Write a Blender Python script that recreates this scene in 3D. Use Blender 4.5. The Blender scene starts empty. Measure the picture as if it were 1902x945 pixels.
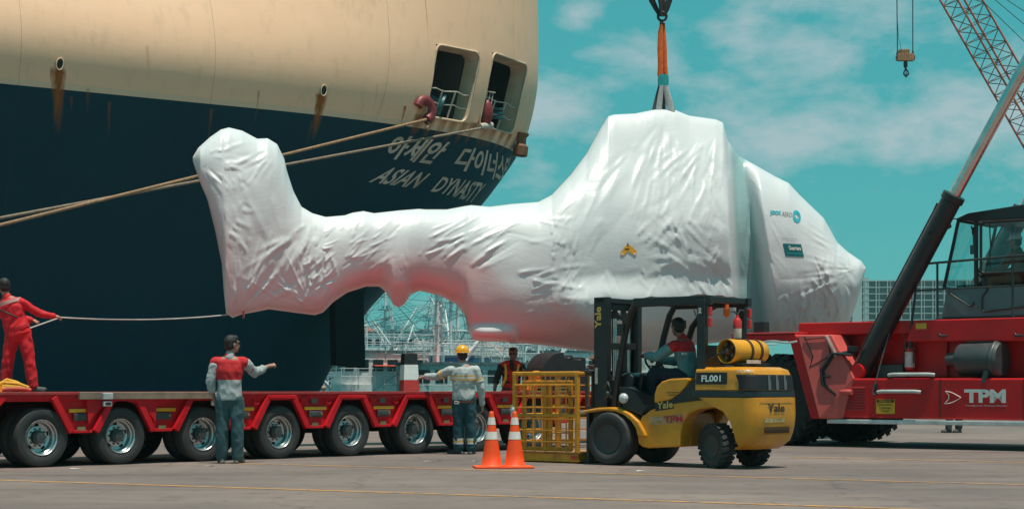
import bpy, bmesh, math, random
import numpy as np
from mathutils import Vector, Matrix, Euler, noise as mnoise

R = math.radians
random.seed(7)
SC = bpy.context.scene
COL = SC.collection

# ------------------------------------------------------------------ camera
CAMZ, F, CX, HY = 1.03, 3200.0, 951.0, 722.0        # eye height, focal length and horizon in photo pixels
cam_d = bpy.data.cameras.new('camera')
cam = bpy.data.objects.new('camera', cam_d)
COL.objects.link(cam)
cam.location = (0, 0, CAMZ)
cam.rotation_euler = (R(90), 0, 0)
cam_d.sensor_width = 36.0
cam_d.lens = 36.0 * F / 1902.0
cam_d.shift_y = (HY - 472.5) / 1902.0
cam_d.clip_end = 6000
cam_d.clip_start = 0.1
SC.camera = cam

# ------------------------------------------------------------------ sky, sun, exposure
SUN = Vector((0.14, -0.17, 0.97)).normalized()
sun_el = math.asin(SUN.z)
sun_az = math.atan2(SUN.x, SUN.y)
sd = bpy.data.lights.new('sun', 'SUN')
sd.energy = 4.9
sd.angle = R(0.5)
sd.color = (1.0, 0.90, 0.79)
so = bpy.data.objects.new('sun', sd)
COL.objects.link(so)
so.rotation_euler = (-SUN).to_track_quat('-Z', 'Y').to_euler()
so.location = SUN * 200
W = bpy.data.worlds.new('World')
SC.world = W
W.use_nodes = True
def build_world():
    nt = W.node_tree
    n, l = nt.nodes, nt.links
    n.clear()
    out = n.new('ShaderNodeOutputWorld')
    bg = n.new('ShaderNodeBackground')
    bg.inputs['Strength'].default_value = 0.105
    sky = n.new('ShaderNodeTexSky')
    sky.sky_type = 'NISHITA'
    sky.sun_disc = False
    sky.sun_elevation = sun_el
    sky.sun_rotation = sun_az
    sky.air_density = 1.0
    sky.dust_density = 0.6
    sky.ozone_density = 1.0
    def math_(op, a, b=None, clamp=False):
        m = n.new('ShaderNodeMath'); m.operation = op; m.use_clamp = clamp
        for i, v in enumerate((a, b)):
            if v is None: continue
            if isinstance(v, (int, float)): m.inputs[i].default_value = v
            else: l.new(v, m.inputs[i])
        return m.outputs[0]
    # teal sky: hue of the photograph's sky
    tint = n.new('ShaderNodeMix'); tint.data_type = 'RGBA'; tint.blend_type = 'MULTIPLY'
    tint.inputs['Factor'].default_value = 1.0
    l.new(sky.outputs[0], tint.inputs['A'])
    tint.inputs['B'].default_value = (0.42, 0.84, 0.64, 1)
    # even out: blend towards one teal so the horizon does not go white
    ev = n.new('ShaderNodeMix'); ev.data_type = 'RGBA'
    ev.inputs['Factor'].default_value = 0.72
    l.new(tint.outputs['Result'], ev.inputs['A'])
    ev.inputs['B'].default_value = (0.42, 3.85, 4.25, 1)
    tc = n.new('ShaderNodeTexCoord')
    sep = n.new('ShaderNodeSeparateXYZ'); l.new(tc.outputs['Generated'], sep.inputs[0])
    # clouds: soft noise on the direction, flattened along the horizon
    mp = n.new('ShaderNodeMapping'); mp.inputs['Scale'].default_value = (1, 1, 2.1)
    mp.inputs['Location'].default_value = (0.31, 0.2, 0.13)
    l.new(tc.outputs['Generated'], mp.inputs[0])
    nz = n.new('ShaderNodeTexNoise'); nz.inputs['Scale'].default_value = 19.0
    nz.inputs['Detail'].default_value = 7; nz.inputs['Roughness'].default_value = 0.60
    nz.inputs['Distortion'].default_value = 0.1
    l.new(mp.outputs[0], nz.inputs[0])
    def blob(dx, dz, rx, rz):           # a cloud bank round one direction
        ax = math_('DIVIDE', math_('SUBTRACT', sep.outputs[0], dx), rx)
        az = math_('DIVIDE', math_('SUBTRACT', sep.outputs[2], dz), rz)
        r2 = math_('ADD', math_('MULTIPLY', ax, ax), math_('MULTIPLY', az, az))
        return math_('SUBTRACT', 1.0, math_('POWER', r2, 0.5), True)
    s = None
    for b in ((0.075, 0.188, 0.045, 0.030), (0.135, 0.192, 0.050, 0.026), (0.035, 0.212, 0.022, 0.014), (0.27, 0.150, 0.10, 0.045),
              (0.19, 0.22, 0.07, 0.022), (0.16, 0.185, 0.08, 0.03), (-0.5, 0.25, 0.3, 0.1), (0.7, 0.2, 0.2, 0.08),
              (0.02, 0.16, 0.06, 0.03), (0.20, 0.145, 0.12, 0.03)):
        v = blob(*b)
        s = v if s is None else math_('MAXIMUM', s, v)
    dens = math_('MULTIPLY', math_('SUBTRACT', math_('ADD', nz.outputs[0], math_('MULTIPLY', s, 0.36)), 0.56), 3.2, True)
    dens = math_('MULTIPLY', dens, 0.64)
    cl = n.new('ShaderNodeMix'); cl.data_type = 'RGBA'
    l.new(dens, cl.inputs['Factor'])
    l.new(ev.outputs['Result'], cl.inputs['A'])
    cl.inputs['B'].default_value = (5.3, 5.6, 5.9, 1)
    l.new(cl.outputs['Result'], bg.inputs['Color'])
    l.new(bg.outputs[0], out.inputs['Surface'])
build_world()
SC.view_settings.view_transform = 'Standard'
SC.view_settings.look = 'None'
SC.view_settings.exposure = 0.0
SC.view_settings.gamma = 1.0
SC.view_settings.use_curve_mapping = False

# ------------------------------------------------------------------ helpers
def P(px, py, d):
    """point of the place seen at photo pixel (px,py) at depth d"""
    return Vector(((px - CX) / F * d, d, CAMZ + (HY - py) / F * d))
def ground_at(px, py):
    d = F * CAMZ / (py - HY)
    return Vector(((px - CX) / F * d, d, 0))

class MB:
    """collects shapes and links them as one mesh object"""
    def __init__(self): self.bm = bmesh.new()
    def add(self, vs, fs):
        b = [self.bm.verts.new(v) for v in vs]
        for f in fs:
            try: self.bm.faces.new([b[i] for i in f])
            except ValueError: pass
        return self
    def box(self, c, s, rot=None):
        c = Vector(c); h = Vector(s) * 0.5
        vs = [Vector((x * h.x, y * h.y, z * h.z)) for x in (-1, 1) for y in (-1, 1) for z in (-1, 1)]
        if rot is not None: vs = [rot @ v for v in vs]
        return self.add([c + v for v in vs], [(0, 1, 3, 2), (4, 6, 7, 5), (0, 4, 5, 1), (2, 3, 7, 6), (0, 2, 6, 4), (1, 5, 7, 3)])
    def bar(self, a, b, w, h, up=(0, 0, 1)):
        a, b = Vector(a), Vector(b); d = b - a; L = d.length
        x = d.normalized(); u = Vector(up)
        y = u.cross(x)
        if y.length < 1e-5: y = Vector((0, 1, 0)).cross(x)
        y.normalize(); z = x.cross(y)
        m = Matrix((x, y, z)).transposed()
        return self.box((a + b) * 0.5, (L, w, h), m)
    def prism(self, poly, y0, y1, fn=None):
        """polygon in (x,z) extruded along y"""
        n = len(poly)
        fn = fn or (lambda x, y, z: (x, y, z))
        vs = [fn(x, y0, z) for x, z in poly] + [fn(x, y1, z) for x, z in poly]
        fs = [tuple(range(n)), tuple(range(2 * n - 1, n - 1, -1))] + [(i, i + n, (i + 1) % n + n, (i + 1) % n) for i in range(n)]
        return self.add([Vector(v) for v in vs], fs)
    def lathe(self, prof, o, axis=(0, 0, 1), seg=24, closed=False, caps=True):
        o = Vector(o); z = Vector(axis).normalized()
        x = z.orthogonal().normalized(); y = z.cross(x)
        vs = []; n = len(prof)
        for i in range(seg):
            a = 2 * math.pi * i / seg
            e = x * math.cos(a) + y * math.sin(a)
            vs += [o + e * r + z * h for r, h in prof]
        fs = []
        m = n if closed else n - 1
        for i in range(seg):
            j = (i + 1) % seg
            for k in range(m):
                k2 = (k + 1) % n
                fs.append((i * n + k, j * n + k, j * n + k2, i * n + k2))
        if not closed and caps:
            if prof[0][0] > 1e-4: fs.append(tuple(i * n for i in range(seg))[::-1])
            if prof[-1][0] > 1e-4: fs.append(tuple(i * n + n - 1 for i in range(seg)))
        return self.add(vs, fs)
    def cyl(self, a, b, r0, r1=None, seg=12):
        a, b = Vector(a), Vector(b)
        r1 = r0 if r1 is None else r1
        return self.lathe([(r0, 0), (r1, (b - a).length)], a, b - a, seg)
    def tube(self, pts, r, seg=8):
        pts = [Vector(p) for p in pts]; n = len(pts)
        vs = []; ref = None
        for i, p in enumerate(pts):
            t = (pts[min(i + 1, n - 1)] - pts[max(i - 1, 0)]).normalized()
            if ref is None: ref = t.orthogonal().normalized()
            x = (ref - t * ref.dot(t)).normalized(); y = t.cross(x); ref = x
            rr = r[i] if isinstance(r, (list, tuple)) else r
            vs += [p + (x * math.cos(2 * math.pi * k / seg) + y * math.sin(2 * math.pi * k / seg)) * rr for k in range(seg)]
        fs = [tuple(range(seg))[::-1], tuple((n - 1) * seg + k for k in range(seg))]
        for i in range(n - 1):
            for k in range(seg):
                k2 = (k + 1) % seg
                fs.append((i * seg + k, i * seg + k2, (i + 1) * seg + k2, (i + 1) * seg + k))
        return self.add(vs, fs)
    def ball(self, c, r, rot=None, seg=16, rings=10):
        c = Vector(c)
        if isinstance(r, (int, float)): r = (r, r, r)
        vs = [Vector((0, 0, r[2]))]
        for i in range(1, rings):
            th = math.pi * i / rings
            for k in range(seg):
                ph = 2 * math.pi * k / seg
                vs.append(Vector((r[0] * math.sin(th) * math.cos(ph), r[1] * math.sin(th) * math.sin(ph), r[2] * math.cos(th))))
        vs.append(Vector((0, 0, -r[2])))
        if rot is not None: vs = [rot @ v for v in vs]
        fs = [(0, 1 + k, 1 + (k + 1) % seg) for k in range(seg)]
        for i in range(rings - 2):
            for k in range(seg):
                a, b = 1 + i * seg + k, 1 + i * seg + (k + 1) % seg
                fs.append((a, a + seg, b + seg, b))
        m = len(vs) - 1
        fs += [(m, m - seg + (k + 1) % seg, m - seg + k) for k in range(seg)]
        return self.add([c + v for v in vs], fs)
    def capsule(self, a, b, ra, rb, seg=12):
        a, b = Vector(a), Vector(b); L = max((b - a).length, 1e-4)
        pr = [(ra * math.sin(t), -ra * math.cos(t)) for t in (0.0, .4, .8, 1.2, 1.57)]
        pr += [(rb * math.cos(t), L + rb * math.sin(t)) for t in (0, .4, .8, 1.2, 1.5707)]
        pr[0] = (0.0001, -ra); pr[-1] = (0.0001, L + rb)
        return self.lathe(pr, a, b - a if (b - a).length > 1e-4 else (0, 0, 1), seg)
    def grid(self, rows, closed_u=False):
        """rows of points joined to a sheet"""
        n = len(rows[0]); vs = [p for r in rows for p in r]; fs = []
        for i in range(len(rows) - 1):
            for k in range(n if closed_u else n - 1):
                k2 = (k + 1) % n
                fs.append((i * n + k, i * n + k2, (i + 1) * n + k2, (i + 1) * n + k))
        return self.add(vs, fs)
    def build(self, name, mat, parent=None, smooth=None, bevel=0.0, seg=2, doubles=False):
        if parent is not None and name in SPLIT: return self.build_split(name, mat, parent, smooth, bevel, seg)
        if doubles: bmesh.ops.remove_doubles(self.bm, verts=self.bm.verts, dist=1e-4)
        bmesh.ops.recalc_face_normals(self.bm, faces=self.bm.faces)
        me = bpy.data.meshes.new(name)
        self.bm.to_mesh(me); self.bm.free()
        return link_mesh(name, me, mat, parent, smooth, bevel, seg)

    def build_split(self, name, mat, parent, smooth, bevel, seg):
        """pieces that do not touch become objects of their own"""
        self.bm.verts.index_update(); self.bm.verts.ensure_lookup_table()
        seen = set(); isl = []
        for v in self.bm.verts:
            if v.index in seen: continue
            st = [v]; seen.add(v.index); g = []
            while st:
                q = st.pop(); g.append(q)
                for e in q.link_edges:
                    w = e.other_vert(q)
                    if w.index not in seen: seen.add(w.index); st.append(w)
            co = np.array([q.co[:] for q in g]); isl.append([co.min(0) - .004, co.max(0) + .004, g])
        par = list(range(len(isl)))
        def find(i):
            while par[i] != i: i = par[i]
            return i
        for i in range(len(isl)):
            for j in range(i):
                if (isl[i][0] <= isl[j][1]).all() and (isl[j][0] <= isl[i][1]).all(): par[find(i)] = find(j)
        out = None
        for r_ in sorted({find(i) for i in range(len(isl))}):
            m = MB(); idx = {}
            for i in range(len(isl)):
                if find(i) == r_:
                    for v in isl[i][2]: idx[v.index] = m.bm.verts.new(v.co)
            for f in self.bm.faces:
                if f.verts[0].index in idx: m.bm.faces.new([idx[v.index] for v in f.verts])
            bmesh.ops.recalc_face_normals(m.bm, faces=m.bm.faces)
            me = bpy.data.meshes.new(name); m.bm.to_mesh(me); m.bm.free()
            out = link_mesh(name, me, mat, parent, smooth, bevel, seg)
        self.bm.free()
        return out

SPLIT = {'arch_flange', 'guard_post', 'inner_plate', 'rail', 'hose_clamp', 'lift_cylinder', 'cylinder_rod', 'chain_sheave', 'side_panel', 'seat_cover_panel', 'fender', 'aerial', 'crawler_track', 'corner_post', 'label_dot', 'hanging_cable', 'cradle', 'rear_lamp', 'grille_bar', 'fitting', 'cast_ridge', 'hydraulic_hose', 'cheek', 'hoist_wire', 'beacon', 'lashing_hook', 'plate_seam', 'door_seam', 'guard_rail', 'deck_beam', 'fairlead_roller', 'red_chock', 'bottle_strap', 'cab_frame'}
def link_mesh(name, me, mat, parent=None, smooth=None, bevel=0.0, seg=2):
    if mat is not None: me.materials.append(mat)
    if smooth is not None:
        me.polygons.foreach_set('use_smooth', [True] * len(me.polygons))
        me.set_sharp_from_angle(angle=R(smooth))
    o = bpy.data.objects.new(name, me)
    COL.objects.link(o)
    if parent is not None: o.parent = parent
    if bevel > 0:
        b = o.modifiers.new('bevel', 'BEVEL'); b.width = bevel; b.segments = seg
        b.limit_method = 'ANGLE'; b.angle_limit = R(40); b.use_clamp_overlap = True
        b.harden_normals = False
    return o

def tag(o, label=None, cat=None, group=None, kind=None):
    if label: o['label'] = label
    if cat: o['category'] = cat
    if group: o['group'] = group
    if kind: o['kind'] = kind
    return o
def empty(name, loc, rz=0.0, label=None, cat=None, group=None):
    o = bpy.data.objects.new(name, None)
    COL.objects.link(o); o.location = loc; o.rotation_euler = (0, 0, rz)
    o.empty_display_size = 0.2
    return tag(o, label, cat, group)
def copy_tree(o, parent=None):
    c = o.copy(); COL.objects.link(c)
    if parent is not None: c.parent = parent
    for ch in list(o.children): copy_tree(ch, c)
    return c

# ------------------------------------------------------------------ materials
MATS = {}
def mat(name, col, rough=0.5, metal=0.0, var=0.12, vscale=6.0, bump=0.0, bscale=40.0, dirt=0.0, dirtcol=(0.09, 0.07, 0.055), spec=0.5, coat=0.0, rvar=0.12):
    if name in MATS: return MATS[name]
    m = bpy.data.materials.new(name); m.use_nodes = True
    nt = m.node_tree; n, l = nt.nodes, nt.links
    b = n['Principled BSDF']
    b.inputs['Metallic'].default_value = metal
    b.inputs['Specular IOR Level'].default_value = spec
    b.inputs['Coat Weight'].default_value = coat
    b.inputs['Coat Roughness'].default_value = 0.12
    tc = n.new('ShaderNodeTexCoord')
    nz = n.new('ShaderNodeTexNoise'); nz.inputs['Scale'].default_value = vscale
    nz.inputs['Detail'].default_value = 6; nz.inputs['Roughness'].default_value = 0.62
    l.new(tc.outputs['Object'], nz.inputs['Vector'])
    mr = n.new('ShaderNodeMapRange'); mr.inputs[1].default_value = 0.3; mr.inputs[2].default_value = 0.7
    mr.inputs[3].default_value = 1 - var; mr.inputs[4].default_value = 1 + var
    l.new(nz.outputs[0], mr.inputs[0])
    mx = n.new('ShaderNodeMix'); mx.data_type = 'RGBA'; mx.blend_type = 'MULTIPLY'; mx.inputs['Factor'].default_value = 1
    mx.inputs['A'].default_value = (*col, 1)
    l.new(mr.outputs[0], mx.inputs['B'])
    c = mx.outputs['Result']
    if dirt > 0:
        n2 = n.new('ShaderNodeTexNoise'); n2.inputs['Scale'].default_value = vscale * 0.6
        n2.inputs['Detail'].default_value = 9; n2.inputs['Roughness'].default_value = 0.72
        l.new(tc.outputs['Object'], n2.inputs['Vector'])
        m2 = n.new('ShaderNodeMapRange'); m2.inputs[1].default_value = 0.50; m2.inputs[2].default_value = 0.72
        m2.inputs[3].default_value = 0; m2.inputs[4].default_value = dirt
        l.new(n2.outputs[0], m2.inputs[0])
        mm = n.new('ShaderNodeMix'); mm.data_type = 'RGBA'
        l.new(m2.outputs[0], mm.inputs['Factor']); l.new(c, mm.inputs['A']); mm.inputs['B'].default_value = (*dirtcol, 1)
        c = mm.outputs['Result']
    if dirt > 0:                                # fine scuffs and dust
        n3 = n.new('ShaderNodeTexNoise'); n3.inputs['Scale'].default_value = vscale * 9
        n3.inputs['Detail'].default_value = 5; n3.inputs['Roughness'].default_value = 0.7
        l.new(tc.outputs['Object'], n3.inputs['Vector'])
        m3 = n.new('ShaderNodeMapRange'); m3.inputs[1].default_value = 0.56; m3.inputs[2].default_value = 0.70
        m3.inputs[3].default_value = 0; m3.inputs[4].default_value = dirt * 0.55
        l.new(n3.outputs[0], m3.inputs[0])
        x3 = n.new('ShaderNodeMix'); x3.data_type = 'RGBA'
        l.new(m3.outputs[0], x3.inputs['Factor']); l.new(c, x3.inputs['A']); x3.inputs['B'].default_value = (*[q * 0.7 + 0.02 for q in dirtcol], 1)
        c = x3.outputs['Result']
    l.new(c, b.inputs['Base Color'])
    r = n.new('ShaderNodeMapRange'); r.inputs[1].default_value = 0.3; r.inputs[2].default_value = 0.7
    r.inputs[3].default_value = max(0.03, rough - rvar); r.inputs[4].default_value = min(1, rough + rvar)
    l.new(nz.outputs[0], r.inputs[0]); l.new(r.outputs[0], b.inputs['Roughness'])
    if bump > 0:
        nb = n.new('ShaderNodeTexNoise'); nb.inputs['Scale'].default_value = bscale; nb.inputs['Detail'].default_value = 5
        l.new(tc.outputs['Object'], nb.inputs['Vector'])
        bp = n.new('ShaderNodeBump'); bp.inputs['Strength'].default_value = bump; bp.inputs['Distance'].default_value = 0.02
        l.new(nb.outputs[0], bp.inputs['Height']); l.new(bp.outputs[0], b.inputs['Normal'])
    MATS[name] = m
    return m

def glass_mat(name='glass_pane', col=(0.75, 0.9, 0.9), alpha=0.35):
    """thin pane: a glossy sheet that lets most of the light through"""
    if name in MATS: return MATS[name]
    m = bpy.data.materials.new(name); m.use_nodes = True
    n, l = m.node_tree.nodes, m.node_tree.links
    n.clear()
    o = n.new('ShaderNodeOutputMaterial'); t = n.new('ShaderNodeBsdfTransparent'); g = n.new('ShaderNodeBsdfGlossy')
    t.inputs[0].default_value = (*col, 1); g.inputs['Roughness'].default_value = 0.03
    g.inputs[0].default_value = (0.9, 0.95, 0.95, 1)
    fr = n.new('ShaderNodeFresnel'); fr.inputs[0].default_value = 1.5
    mr = n.new('ShaderNodeMath'); mr.operation = 'MULTIPLY'; mr.inputs[1].default_value = 1.6; mr.use_clamp = True
    l.new(fr.outputs[0], mr.inputs[0])
    mx = n.new('ShaderNodeMixShader')
    l.new(mr.outputs[0], mx.inputs[0]); l.new(t.outputs[0], mx.inputs[1]); l.new(g.outputs[0], mx.inputs[2])
    l.new(mx.outputs[0], o.inputs[0])
    MATS[name] = m
    return m

def lamp_mat(name, col, e):
    m = mat(name, col, 0.2)
    return m

RED = mat('trailer_red_paint', (0.58, 0.006, 0.014), 0.5, var=0.18, dirt=0.40, dirtcol=(0.14, 0.03, 0.03), vscale=3, spec=0.3)
RED_DEEP = mat('stacker_red_paint', (0.55, 0.007, 0.010), 0.45, var=0.16, dirt=0.35, dirtcol=(0.16, 0.03, 0.025), vscale=1.6, spec=0.35)
BLACK = mat('black_steel', (0.012, 0.014, 0.015), 0.45, var=0.25, dirt=0.25, dirtcol=(0.05, 0.045, 0.04))
RUBBER = mat('tyre_rubber', (0.028, 0.030, 0.031), 0.75, var=0.2, dirt=0.55, dirtcol=(0.075, 0.068, 0.06), bump=0.15, vscale=4)
STEEL = mat('rim_steel', (0.55, 0.57, 0.57), 0.30, metal=0.75, var=0.18, dirt=0.35, dirtcol=(0.16, 0.13, 0.11))
DARKSTEEL = mat('dark_grey_steel', (0.07, 0.078, 0.08), 0.5, metal=0.3, var=0.25, dirt=0.4)
CHROME = mat('chrome_rod', (0.62, 0.60, 0.58), 0.22, metal=1.0, var=0.1)
YELLOW = mat('forklift_yellow_paint', (0.66, 0.265, 0.008), 0.38, var=0.12, dirt=0.5, dirtcol=(0.25, 0.12, 0.03), vscale=3.5, coat=0.25)
CAGEY = mat('cage_yellow_paint', (0.66, 0.275, 0.015), 0.5, var=0.18, dirt=0.55, dirtcol=(0.20, 0.09, 0.04), vscale=9)
GREYLT = mat('light_grey_paint', (0.42, 0.44, 0.44), 0.5, var=0.15, dirt=0.4)
WHITE = mat('white_paint', (0.78, 0.78, 0.76), 0.45, var=0.08, dirt=0.12)
AMBER = mat('amber_reflector', (0.80, 0.36, 0.02), 0.25, var=0.1)
ORANGE_PL = mat('amber_lamp_plastic', (0.75, 0.16, 0.02), 0.2, var=0.1)
REDLENS = mat('red_lamp_plastic', (0.55, 0.02, 0.015), 0.2, var=0.1)
SEATV = mat('black_vinyl', (0.02, 0.021, 0.023), 0.55, var=0.2, bump=0.1)
GLASS = glass_mat()
TINTG = glass_mat('tinted_pane', (0.70, 0.90, 0.89))

# ------------------------------------------------------------------ writing
_TXT = {}
def text_geo(s, bold=0.0):
    """letters as flat triangles, unit cap size, origin at the left end of the baseline"""
    k = (s, bold)
    if k in _TXT: return _TXT[k]
    cu = bpy.data.curves.new('lettering', 'FONT'); cu.body = s; cu.size = 1.0; cu.offset = bold
    cu.resolution_u = 3
    ob = bpy.data.objects.new('lettering', cu); COL.objects.link(ob)
    dg = bpy.context.evaluated_depsgraph_get()
    me = bpy.data.meshes.new_from_object(ob.evaluated_get(dg))
    vs = [Vector(v.co) for v in me.vertices]; fs = [tuple(p.vertices) for p in me.polygons]
    bpy.data.objects.remove(ob); bpy.data.curves.remove(cu); bpy.data.meshes.remove(me)
    _TXT[k] = (vs, fs)
    return vs, fs
def lettering(name, s, fn, material, parent, bold=0.0, cut=None):
    """fn(u,v) places the text, u in 0..1 along its width, v in 0..1 from baseline to cap height"""
    vs, fs = text_geo(s, bold)
    x0 = min(v.x for v in vs); x1 = max(v.x for v in vs)
    y0 = min(v.y for v in vs); y1 = max(v.y for v in vs)
    bm = bmesh.new()
    b = [bm.verts.new(((v.x - x0) / (x1 - x0), (v.y - y0) / (y1 - y0), 0)) for v in vs]
    for f in fs:
        try: bm.faces.new([b[i] for i in f])
        except ValueError: pass
    if cut:
        for i in range(1, cut):
            bmesh.ops.bisect_plane(bm, geom=bm.verts[:] + bm.edges[:] + bm.faces[:], plane_co=(i / cut, 0, 0), plane_no=(1, 0, 0))
        for i in range(1, 4):
            bmesh.ops.bisect_plane(bm, geom=bm.verts[:] + bm.edges[:] + bm.faces[:], plane_co=(0, i / 4, 0), plane_no=(0, 1, 0))
    for v in bm.verts: v.co = Vector(fn(v.co.x, v.co.y))
    me = bpy.data.meshes.new(name); bm.to_mesh(me); bm.free()
    return link_mesh(name, me, material, parent)
def flat_text(name, s, o, ux, uy, material, parent, bold=0.01):
    o, ux, uy = Vector(o), Vector(ux), Vector(uy)
    return lettering(name, s, lambda u, v: o + ux * u + uy * v, material, parent, bold)
# ================================================================== ground, water, shore
UDIR = Vector((0.835, 0.550, 0)).normalized()           # along the quay edge and the ship's side
CDIR = Vector((UDIR.y, -UDIR.x, 0))                     # from the ship towards the camera
Q0 = Vector((-18.07, 60.8, 0)) + CDIR * 1.6             # a point of the quay edge

def concrete():
    m = bpy.data.materials.new('quay_concrete'); m.use_nodes = True
    n, l = m.node_tree.nodes, m.node_tree.links
    b = n['Principled BSDF']
    tc = n.new('ShaderNodeTexCoord')
    def noise(s, d=6, r=0.6, sc=None):
        z = n.new('ShaderNodeTexNoise'); z.inputs['Scale'].default_value = s; z.inputs['Detail'].default_value = d; z.inputs['Roughness'].default_value = r
        if sc:
            mp = n.new('ShaderNodeMapping'); mp.inputs['Scale'].default_value = sc; l.new(tc.outputs['Object'], mp.inputs[0]); l.new(mp.outputs[0], z.inputs[0])
        else: l.new(tc.outputs['Object'], z.inputs[0])
        return z.outputs[0]
    def ramp(v, a, c0, e, c1):
        r = n.new('ShaderNodeValToRGB'); r.color_ramp.elements[0].position = a; r.color_ramp.elements[0].color = (*c0, 1)
        r.color_ramp.elements[1].position = e; r.color_ramp.elements[1].color = (*c1, 1); l.new(v, r.inputs[0]); return r.outputs[0]
    def mul(a, c, f=1.0, mode='MULTIPLY'):
        x = n.new('ShaderNodeMix'); x.data_type = 'RGBA'; x.blend_type = mode; x.inputs['Factor'].default_value = f
        l.new(a, x.inputs['A']); l.new(c, x.inputs['B']); return x.outputs['Result']
    base = ramp(noise(0.35, 8, 0.65), 0.35, (0.160, 0.124, 0.112), 0.68, (0.232, 0.180, 0.160))
    streak = ramp(noise(1.0, 7, 0.7, (0.16, 1.3, 1)), 0.38, (0.86, 0.87, 0.88), 0.62, (1.06, 1.05, 1.04))
    grain = ramp(noise(90, 4, 0.8), 0.3, (0.80, 0.80, 0.80), 0.7, (1.14, 1.14, 1.14))
    spots = ramp(noise(2.6, 6, 0.75), 0.55, (1, 1, 1), 0.70, (0.56, 0.55, 0.56))
    pale = ramp(noise(5.2, 5, 0.7, (0.4, 1.6, 1)), 0.63, (1, 1, 1), 0.80, (1.30, 1.27, 1.24))
    # hairline cracks
    vo = n.new('ShaderNodeTexVoronoi'); vo.feature = 'DISTANCE_TO_EDGE'; vo.inputs['Scale'].default_value = 0.22
    mp = n.new('ShaderNodeMapping'); l.new(tc.outputs['Object'], mp.inputs[0])
    dn = n.new('ShaderNodeTexNoise'); dn.inputs['Scale'].default_value = 1.4; dn.inputs['Detail'].default_value = 6
    l.new(tc.outputs['Object'], dn.inputs[0])
    ad = n.new('ShaderNodeMix'); ad.data_type = 'RGBA'; ad.blend_type = 'ADD'; ad.inputs['Factor'].default_value = 1.2
    l.new(mp.outputs[0], ad.inputs['A']); l.new(dn.outputs['Color'], ad.inputs['B']); l.new(ad.outputs['Result'], vo.inputs['Vector'])
    crack = ramp(vo.outputs['Distance'], 0.0, (0.72, 0.71, 0.71), 0.008, (1, 1, 1))
    marks = ramp(noise(1.0, 3, 0.5, (0.035, 2.4, 1)), 0.60, (1, 1, 1), 0.68, (0.72, 0.71, 0.71))
    patch = ramp(noise(0.11, 3, 0.4), 0.47, (0.90, 0.91, 0.92), 0.53, (1.05, 1.04, 1.03))
    c = mul(mul(mul(mul(mul(mul(mul(base, streak), grain), spots), pale), crack), marks), patch)
    l.new(c, b.inputs['Base Color'])
    b.inputs['Roughness'].default_value = 0.78; b.inputs['Specular IOR Level'].default_value = 0.35
    bp = n.new('ShaderNodeBump'); bp.inputs['Strength'].default_value = 0.35; bp.inputs['Distance'].default_value = 0.01
    l.new(noise(60, 5, 0.75), bp.inputs['Height']); l.new(bp.outputs[0], b.inputs['Normal'])
    return m
m = MB()
a = Q0 - UDIR * 160; b_ = Q0 + UDIR * 420
m.add([a, b_, b_ + CDIR * 420, a + CDIR * 420, a - Vector((0, 0, 6)), b_ - Vector((0, 0, 6))], [(0, 1, 2, 3), (0, 4, 5, 1)])
tag(m.build('quay_ground', concrete()), kind='structure')
# concrete edge coping of the quay
m = MB()
m.prism([(-160, 0.0), (420, 0.0), (420, 0.16), (-160, 0.16)], 0, 0.5, lambda x, y, z: Q0 + UDIR * x + CDIR * y + Vector((0, 0, z + 0.002)))
tag(m.build('quay_edge', mat('edge_concrete', (0.30, 0.28, 0.26), 0.8, dirt=0.5)), kind='structure')

def line_mat():
    m = bpy.data.materials.new('worn_line_paint'); m.use_nodes = True
    n, l = m.node_tree.nodes, m.node_tree.links
    b = n['Principled BSDF']; b.inputs['Roughness'].default_value = 0.7
    tc = n.new('ShaderNodeTexCoord'); z = n.new('ShaderNodeTexNoise'); z.inputs['Scale'].default_value = 5; z.inputs['Detail'].default_value = 8; z.inputs['Roughness'].default_value = 0.75
    l.new(tc.outputs['Object'], z.inputs[0])
    r = n.new('ShaderNodeValToRGB'); r.color_ramp.elements[0].position = 0.47; r.color_ramp.elements[0].color = (0.56, 0.26, 0.06, 1)
    r.color_ramp.elements[1].position = 0.60; r.color_ramp.elements[1].color = (0.20, 0.155, 0.13, 1)
    l.new(z.outputs[0], r.inputs[0]); l.new(r.outputs[0], b.inputs['Base Color'])
    return m
LM = line_mat()
def road_line(p0, p1, w, ext=(0, 0)):
    a, b = ground_at(*p0), ground_at(*p1); d = (b - a).normalized()
    a -= d * ext[0]; b += d * ext[1]; s = Vector((-d.y, d.x, 0)) * w * 0.5
    z = Vector((0, 0, 0.004)); m = MB(); n = 40
    rows = [[a.lerp(b, i / n) - s + z, a.lerp(b, i / n) + s + z] for i in range(n + 1)]
    m.grid(rows)
    tag(m.build('ground_line', LM), kind='structure')
road_line((0, 891.5), (1600, 942), 0.105, (3, 2))
road_line((470, 861), (1902, 900), 0.10, (0.5, 3))
road_line((1490, 849), (1902, 858.5), 0.12, (0.2, 4))

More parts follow.
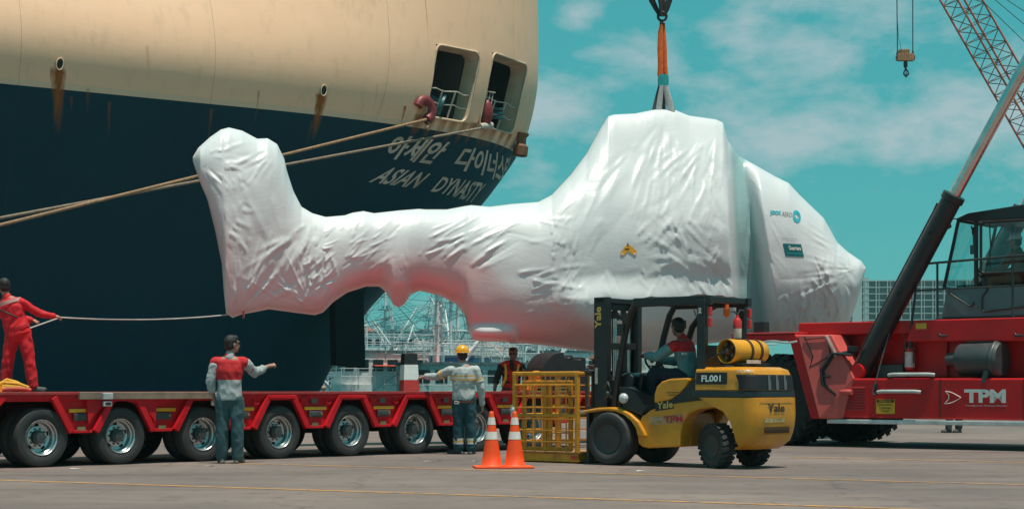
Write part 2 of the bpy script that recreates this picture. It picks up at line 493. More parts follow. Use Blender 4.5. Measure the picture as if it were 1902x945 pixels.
def water():
    m = bpy.data.materials.new('harbour_water'); m.use_nodes = True
    n, l = m.node_tree.nodes, m.node_tree.links
    b = n['Principled BSDF']; b.inputs['Base Color'].default_value = (0.012, 0.07, 0.08, 1); b.inputs['Roughness'].default_value = 0.12
    tc = n.new('ShaderNodeTexCoord'); z = n.new('ShaderNodeTexNoise'); z.inputs['Scale'].default_value = 0.9; z.inputs['Detail'].default_value = 6
    l.new(tc.outputs['Object'], z.inputs[0])
    bp = n.new('ShaderNodeBump'); bp.inputs['Strength'].default_value = 0.5; bp.inputs['Distance'].default_value = 0.3
    l.new(z.outputs[0], bp.inputs['Height']); l.new(bp.outputs[0], b.inputs['Normal'])
    return m
m = MB(); m.add([(-3500, -300, -2.6), (3500, -300, -2.6), (3500, 5000, -2.6), (-3500, 5000, -2.6)], [(0, 1, 2, 3)])
tag(m.build('water', water()), kind='structure')
# far shore: low land rising to a hill
rows = []
for i in range(26):
    d = 235 + i * 26
    row = []
    for k in range(90):
        x = -900 + k * 22
        h = -1.2 + 4 * (1 - math.exp(-i / 3)) + (26 * max(0, (i - 5) / 20) ** 1.1) * (0.5 + 0.5 * mnoise.noise((x * 0.004 + 3, i * 0.11, 0)) * 1.3) * (1 if x < 90 else max(0.05, 1 - (x - 90) / 90))
        row.append(Vector((x, d, h if i else -4)))
    rows.append(row)
m = MB(); m.grid(rows)
tag(m.build('far_shore', mat('shore_land', (0.09, 0.11, 0.085), 0.9, var=0.5, vscale=0.05), smooth=60), kind='structure')

# ================================================================== the ship
plan = np.array([(-68.2, 27.7), (-43.1, 44.2), (-30, 52.9), (-18.07, 60.8), (-12.5, 64.5), (-8.25, 67.3), (-5.06, 70.05), (-4.02, 71.1), (-2.17, 73.2), (-1.03, 75.2),
                 (-0.15, 77.6), (.12, 79.8), (-.2, 83), (-1.5, 86.8), (-4.2, 91.5), (-10, 100.3)])
def resample(p, n):
    s = np.r_[0, np.cumsum(np.hypot(*np.diff(p, axis=0).T))]
    t = np.linspace(0, s[-1], n); return np.c_[np.interp(t, s, p[:, 0]), np.interp(t, s, p[:, 1])], t
pl, ts = resample(plan, 700)
ker = np.exp(-0.5 * (np.arange(-24, 25) / 8.0) ** 2); ker /= ker.sum()
pp = np.pad(pl, ((24, 24), (0, 0)), mode='reflect', reflect_type='odd')
pl = np.c_[np.convolve(pp[:, 0], ker, 'valid'), np.convolve(pp[:, 1], ker, 'valid')]
i0 = np.argmin(np.hypot(pl[:, 0] + 18.07, pl[:, 1] - 60.8)); ts = ts - ts[i0]
tT = ts
kT = np.clip((tT - 4) / 20.0, 0, 1); kT = kT * kT * (3 - 2 * kT)
SV = np.array([UDIR.x * .8 + CDIR.x * .6, UDIR.y * .8 + CDIR.y * .6])
CV = np.array([CDIR.x, CDIR.y])
zs_side = np.array([-4, 2, 6, 9, 11.8, 12.4, 13.0, 13.5, 14, 14.5, 15, 16, 18, 25.]); o_side = np.array([-5.4, -3.5, -2.15, -1.0, 0, .20, .36, .40, .34, .20, .02, -.42, -1.4, -5.5])
sil_y = np.array([-400, 0, 90, 140, 170, 225, 262, 290, 333, 383, 470, 560, 600, 673, 725, 800, 900.])
sil_x = np.array([985, 999, 1000.5, 1000, 998, 987, 975, 960, 930, 893, 798, 693, 668, 620, 594, 560, 520.])
def side_out(z):
    return float(np.interp(z, zs_side, o_side))
def ship_pts(z, os_):
    k = kT[:, None]
    return pl + (1 - k) * side_out(z) * CV + k * os_ * SV
_so = {}
def stern_out(z):
    z = round(float(z), 3)
    if z in _so: return _so[z]
    lo, hi = -22.0, 4.0
    for _ in range(40):
        mid = (lo + hi) / 2
        q = ship_pts(z, mid); px = CX + F * q[:, 0] / q[:, 1]; i = int(np.argmax(px))
        py = HY - F * (z - CAMZ) / q[i, 1]
        if px[i] > np.interp(py, sil_y, sil_x): hi = mid
        else: lo = mid
    _so[z] = (lo + hi) / 2
    return _so[z]
ztab = np.arange(-4, 25.01, 0.35); otab = np.array([stern_out(z) for z in ztab])
kk = np.array([1, 3, 4, 3, 1.]); kk /= kk.sum()
otab = np.convolve(np.pad(otab, 2, mode='edge'), kk, 'valid')
zfine = ztab; sidetab = np.convolve(np.pad(np.interp(ztab, zs_side, o_side), 2, mode='edge'), kk, 'valid')
def hull(t, z, off=0.0):
    """point of the shell at t metres along its plan and height z, off metres proud of it"""
    def raw(t, z):
        x = np.interp(t, tT, pl[:, 0]); y = np.interp(t, tT, pl[:, 1]); k = np.interp(t, tT, kT)
        so_ = np.interp(z, ztab, otab); si = np.interp(z, ztab, sidetab)
        return Vector((x + (1 - k) * si * CV[0] + k * so_ * SV[0], y + (1 - k) * si * CV[1] + k * so_ * SV[1], z))
    p = raw(t, z)
    if off:
        a = raw(t + .05, z) - raw(t - .05, z); b = raw(t, z + .05) - raw(t, z - .05)
        p = p + a.cross(b).normalized() * off
    return p
def hull_t(px, z):
    """t at which the shell at height z is seen at photo column px (near side)"""
    best = None
    for t in np.arange(-40, 30, 0.05):
        p = hull(t, z); x = CX + F * p.x / p.y
        if best is None or abs(x - px) < best[0]: best = (abs(x - px), t)
        if x > px + 40: break
    return best[1]
def hull_at(px, py):
    """(t,z) of the shell point seen at photo pixel"""
    z = 12.0
    for _ in range(8):
        t = hull_t(px, z); p = hull(t, z); z = CAMZ + (HY - py) / F * p.y
    return hull_t(px, z), z

def ship_paint(streaks):
    m = bpy.data.materials.new('ship_shell_paint'); m.use_nodes = True
    n, l = m.node_tree.nodes, m.node_tree.links
    b = n['Principled BSDF']
    uv = n.new('ShaderNodeUVMap'); uv.uv_map = 'UVMap'
    sp = n.new('ShaderNodeSeparateXYZ'); l.new(uv.outputs[0], sp.inputs[0])
    U, V = sp.outputs[0], sp.outputs[1]
    def M(op, a, b_=None, cl=False):
        x = n.new('ShaderNodeMath'); x.operation = op; x.use_clamp = cl
        for i, v in enumerate((a, b_)):
            if v is None: continue
            if isinstance(v, (int, float)): x.inputs[i].default_value = v
            else: l.new(v, x.inputs[i])
        return x.outputs[0]
    def noise(s, d=6, r=0.6, sc=(1, 1, 1)):
        mp = n.new('ShaderNodeMapping'); mp.inputs['Scale'].default_value = sc; l.new(uv.outputs[0], mp.inputs[0])
        z = n.new('ShaderNodeTexNoise'); z.inputs['Scale'].default_value = s; z.inputs['Detail'].default_value = d; z.inputs['Roughness'].default_value = r
        l.new(mp.outputs[0], z.inputs[0]); return z.outputs[0]
    def mix(f, a, c):
        x = n.new('ShaderNodeMix'); x.data_type = 'RGBA'
        if isinstance(f, (int, float)): x.inputs['Factor'].default_value = f
        else: l.new(f, x.inputs['Factor'])
        for k, v in (('A', a), ('B', c)):
            if isinstance(v, tuple): x.inputs[k].default_value = (*v, 1)
            else: l.new(v, x.inputs[k])
        return x.outputs['Result']
    big = noise(0.35, 5, 0.6); fine = noise(2.0, 8, 0.7, (1, 0.35, 1))
    cream = mix(big, (0.80, 0.49, 0.315), (0.86, 0.56, 0.375))
    cream = mix(M('MULTIPLY', M('SUBTRACT', fine, 0.52, True), 1.6, True), cream, (0.42, 0.31, 0.20))
    teal = mix(big, (0.0012, 0.030, 0.050), (0.002, 0.046, 0.070))
    teal = mix(M('MULTIPLY', M('SUBTRACT', fine, 0.55, True), 1.2, True), teal, (0.012, 0.05, 0.06))
    edge = M('GREATER_THAN', V, 11.8)
    col = mix(edge, teal, cream)
    # rubbing strake line just above the colour change
    st = M('MULTIPLY', M('GREATER_THAN', V, 11.8), M('LESS_THAN', V, 12.0))
    col = mix(M('MULTIPLY', st, 0.55), col, (0.62, 0.52, 0.40))
    wob = noise(3.0, 6, 0.7, (1.6, 0.12, 1)); fr = noise(9, 6, 0.8, (1, 0.3, 1))
    for (u0, v0, wd, ln, amt, slant) in streaks:
        du = M('ABSOLUTE', M('ADD', M('SUBTRACT', U, M('ADD', M('MULTIPLY', M('SUBTRACT', v0, V), slant), u0)), M('MULTIPLY', M('SUBTRACT', wob, 0.5), wd * 1.3)))
        dv = M('DIVIDE', M('SUBTRACT', v0, V), ln)
        a = M('SUBTRACT', 1.0, M('DIVIDE', du, M('MULTIPLY', M('SUBTRACT', 1.12, M('MULTIPLY', dv, .75, True)), wd)), True)
        f = M('MULTIPLY', M('SUBTRACT', 1.0, dv, True), M('GREATER_THAN', dv, 0.0))
        k = M('MULTIPLY', M('MULTIPLY', M('POWER', a, 0.6), M('MULTIPLY', M('POWER', f, 0.8), M('MULTIPLY', dv, 14.0, True))), M('MULTIPLY', M('SUBTRACT', M('ADD', fr, M('MULTIPLY', wob, .8)), .45, True), 2.0))
        k = M('MULTIPLY', k, amt, True)
        rust = mix(fr, (0.42, 0.13, 0.015), (0.16, 0.045, 0.012))
        col = mix(k, col, rust)
    # welded plate seams, a shade darker
    for fu, w in ((7.3, 0.012),):
        s = M('LESS_THAN', M('ABSOLUTE', M('SUBTRACT', M('FRACT', M('DIVIDE', M('ADD', U, 3.05), fu)), 0.5)), w / fu)
        col = mix(M('MULTIPLY', s, 0.35), col, (0.05, 0.04, 0.03))
    l.new(col, b.inputs['Base Color'])
    b.inputs['Roughness'].default_value = 0.5; b.inputs['Specular IOR Level'].default_value = 0.14
    bp = n.new('ShaderNodeBump'); bp.inputs['Strength'].default_value = 0.25; bp.inputs['Distance'].default_value = 0.06
    h = M('ADD', noise(0.8, 3, 0.5), M('MULTIPLY', fine, 0.12))
    l.new(h, bp.inputs['Height']); l.new(bp.outputs[0], b.inputs['Normal'])
    return m

ship = empty('cargo_ship', (0, 0, 0), label='huge moored ship with cream upper hull, dark teal lower hull and rust streaks', cat='ship')
ship_mats = {}
# the two mooring openings (t range, z range)
OPN = []
for (xl, xr, zb, zt, ym) in ((804, 883, 12.3, 15.25, 160), (906, 968, 12.35, 15.4, 178)):
    OPN.append((hull_t(xl, 13.8), hull_t(xr, 13.8), zb, zt))
hawse = [hull_at(111, 119), hull_at(600, 168)]
streaks = [(hawse[0][0] - .05, hawse[0][1] - .1, 0.30, 2.3, 1.8, 0.12), (hawse[1][0] - .05, hawse[1][1] - .1, 0.26, 1.8, 1.8, 0.16)]
t1, z1 = hull_at(752, 200); streaks.append((t1, z1 + .1, 0.07, 1.0, 1.6, 0.18))
t1, z1 = hull_at(788, 0); streaks.append((t1, z1 + 1.5, 0.035, 4.0, 1.0, 0.02))
for o_ in OPN:
    for q in range(5):
        u = o_[0] - 0.15 + (o_[1] - o_[0] + .2) * q / 4
        streaks.append((u, o_[2] + 0.05, 0.34, 0.95, 1.05, 0.1))
t1, z1 = hull_at(800, 205); streaks.append((t1 - .45, z1 + .5, 0.5, 1.5, 1.0, 0.1))
t1, z1 = hull_at(910, 240); streaks.append((t1, z1 + .2, 0.5, 1.1, 0.8, 0.1))
rs_ = random.Random(77)
for q in range(12):
    streaks.append((rs_.uniform(-6, 20), rs_.choice((11.75, 12.6, 13.4, 14.2)) + rs_.uniform(-.2, .3), rs_.uniform(.03, .09), rs_.uniform(.5, 1.6), rs_.uniform(.3, .7), .1))
SHELL = ship_paint(streaks)
def build_hull():
    tl = sorted(set([round(x, 4) for x in np.r_[np.arange(-58, 0, 2.0), np.arange(0, 12, 0.8), np.arange(12, 30, 0.3), np.arange(30, tT[-1], 1.5)]]))
    zl = list(np.r_[np.arange(-4, 8, 0.8), np.arange(8, 17, 0.3), np.arange(17, 25, 1.0)])
    for a, b, c, d in OPN:
        tl = [t for t in tl if min(abs(t - a), abs(t - b)) > 0.12] + [a, b]
        zl = [z for z in zl if min(abs(z - c), abs(z - d)) > 0.12] + [c, d]
    zl = [z for z in zl if abs(z - 11.8) > 0.1] + [11.8]
    tl = sorted(set(tl)); zl = sorted(set(zl))
    bm = bmesh.new(); uvl = bm.loops.layers.uv.new('UVMap')
    V = {}
    def vert(t, z):
        k = (round(t, 4), round(z, 4))
        if k not in V: V[k] = (bm.verts.new(hull(t, z)), (t, z))
        return V[k]
    def face(ks):
        vs = [vert(*k) for k in ks]
        f = bm.faces.new([v[0] for v in vs])
        for lp, v in zip(f.loops, vs): lp[uvl].uv = v[1]
        f.smooth = True
    for i in range(len(tl) - 1):
        for j in range(len(zl) - 1):
            tm, zm = (tl[i] + tl[i + 1]) / 2, (zl[j] + zl[j + 1]) / 2
            if any(a < tm < b and c < zm < d for a, b, c, d in OPN): continue
            face([(tl[i], zl[j]), (tl[i + 1], zl[j]), (tl[i + 1], zl[j + 1]), (tl[i], zl[j + 1])])
    rims = []
    for a, b, c, d in OPN:
        r = min(0.30, 0.22 * (b - a)); rim = []
        for (cx, cz, sx, sz, a0) in ((a, c, 1, 1, 180), (b, c, -1, 1, 270), (b, d, -1, -1, 0), (a, d, 1, -1, 90)):
            ox, oz = cx + sx * r, cz + sz * r * 1.1
            arc = [(ox + r * math.cos(R(a0 + 90 * q / 5)), oz + 1.1 * r * math.sin(R(a0 + 90 * q / 5))) for q in range(6)]
            rim += arc
            for q in range(5): face([(cx, cz), arc[q], arc[q + 1]])
        rims.append(rim)
    me = bpy.data.meshes.new('hull'); bmesh.ops.recalc_face_normals(bm, faces=bm.faces)
    bm.to_mesh(me); bm.free()
    link_mesh('hull', me, SHELL, ship)
    return rims
rims = build_hull()
# deck cap and dark keel side, closing the shell
m = MB(); top = [hull(t, 24.0) for t in np.arange(-57, tT[-1], 1.5)]
back = [p - CDIR * 30 if i < 55 else p for i, p in enumerate(top)]
m.add(top + [top[-1] - UDIR * 40 - CDIR * 6, top[0] - CDIR * 30], [tuple(range(len(top) + 2))])
m.build('upper_deck', mat('deck_green', (0.06, 0.13, 0.10), 0.8), ship)
CREAM = mat('ship_cream_paint', (0.60, 0.46, 0.32), 0.5, var=0.15, dirt=0.5, dirtcol=(0.25, 0.12, 0.05), vscale=1.5)
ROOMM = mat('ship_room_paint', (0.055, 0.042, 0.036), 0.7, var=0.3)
SHIPTEAL = mat('ship_teal_fittings', (0.012, 0.10, 0.12), 0.45, var=0.2, dirt=0.3)
SHIPRED = mat('ship_red_fittings', (0.20, 0.014, 0.018), 0.5, var=0.2, dirt=0.3)
RAILM = mat('ship_rail_paint', (0.52, 0.45, 0.38), 0.5, var=0.2, dirt=0.3)
ROPE = mat('mooring_rope', (0.30, 0.18, 0.10), 0.9, var=0.4, vscale=9, bump=0.5, bscale=60)
ROPE2 = mat('grey_mooring_rope', (0.24, 0.18, 0.13), 0.9, var=0.4, vscale=9, bump=0.5, bscale=60)
for oi, (rim, (a, b, c, d)) in enumerate(zip(rims, OPN)):
    op = MB()
    rows = []
    ctr = hull((a + b) / 2, (c + d) / 2)
    inn = -CDIR * 0.55 - UDIR * 0.78                        # the frame runs inboard
    inn = (hull((a + b) / 2, 13.8, -1) - ctr); inn.z = 0; inn = (inn.normalized() + Vector((-.45, .25, 0))).normalized()
    out_rim = [hull(t, z, 0.05) for t, z in rim]
    e1 = [hull(t, z, 0.0) for t, z in rim]
    e2 = [ctr + (p - ctr) * 0.97 + inn * 0.75 for p in e1]
    op.grid([out_rim, e1, e2], closed_u=True)
    fr = op.build('mooring_opening', CREAM, ship, smooth=40)
    rb = MB()
    for i in range(len(rim)):
        pass
    lip = [hull(t, z, 0.03) for t, z in rim]; rb.tube(lip + [lip[0]], 0.045, 6)
    rb.build('rim', CREAM, fr, smooth=60)
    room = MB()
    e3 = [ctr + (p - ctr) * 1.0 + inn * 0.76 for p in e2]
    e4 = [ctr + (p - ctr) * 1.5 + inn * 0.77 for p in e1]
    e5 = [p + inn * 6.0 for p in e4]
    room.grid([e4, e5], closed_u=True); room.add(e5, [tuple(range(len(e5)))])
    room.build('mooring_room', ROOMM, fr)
    bars = MB()
    zf = [0.30, 0.55]
    for q in range(3):                                      # deck beams overhead
        p0 = hull(a - .3, d - .35) + inn * (2 + 1.2 * q); p1 = hull(b + .3, d - .35) + inn * (2 + 1.2 * q)
        bars.bar(p0, p1, .18, .35)
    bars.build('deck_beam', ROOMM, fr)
    # guard rail across the opening
    rl = MB()
    for zz, tt in ((c + 1.12, .0), (c + 0.56, .35)):
        pts = [hull(a + (b - a) * q / 6, zz + .05 * math.sin(q * 2.1), -0.18) for q in range(7)]
        rl.tube(pts, 0.028, 6)
    for q in (0.32, 0.62):
        rl.cyl(hull(a + (b - a) * q, c, -0.18), hull(a + (b - a) * q, c + 1.14, -0.18), 0.04, seg=8)
    rl.build('guard_rail', RAILM, fr, smooth=60)
    ft = MB()
    pb = hull(a + (b - a) * (.42 if oi == 0 else .5), c + .35, -0.45)
    if oi == 0:                                             # teal roller fairlead seen end-on
        ax = (inn * 0.5 + UDIR * -0.6 + Vector((0, 0, .35))).normalized()
        ft.lathe([(0.30, 0.9), (0.33, 0.0), (0.52, -0.12), (0.52, -0.22), (0.34, -0.24), (0.28, -0.1), (0.20, 0.6)], pb + Vector((0, 0, .1)), ax, 20)
        ft.lathe([(0.30, .5), (0.30, 0.0), (0.1, -.02)], pb + Vector((-.5, 0, .42)), ax, 16)
    else:
        for q in range(3): ft.bar(pb + Vector((0.0, -.1, .0 + q * .18)), pb + Vector((.55, -.1, -.02 + q * .18)), .28, .11)
    ft.build('fairlead_roller', SHIPTEAL, fr, smooth=40)
    # red horn of the fairlead on the sill
    rd = MB()
    if oi == 0:
        cpt = hull(a + 0.03, c - .05, 0.16)
        e = (hull(a + .5, c) - hull(a, c)).normalized(); nn = (hull(a, c, 1) - hull(a, c)).normalized()
        arc = [cpt + e * (0.40 * math.cos(R(w)) - .1) + Vector((0, 0, .42 * math.sin(R(w)) + .30)) for w in range(-70, 181, 18)]
        rd.tube(arc, [0.22] * len(arc), 10)
        rd.build('red_chock', SHIPRED, fr, smooth=60)
        hk = MB(); hk.tube([cpt + e * .03 + nn * .12 + Vector((0, 0, -.15 - .33 * q / 6)) + e * .07 * math.sin(q) for q in range(7)], .055, 8)
        hk.build('rope_eye', ROPE, fr, smooth=60)
    else:
        cpt = hull(a + 0.30, c + .2, 0.05)
        rd.ball(cpt + Vector((.12, 0, .35)), (.28, .2, .55)); rd.ball(cpt + Vector((-.28, -.05, .1)), (.18, .2, .4))
        rd.build('red_chock', SHIPRED, fr, smooth=60)
        hk = MB(); hk.cyl(hull(a - .1, c - .05, .25), hull(a + .75, c + .1, .2), 0.14, seg=12)
        hk.build('pedestal_roller', RAILM, fr, smooth=40)
        tr = MB()
        for q in range(4):
            tr.cyl(cpt + Vector((-.35 + .18 * q, 0, -.1)), cpt + Vector((.05 + .12 * q, .1, 1.25)), .02, seg=6)
        tr.bar(cpt + Vector((-.0, .1, 1.28)), cpt + Vector((.5, .1, 1.2)), .12, .05)
        tr.build('davit_frame', RAILM, fr)
# small lamp glint in the mooring room
# hawse pipes
for (t, z) in hawse:
    m = MB(); c = hull(t, z, 0.0); nn = (hull(t, z, 1) - c).normalized()
    e = (hull(t + .5, z) - hull(t - .5, z)).normalized(); up = e.cross(nn) * (-1); up = Vector((0.12, 0, 1)).normalized()
    ring = [c + nn * .06 + e * .13 * math.cos(w * math.pi / 12) + up * .21 * math.sin(w * math.pi / 12) for w in range(25)]
    m.tube(ring, .022, 8)
    h = m.build('hawse_pipe', CREAM, ship, smooth=60)
    m = MB(); m.add([c + nn * .03 + e * .135 * math.cos(w * math.pi / 12) + up * .215 * math.sin(w * math.pi / 12) for w in range(24)], [tuple(range(24))])
    m.build('hole', mat('hawse_hole', (0.03, 0.02, 0.016), 0.9), h)
# bollard bracket sticking out of the stern
m = MB(); t, z = hull_t(962, 12.6), 12.55
c = P(968, 268, hull(t, z).y + .3)
m.lathe([(.28, -.55), (.34, -.5), (.34, -.1), (.22, 0), (.2, .3), (.3, .42), (.3, .5)], c, (0.12, 0, 1), 16)
m.build('stern_bollard', mat('rusty_steel', (0.20, 0.085, 0.04), 0.8, var=0.4, dirt=0.6, dirtcol=(0.02, 0.09, 0.10)), ship, smooth=40)
# rudder and its trunk below the counter
m = MB()
p = [P(622, 540, 73.0), P(676, 540, 74.5), P(680, 683, 74.5), P(625, 678, 73.0)]
m.add(p + [q + Vector((-.30, .30, 0)) for q in p], [(0, 1, 2, 3), (7, 6, 5, 4), (0, 4, 5, 1), (1, 5, 6, 2), (2, 6, 7, 3), (3, 7, 4, 0)])
rud = m.build('rudder', mat('rudder_paint', (0.0025, 0.005, 0.008), 0.7, var=0.3, spec=.15), ship, bevel=0.06)
m = MB()
p = [P(628, 470, 74.2), P(702, 470, 76), P(664, 602, 74.6), P(622, 600, 73.4)]
m.add(p + [q + Vector((-.3, .9, 0)) for q in p], [(0, 1, 2, 3), (7, 6, 5, 4), (0, 4, 5, 1), (1, 5, 6, 2), (2, 6, 7, 3), (3, 7, 4, 0)])
m.build('rudder_trunk', mat('ship_dark_bottom', (0.004, 0.014, 0.019), 0.6, spec=.2), ship, bevel=0.05)
# name on the stern, bent to the shell
NAME = mat('name_paint', (0.50, 0.44, 0.38), 0.6, var=0.25, vscale=1.2, dirt=0.75, dirtcol=(0.34, 0.16, 0.06))
def stern_name(s, tl, tr, bl, br, bold):
    a, b, c, d = hull_at(*tl), hull_at(*tr), hull_at(*bl), hull_at(*br)
    def fn(u, v):
        t = (c[0] * (1 - u) + d[0] * u) * (1 - v) + (a[0] * (1 - u) + b[0] * u) * v
        z = (c[1] * (1 - u) + d[1] * u) * (1 - v) + (a[1] * (1 - u) + b[1] * u) * v
        return hull(t, z, 0.02)
    lettering('ship_name', s, fn, NAME, ship, bold, cut=14)
stern_name('아세안', (735, 249), (840, 265), (708, 293), (800, 306), 0.03)
stern_name('다이너스티', (865, 272), (948, 300), (836, 313), (921, 341), 0.03)
stern_name('ASIAN', (722, 310), (800, 322), (683, 338), (769, 350), 0.02)
stern_name('DYNASTY', (822, 328), (903, 357), (798, 355), (876, 379), 0.02)

# mooring ropes
def rope(label, pts, r, material, name='mooring_rope', sag=0.0, n=24):
    pts = [Vector(p) for p in pts]; out = []
    for i in range(len(pts) - 1):
        for k in range(n):
            t = k / n; q = pts[i].lerp(pts[i + 1], t); q.z -= sag * 4 * t * (1 - t); out.append(q)
    out.append(pts[-1])
    m = MB(); m.tube(out, r, 8)
    return tag(m.build(name, material, smooth=60), label, 'rope', 'ropes holding the moored ship')
e0 = hull(OPN[0][0] - .05, OPN[0][2] - .1, .3)
e1 = hull(OPN[1][0] + .05, OPN[1][2] - .05, .35)
def through(a, px, py, d, k):
    b = P(px, py, d); return a + (b - a) * k
rope('taut brown mooring rope led out beside the curved red chock on the stern', [e0, through(e0, 0, 418, 57.0, 2.0)], .060, ROPE)
rope('greyer mooring rope from the second stern opening, the upper one at the left edge', [e1, through(e1, 0, 405, 57.6, 2.0)], .055, ROPE2)
for i, q in enumerate((through(e0, 0, 418, 57.0, 2.0), through(e1, 0, 405, 57.6, 2.0))):
    b = empty('mooring_bollard', (q.x, q.y, 0), label='black cast mooring bollard on the quay holding a ship rope', cat='bollard', group='quay bollards')
    m = MB(); m.lathe([(.34, 0), (.3, .1), (.24, .3), (.24, max(.5, q.z - .1)), (.4, max(.6, q.z + .05)), (.36, max(.75, q.z + .2)), (0.01, max(.8, q.z + .25))], (0, 0, 0), seg=20)
    m.build('bollard_post', BLACK, b, smooth=40)
# ================================================================== shrink-wrapped helicopter on the hook
C_TOP = np.array([(358,292),(368,275),(390,255),(410,241),(425,237),(450,243),(478,258),(497,257),(515,268),(528,295),(533,318),(545,355),(560,384),(580,396),(605,403),(640,400),(655,395),(675,392),(695,396),(740,391),(778,388),(790,389),(830,389),(862,383),(875,381),(910,384),(950,379),(1000,375),(1025,362),(1060,325),(1090,285),(1115,240),(1130,216),(1140,213),(1180,211),(1215,204),(1235,203),(1255,205),(1280,215),(1330,222),(1343,228),(1352,262),(1372,290),(1400,305),(1440,328),(1465,340),(1485,362),(1530,405),(1555,450),(1575,468),(1600,485),(1608,497)], float)
C_BOT = np.array([(358,299),(372,340),(385,370),(400,430),(412,490),(416,545),(420,582),(432,590),(448,584),(500,574),(545,580),(585,585),(600,580),(620,560),(645,543),(680,532),(705,532),(720,546),(730,566),(741,571),(752,564),(763,546),(780,540),(820,550),(848,565),(863,585),(871,618),(878,631),(895,634),(950,636),(1000,640),(1060,648),(1115,655),(1200,655),(1300,640),(1400,628),(1480,624),(1560,612),(1578,598),(1592,560),(1603,520),(1608,500)], float)
C_W = np.array([(358,.03),(372,.34),(420,.60),(500,.62),(560,.50),(620,.55),(700,.64),(850,.78),(950,.98),(1050,1.18),(1200,1.28),(1330,1.2),(1420,1.15),(1500,1.05),(1560,.78),(1595,.42),(1608,.04)], float)
def cax(px): return 30.0 + (px - 358) / 1250.0 * 6.0
def sstep(a, b, x):
    t = min(1, max(0, (x - a) / (b - a))); return t * t * (3 - 2 * t)
def c_width(px, y):
    w = np.interp(px, C_W[:, 0], C_W[:, 1])
    k = sstep(1010, 1090, px) * (1 - sstep(1345, 1420, px))
    w *= 1 - k * 0.52 * (1 - sstep(200, 450, y))
    # the ledge over the landing gear fairings
    w += k * 0.24 * sstep(508, 565, y + 10 * mnoise.noise((px * .02, 3, 0))) - k * 0.45 * sstep(590, 650, y)
    # flat panel of the rotor housing set off by a ridge
    w += 0.16 * k * sstep(1200, 1330, px) * sstep(215, 300, y) * (1 - sstep(480, 560, y))
    # slack fold between rotor housing and nose
    L = 1346 + .05 * (y - 225); Rr = 1382 + .13 * (y - 290)
    w -= 0.62 * sstep(L - 3, L + 16, px) * (1 - sstep(Rr - 6, Rr + 26, px)) * min(1, w)
    # shoulder of the nose
    w += 0.18 * sstep(1470, 1560, px) * sstep(430, 500, y) * (1 - sstep(520, 590, y))
    # wheel fairing stub under the belly
    e = ((px - 905) / 58.0) ** 2
    if e < 1: w += 0.50 * math.sqrt(1 - e) * sstep(596, 630, y)
    # keel fin under the boom
    e = ((px - 741) / 26.0) ** 2
    w -= 0.55 * math.exp(-e) * sstep(520, 572, y) * w
    return max(w, 0.02)
def creases():
    """tension folds of the film: (x, y, direction, length, half width, height) in the place's own scale"""
    rnd = random.Random(11); out = []
    def fan(cx, cy, a0, a1, n, r0, r1, l0, l1, amp, w=(2.0, 4.2)):
        for _ in range(int(n * 1.7)):
            a = R(rnd.uniform(a0, a1)); r = rnd.uniform(r0, r1)
            out.append((cx + r * math.cos(a), cy + r * math.sin(a), a + rnd.uniform(-.10, .10), rnd.uniform(l0, l1), rnd.uniform(*w), amp * rnd.uniform(.4, 1.25) * rnd.choice((1, 1, 1, -.7))))
    def field(x0, x1, y0, y1, ang, n, l0, l1, amp, spread=14, w=(1.9, 3.8)):
        for _ in range(int(n * 1.7)):
            out.append((rnd.uniform(x0, x1), rnd.uniform(y0, y1), R(ang + rnd.uniform(-spread, spread)), rnd.uniform(l0, l1), rnd.uniform(*w), amp * rnd.uniform(.4, 1.25) * rnd.choice((1, 1, -.8))))
    # tail (angles in picture sense: y down)
    fan(440, 588, -105, -25, 20, 12, 70, 30, 120, .034); fan(584, 582, -175, -95, 14, 15, 70, 25, 90, .030)
    fan(588, 400, 70, 150, 18, 15, 90, 30, 110, .030); fan(366, 298, -25, 60, 9, 15, 60, 25, 70, .022); fan(515, 275, 95, 170, 9, 12, 60, 25, 70, .022)
    field(415, 460, 320, 470, 60, 14, 12, 35, .022, 40); field(560, 605, 430, 570, -55, 22, 14, 45, .030, 35); field(440, 540, 300, 500, 75, 8, 40, 110, .016, 20, (5, 10))
    field(620, 720, 420, 510, -40, 16, 20, 60, .020, 25); field(780, 905, 430, 505, -28, 20, 30, 95, .026, 12); field(700, 780, 470, 540, -70, 8, 20, 45, .016, 25)
    field(955, 1040, 500, 580, -8, 14, 25, 70, .020, 12); field(1020, 1075, 400, 640, -65, 26, 14, 50, .024, 30); field(880, 1000, 395, 450, 8, 6, 30, 90, .012, 12)
    # rotor housing
    fan(1238, 206, 40, 140, 22, 20, 130, 40, 150, .026, (3, 7)); fan(1336, 226, 95, 150, 14, 20, 120, 30, 110, .026)
    field(1230, 1335, 400, 520, 38, 16, 30, 90, .026, 16); field(1170, 1250, 380, 470, -40, 16, 20, 70, .022, 18); field(1285, 1345, 260, 520, 100, 20, 25, 80, .026, 22)
    field(1100, 1180, 270, 420, 118, 10, 40, 130, .016, 12, (4, 9)); field(1120, 1340, 500, 545, 75, 20, 14, 45, .018, 30); fan(1280, 480, 150, 260, 14, 15, 60, 30, 90, .022)
    field(1070, 1130, 560, 650, -60, 14, 15, 45, .018, 25); field(1348, 1420, 300, 600, 88, 16, 50, 150, .020, 8)
    # nose
    fan(1604, 497, 130, 225, 18, 15, 80, 30, 100, .026); field(1425, 1570, 550, 615, -60, 34, 14, 45, .034, 40); field(1385, 1450, 320, 480, 58, 12, 25, 80, .020, 14); field(1500, 1590, 460, 560, 80, 16, 25, 80, .030, 30); field(1440, 1540, 370, 470, 50, 7, 30, 80, .010, 20, (5, 9))
    return np.array(out)
CR = creases()
CRC, CRS = np.cos(CR[:, 2]), np.sin(CR[:, 2])
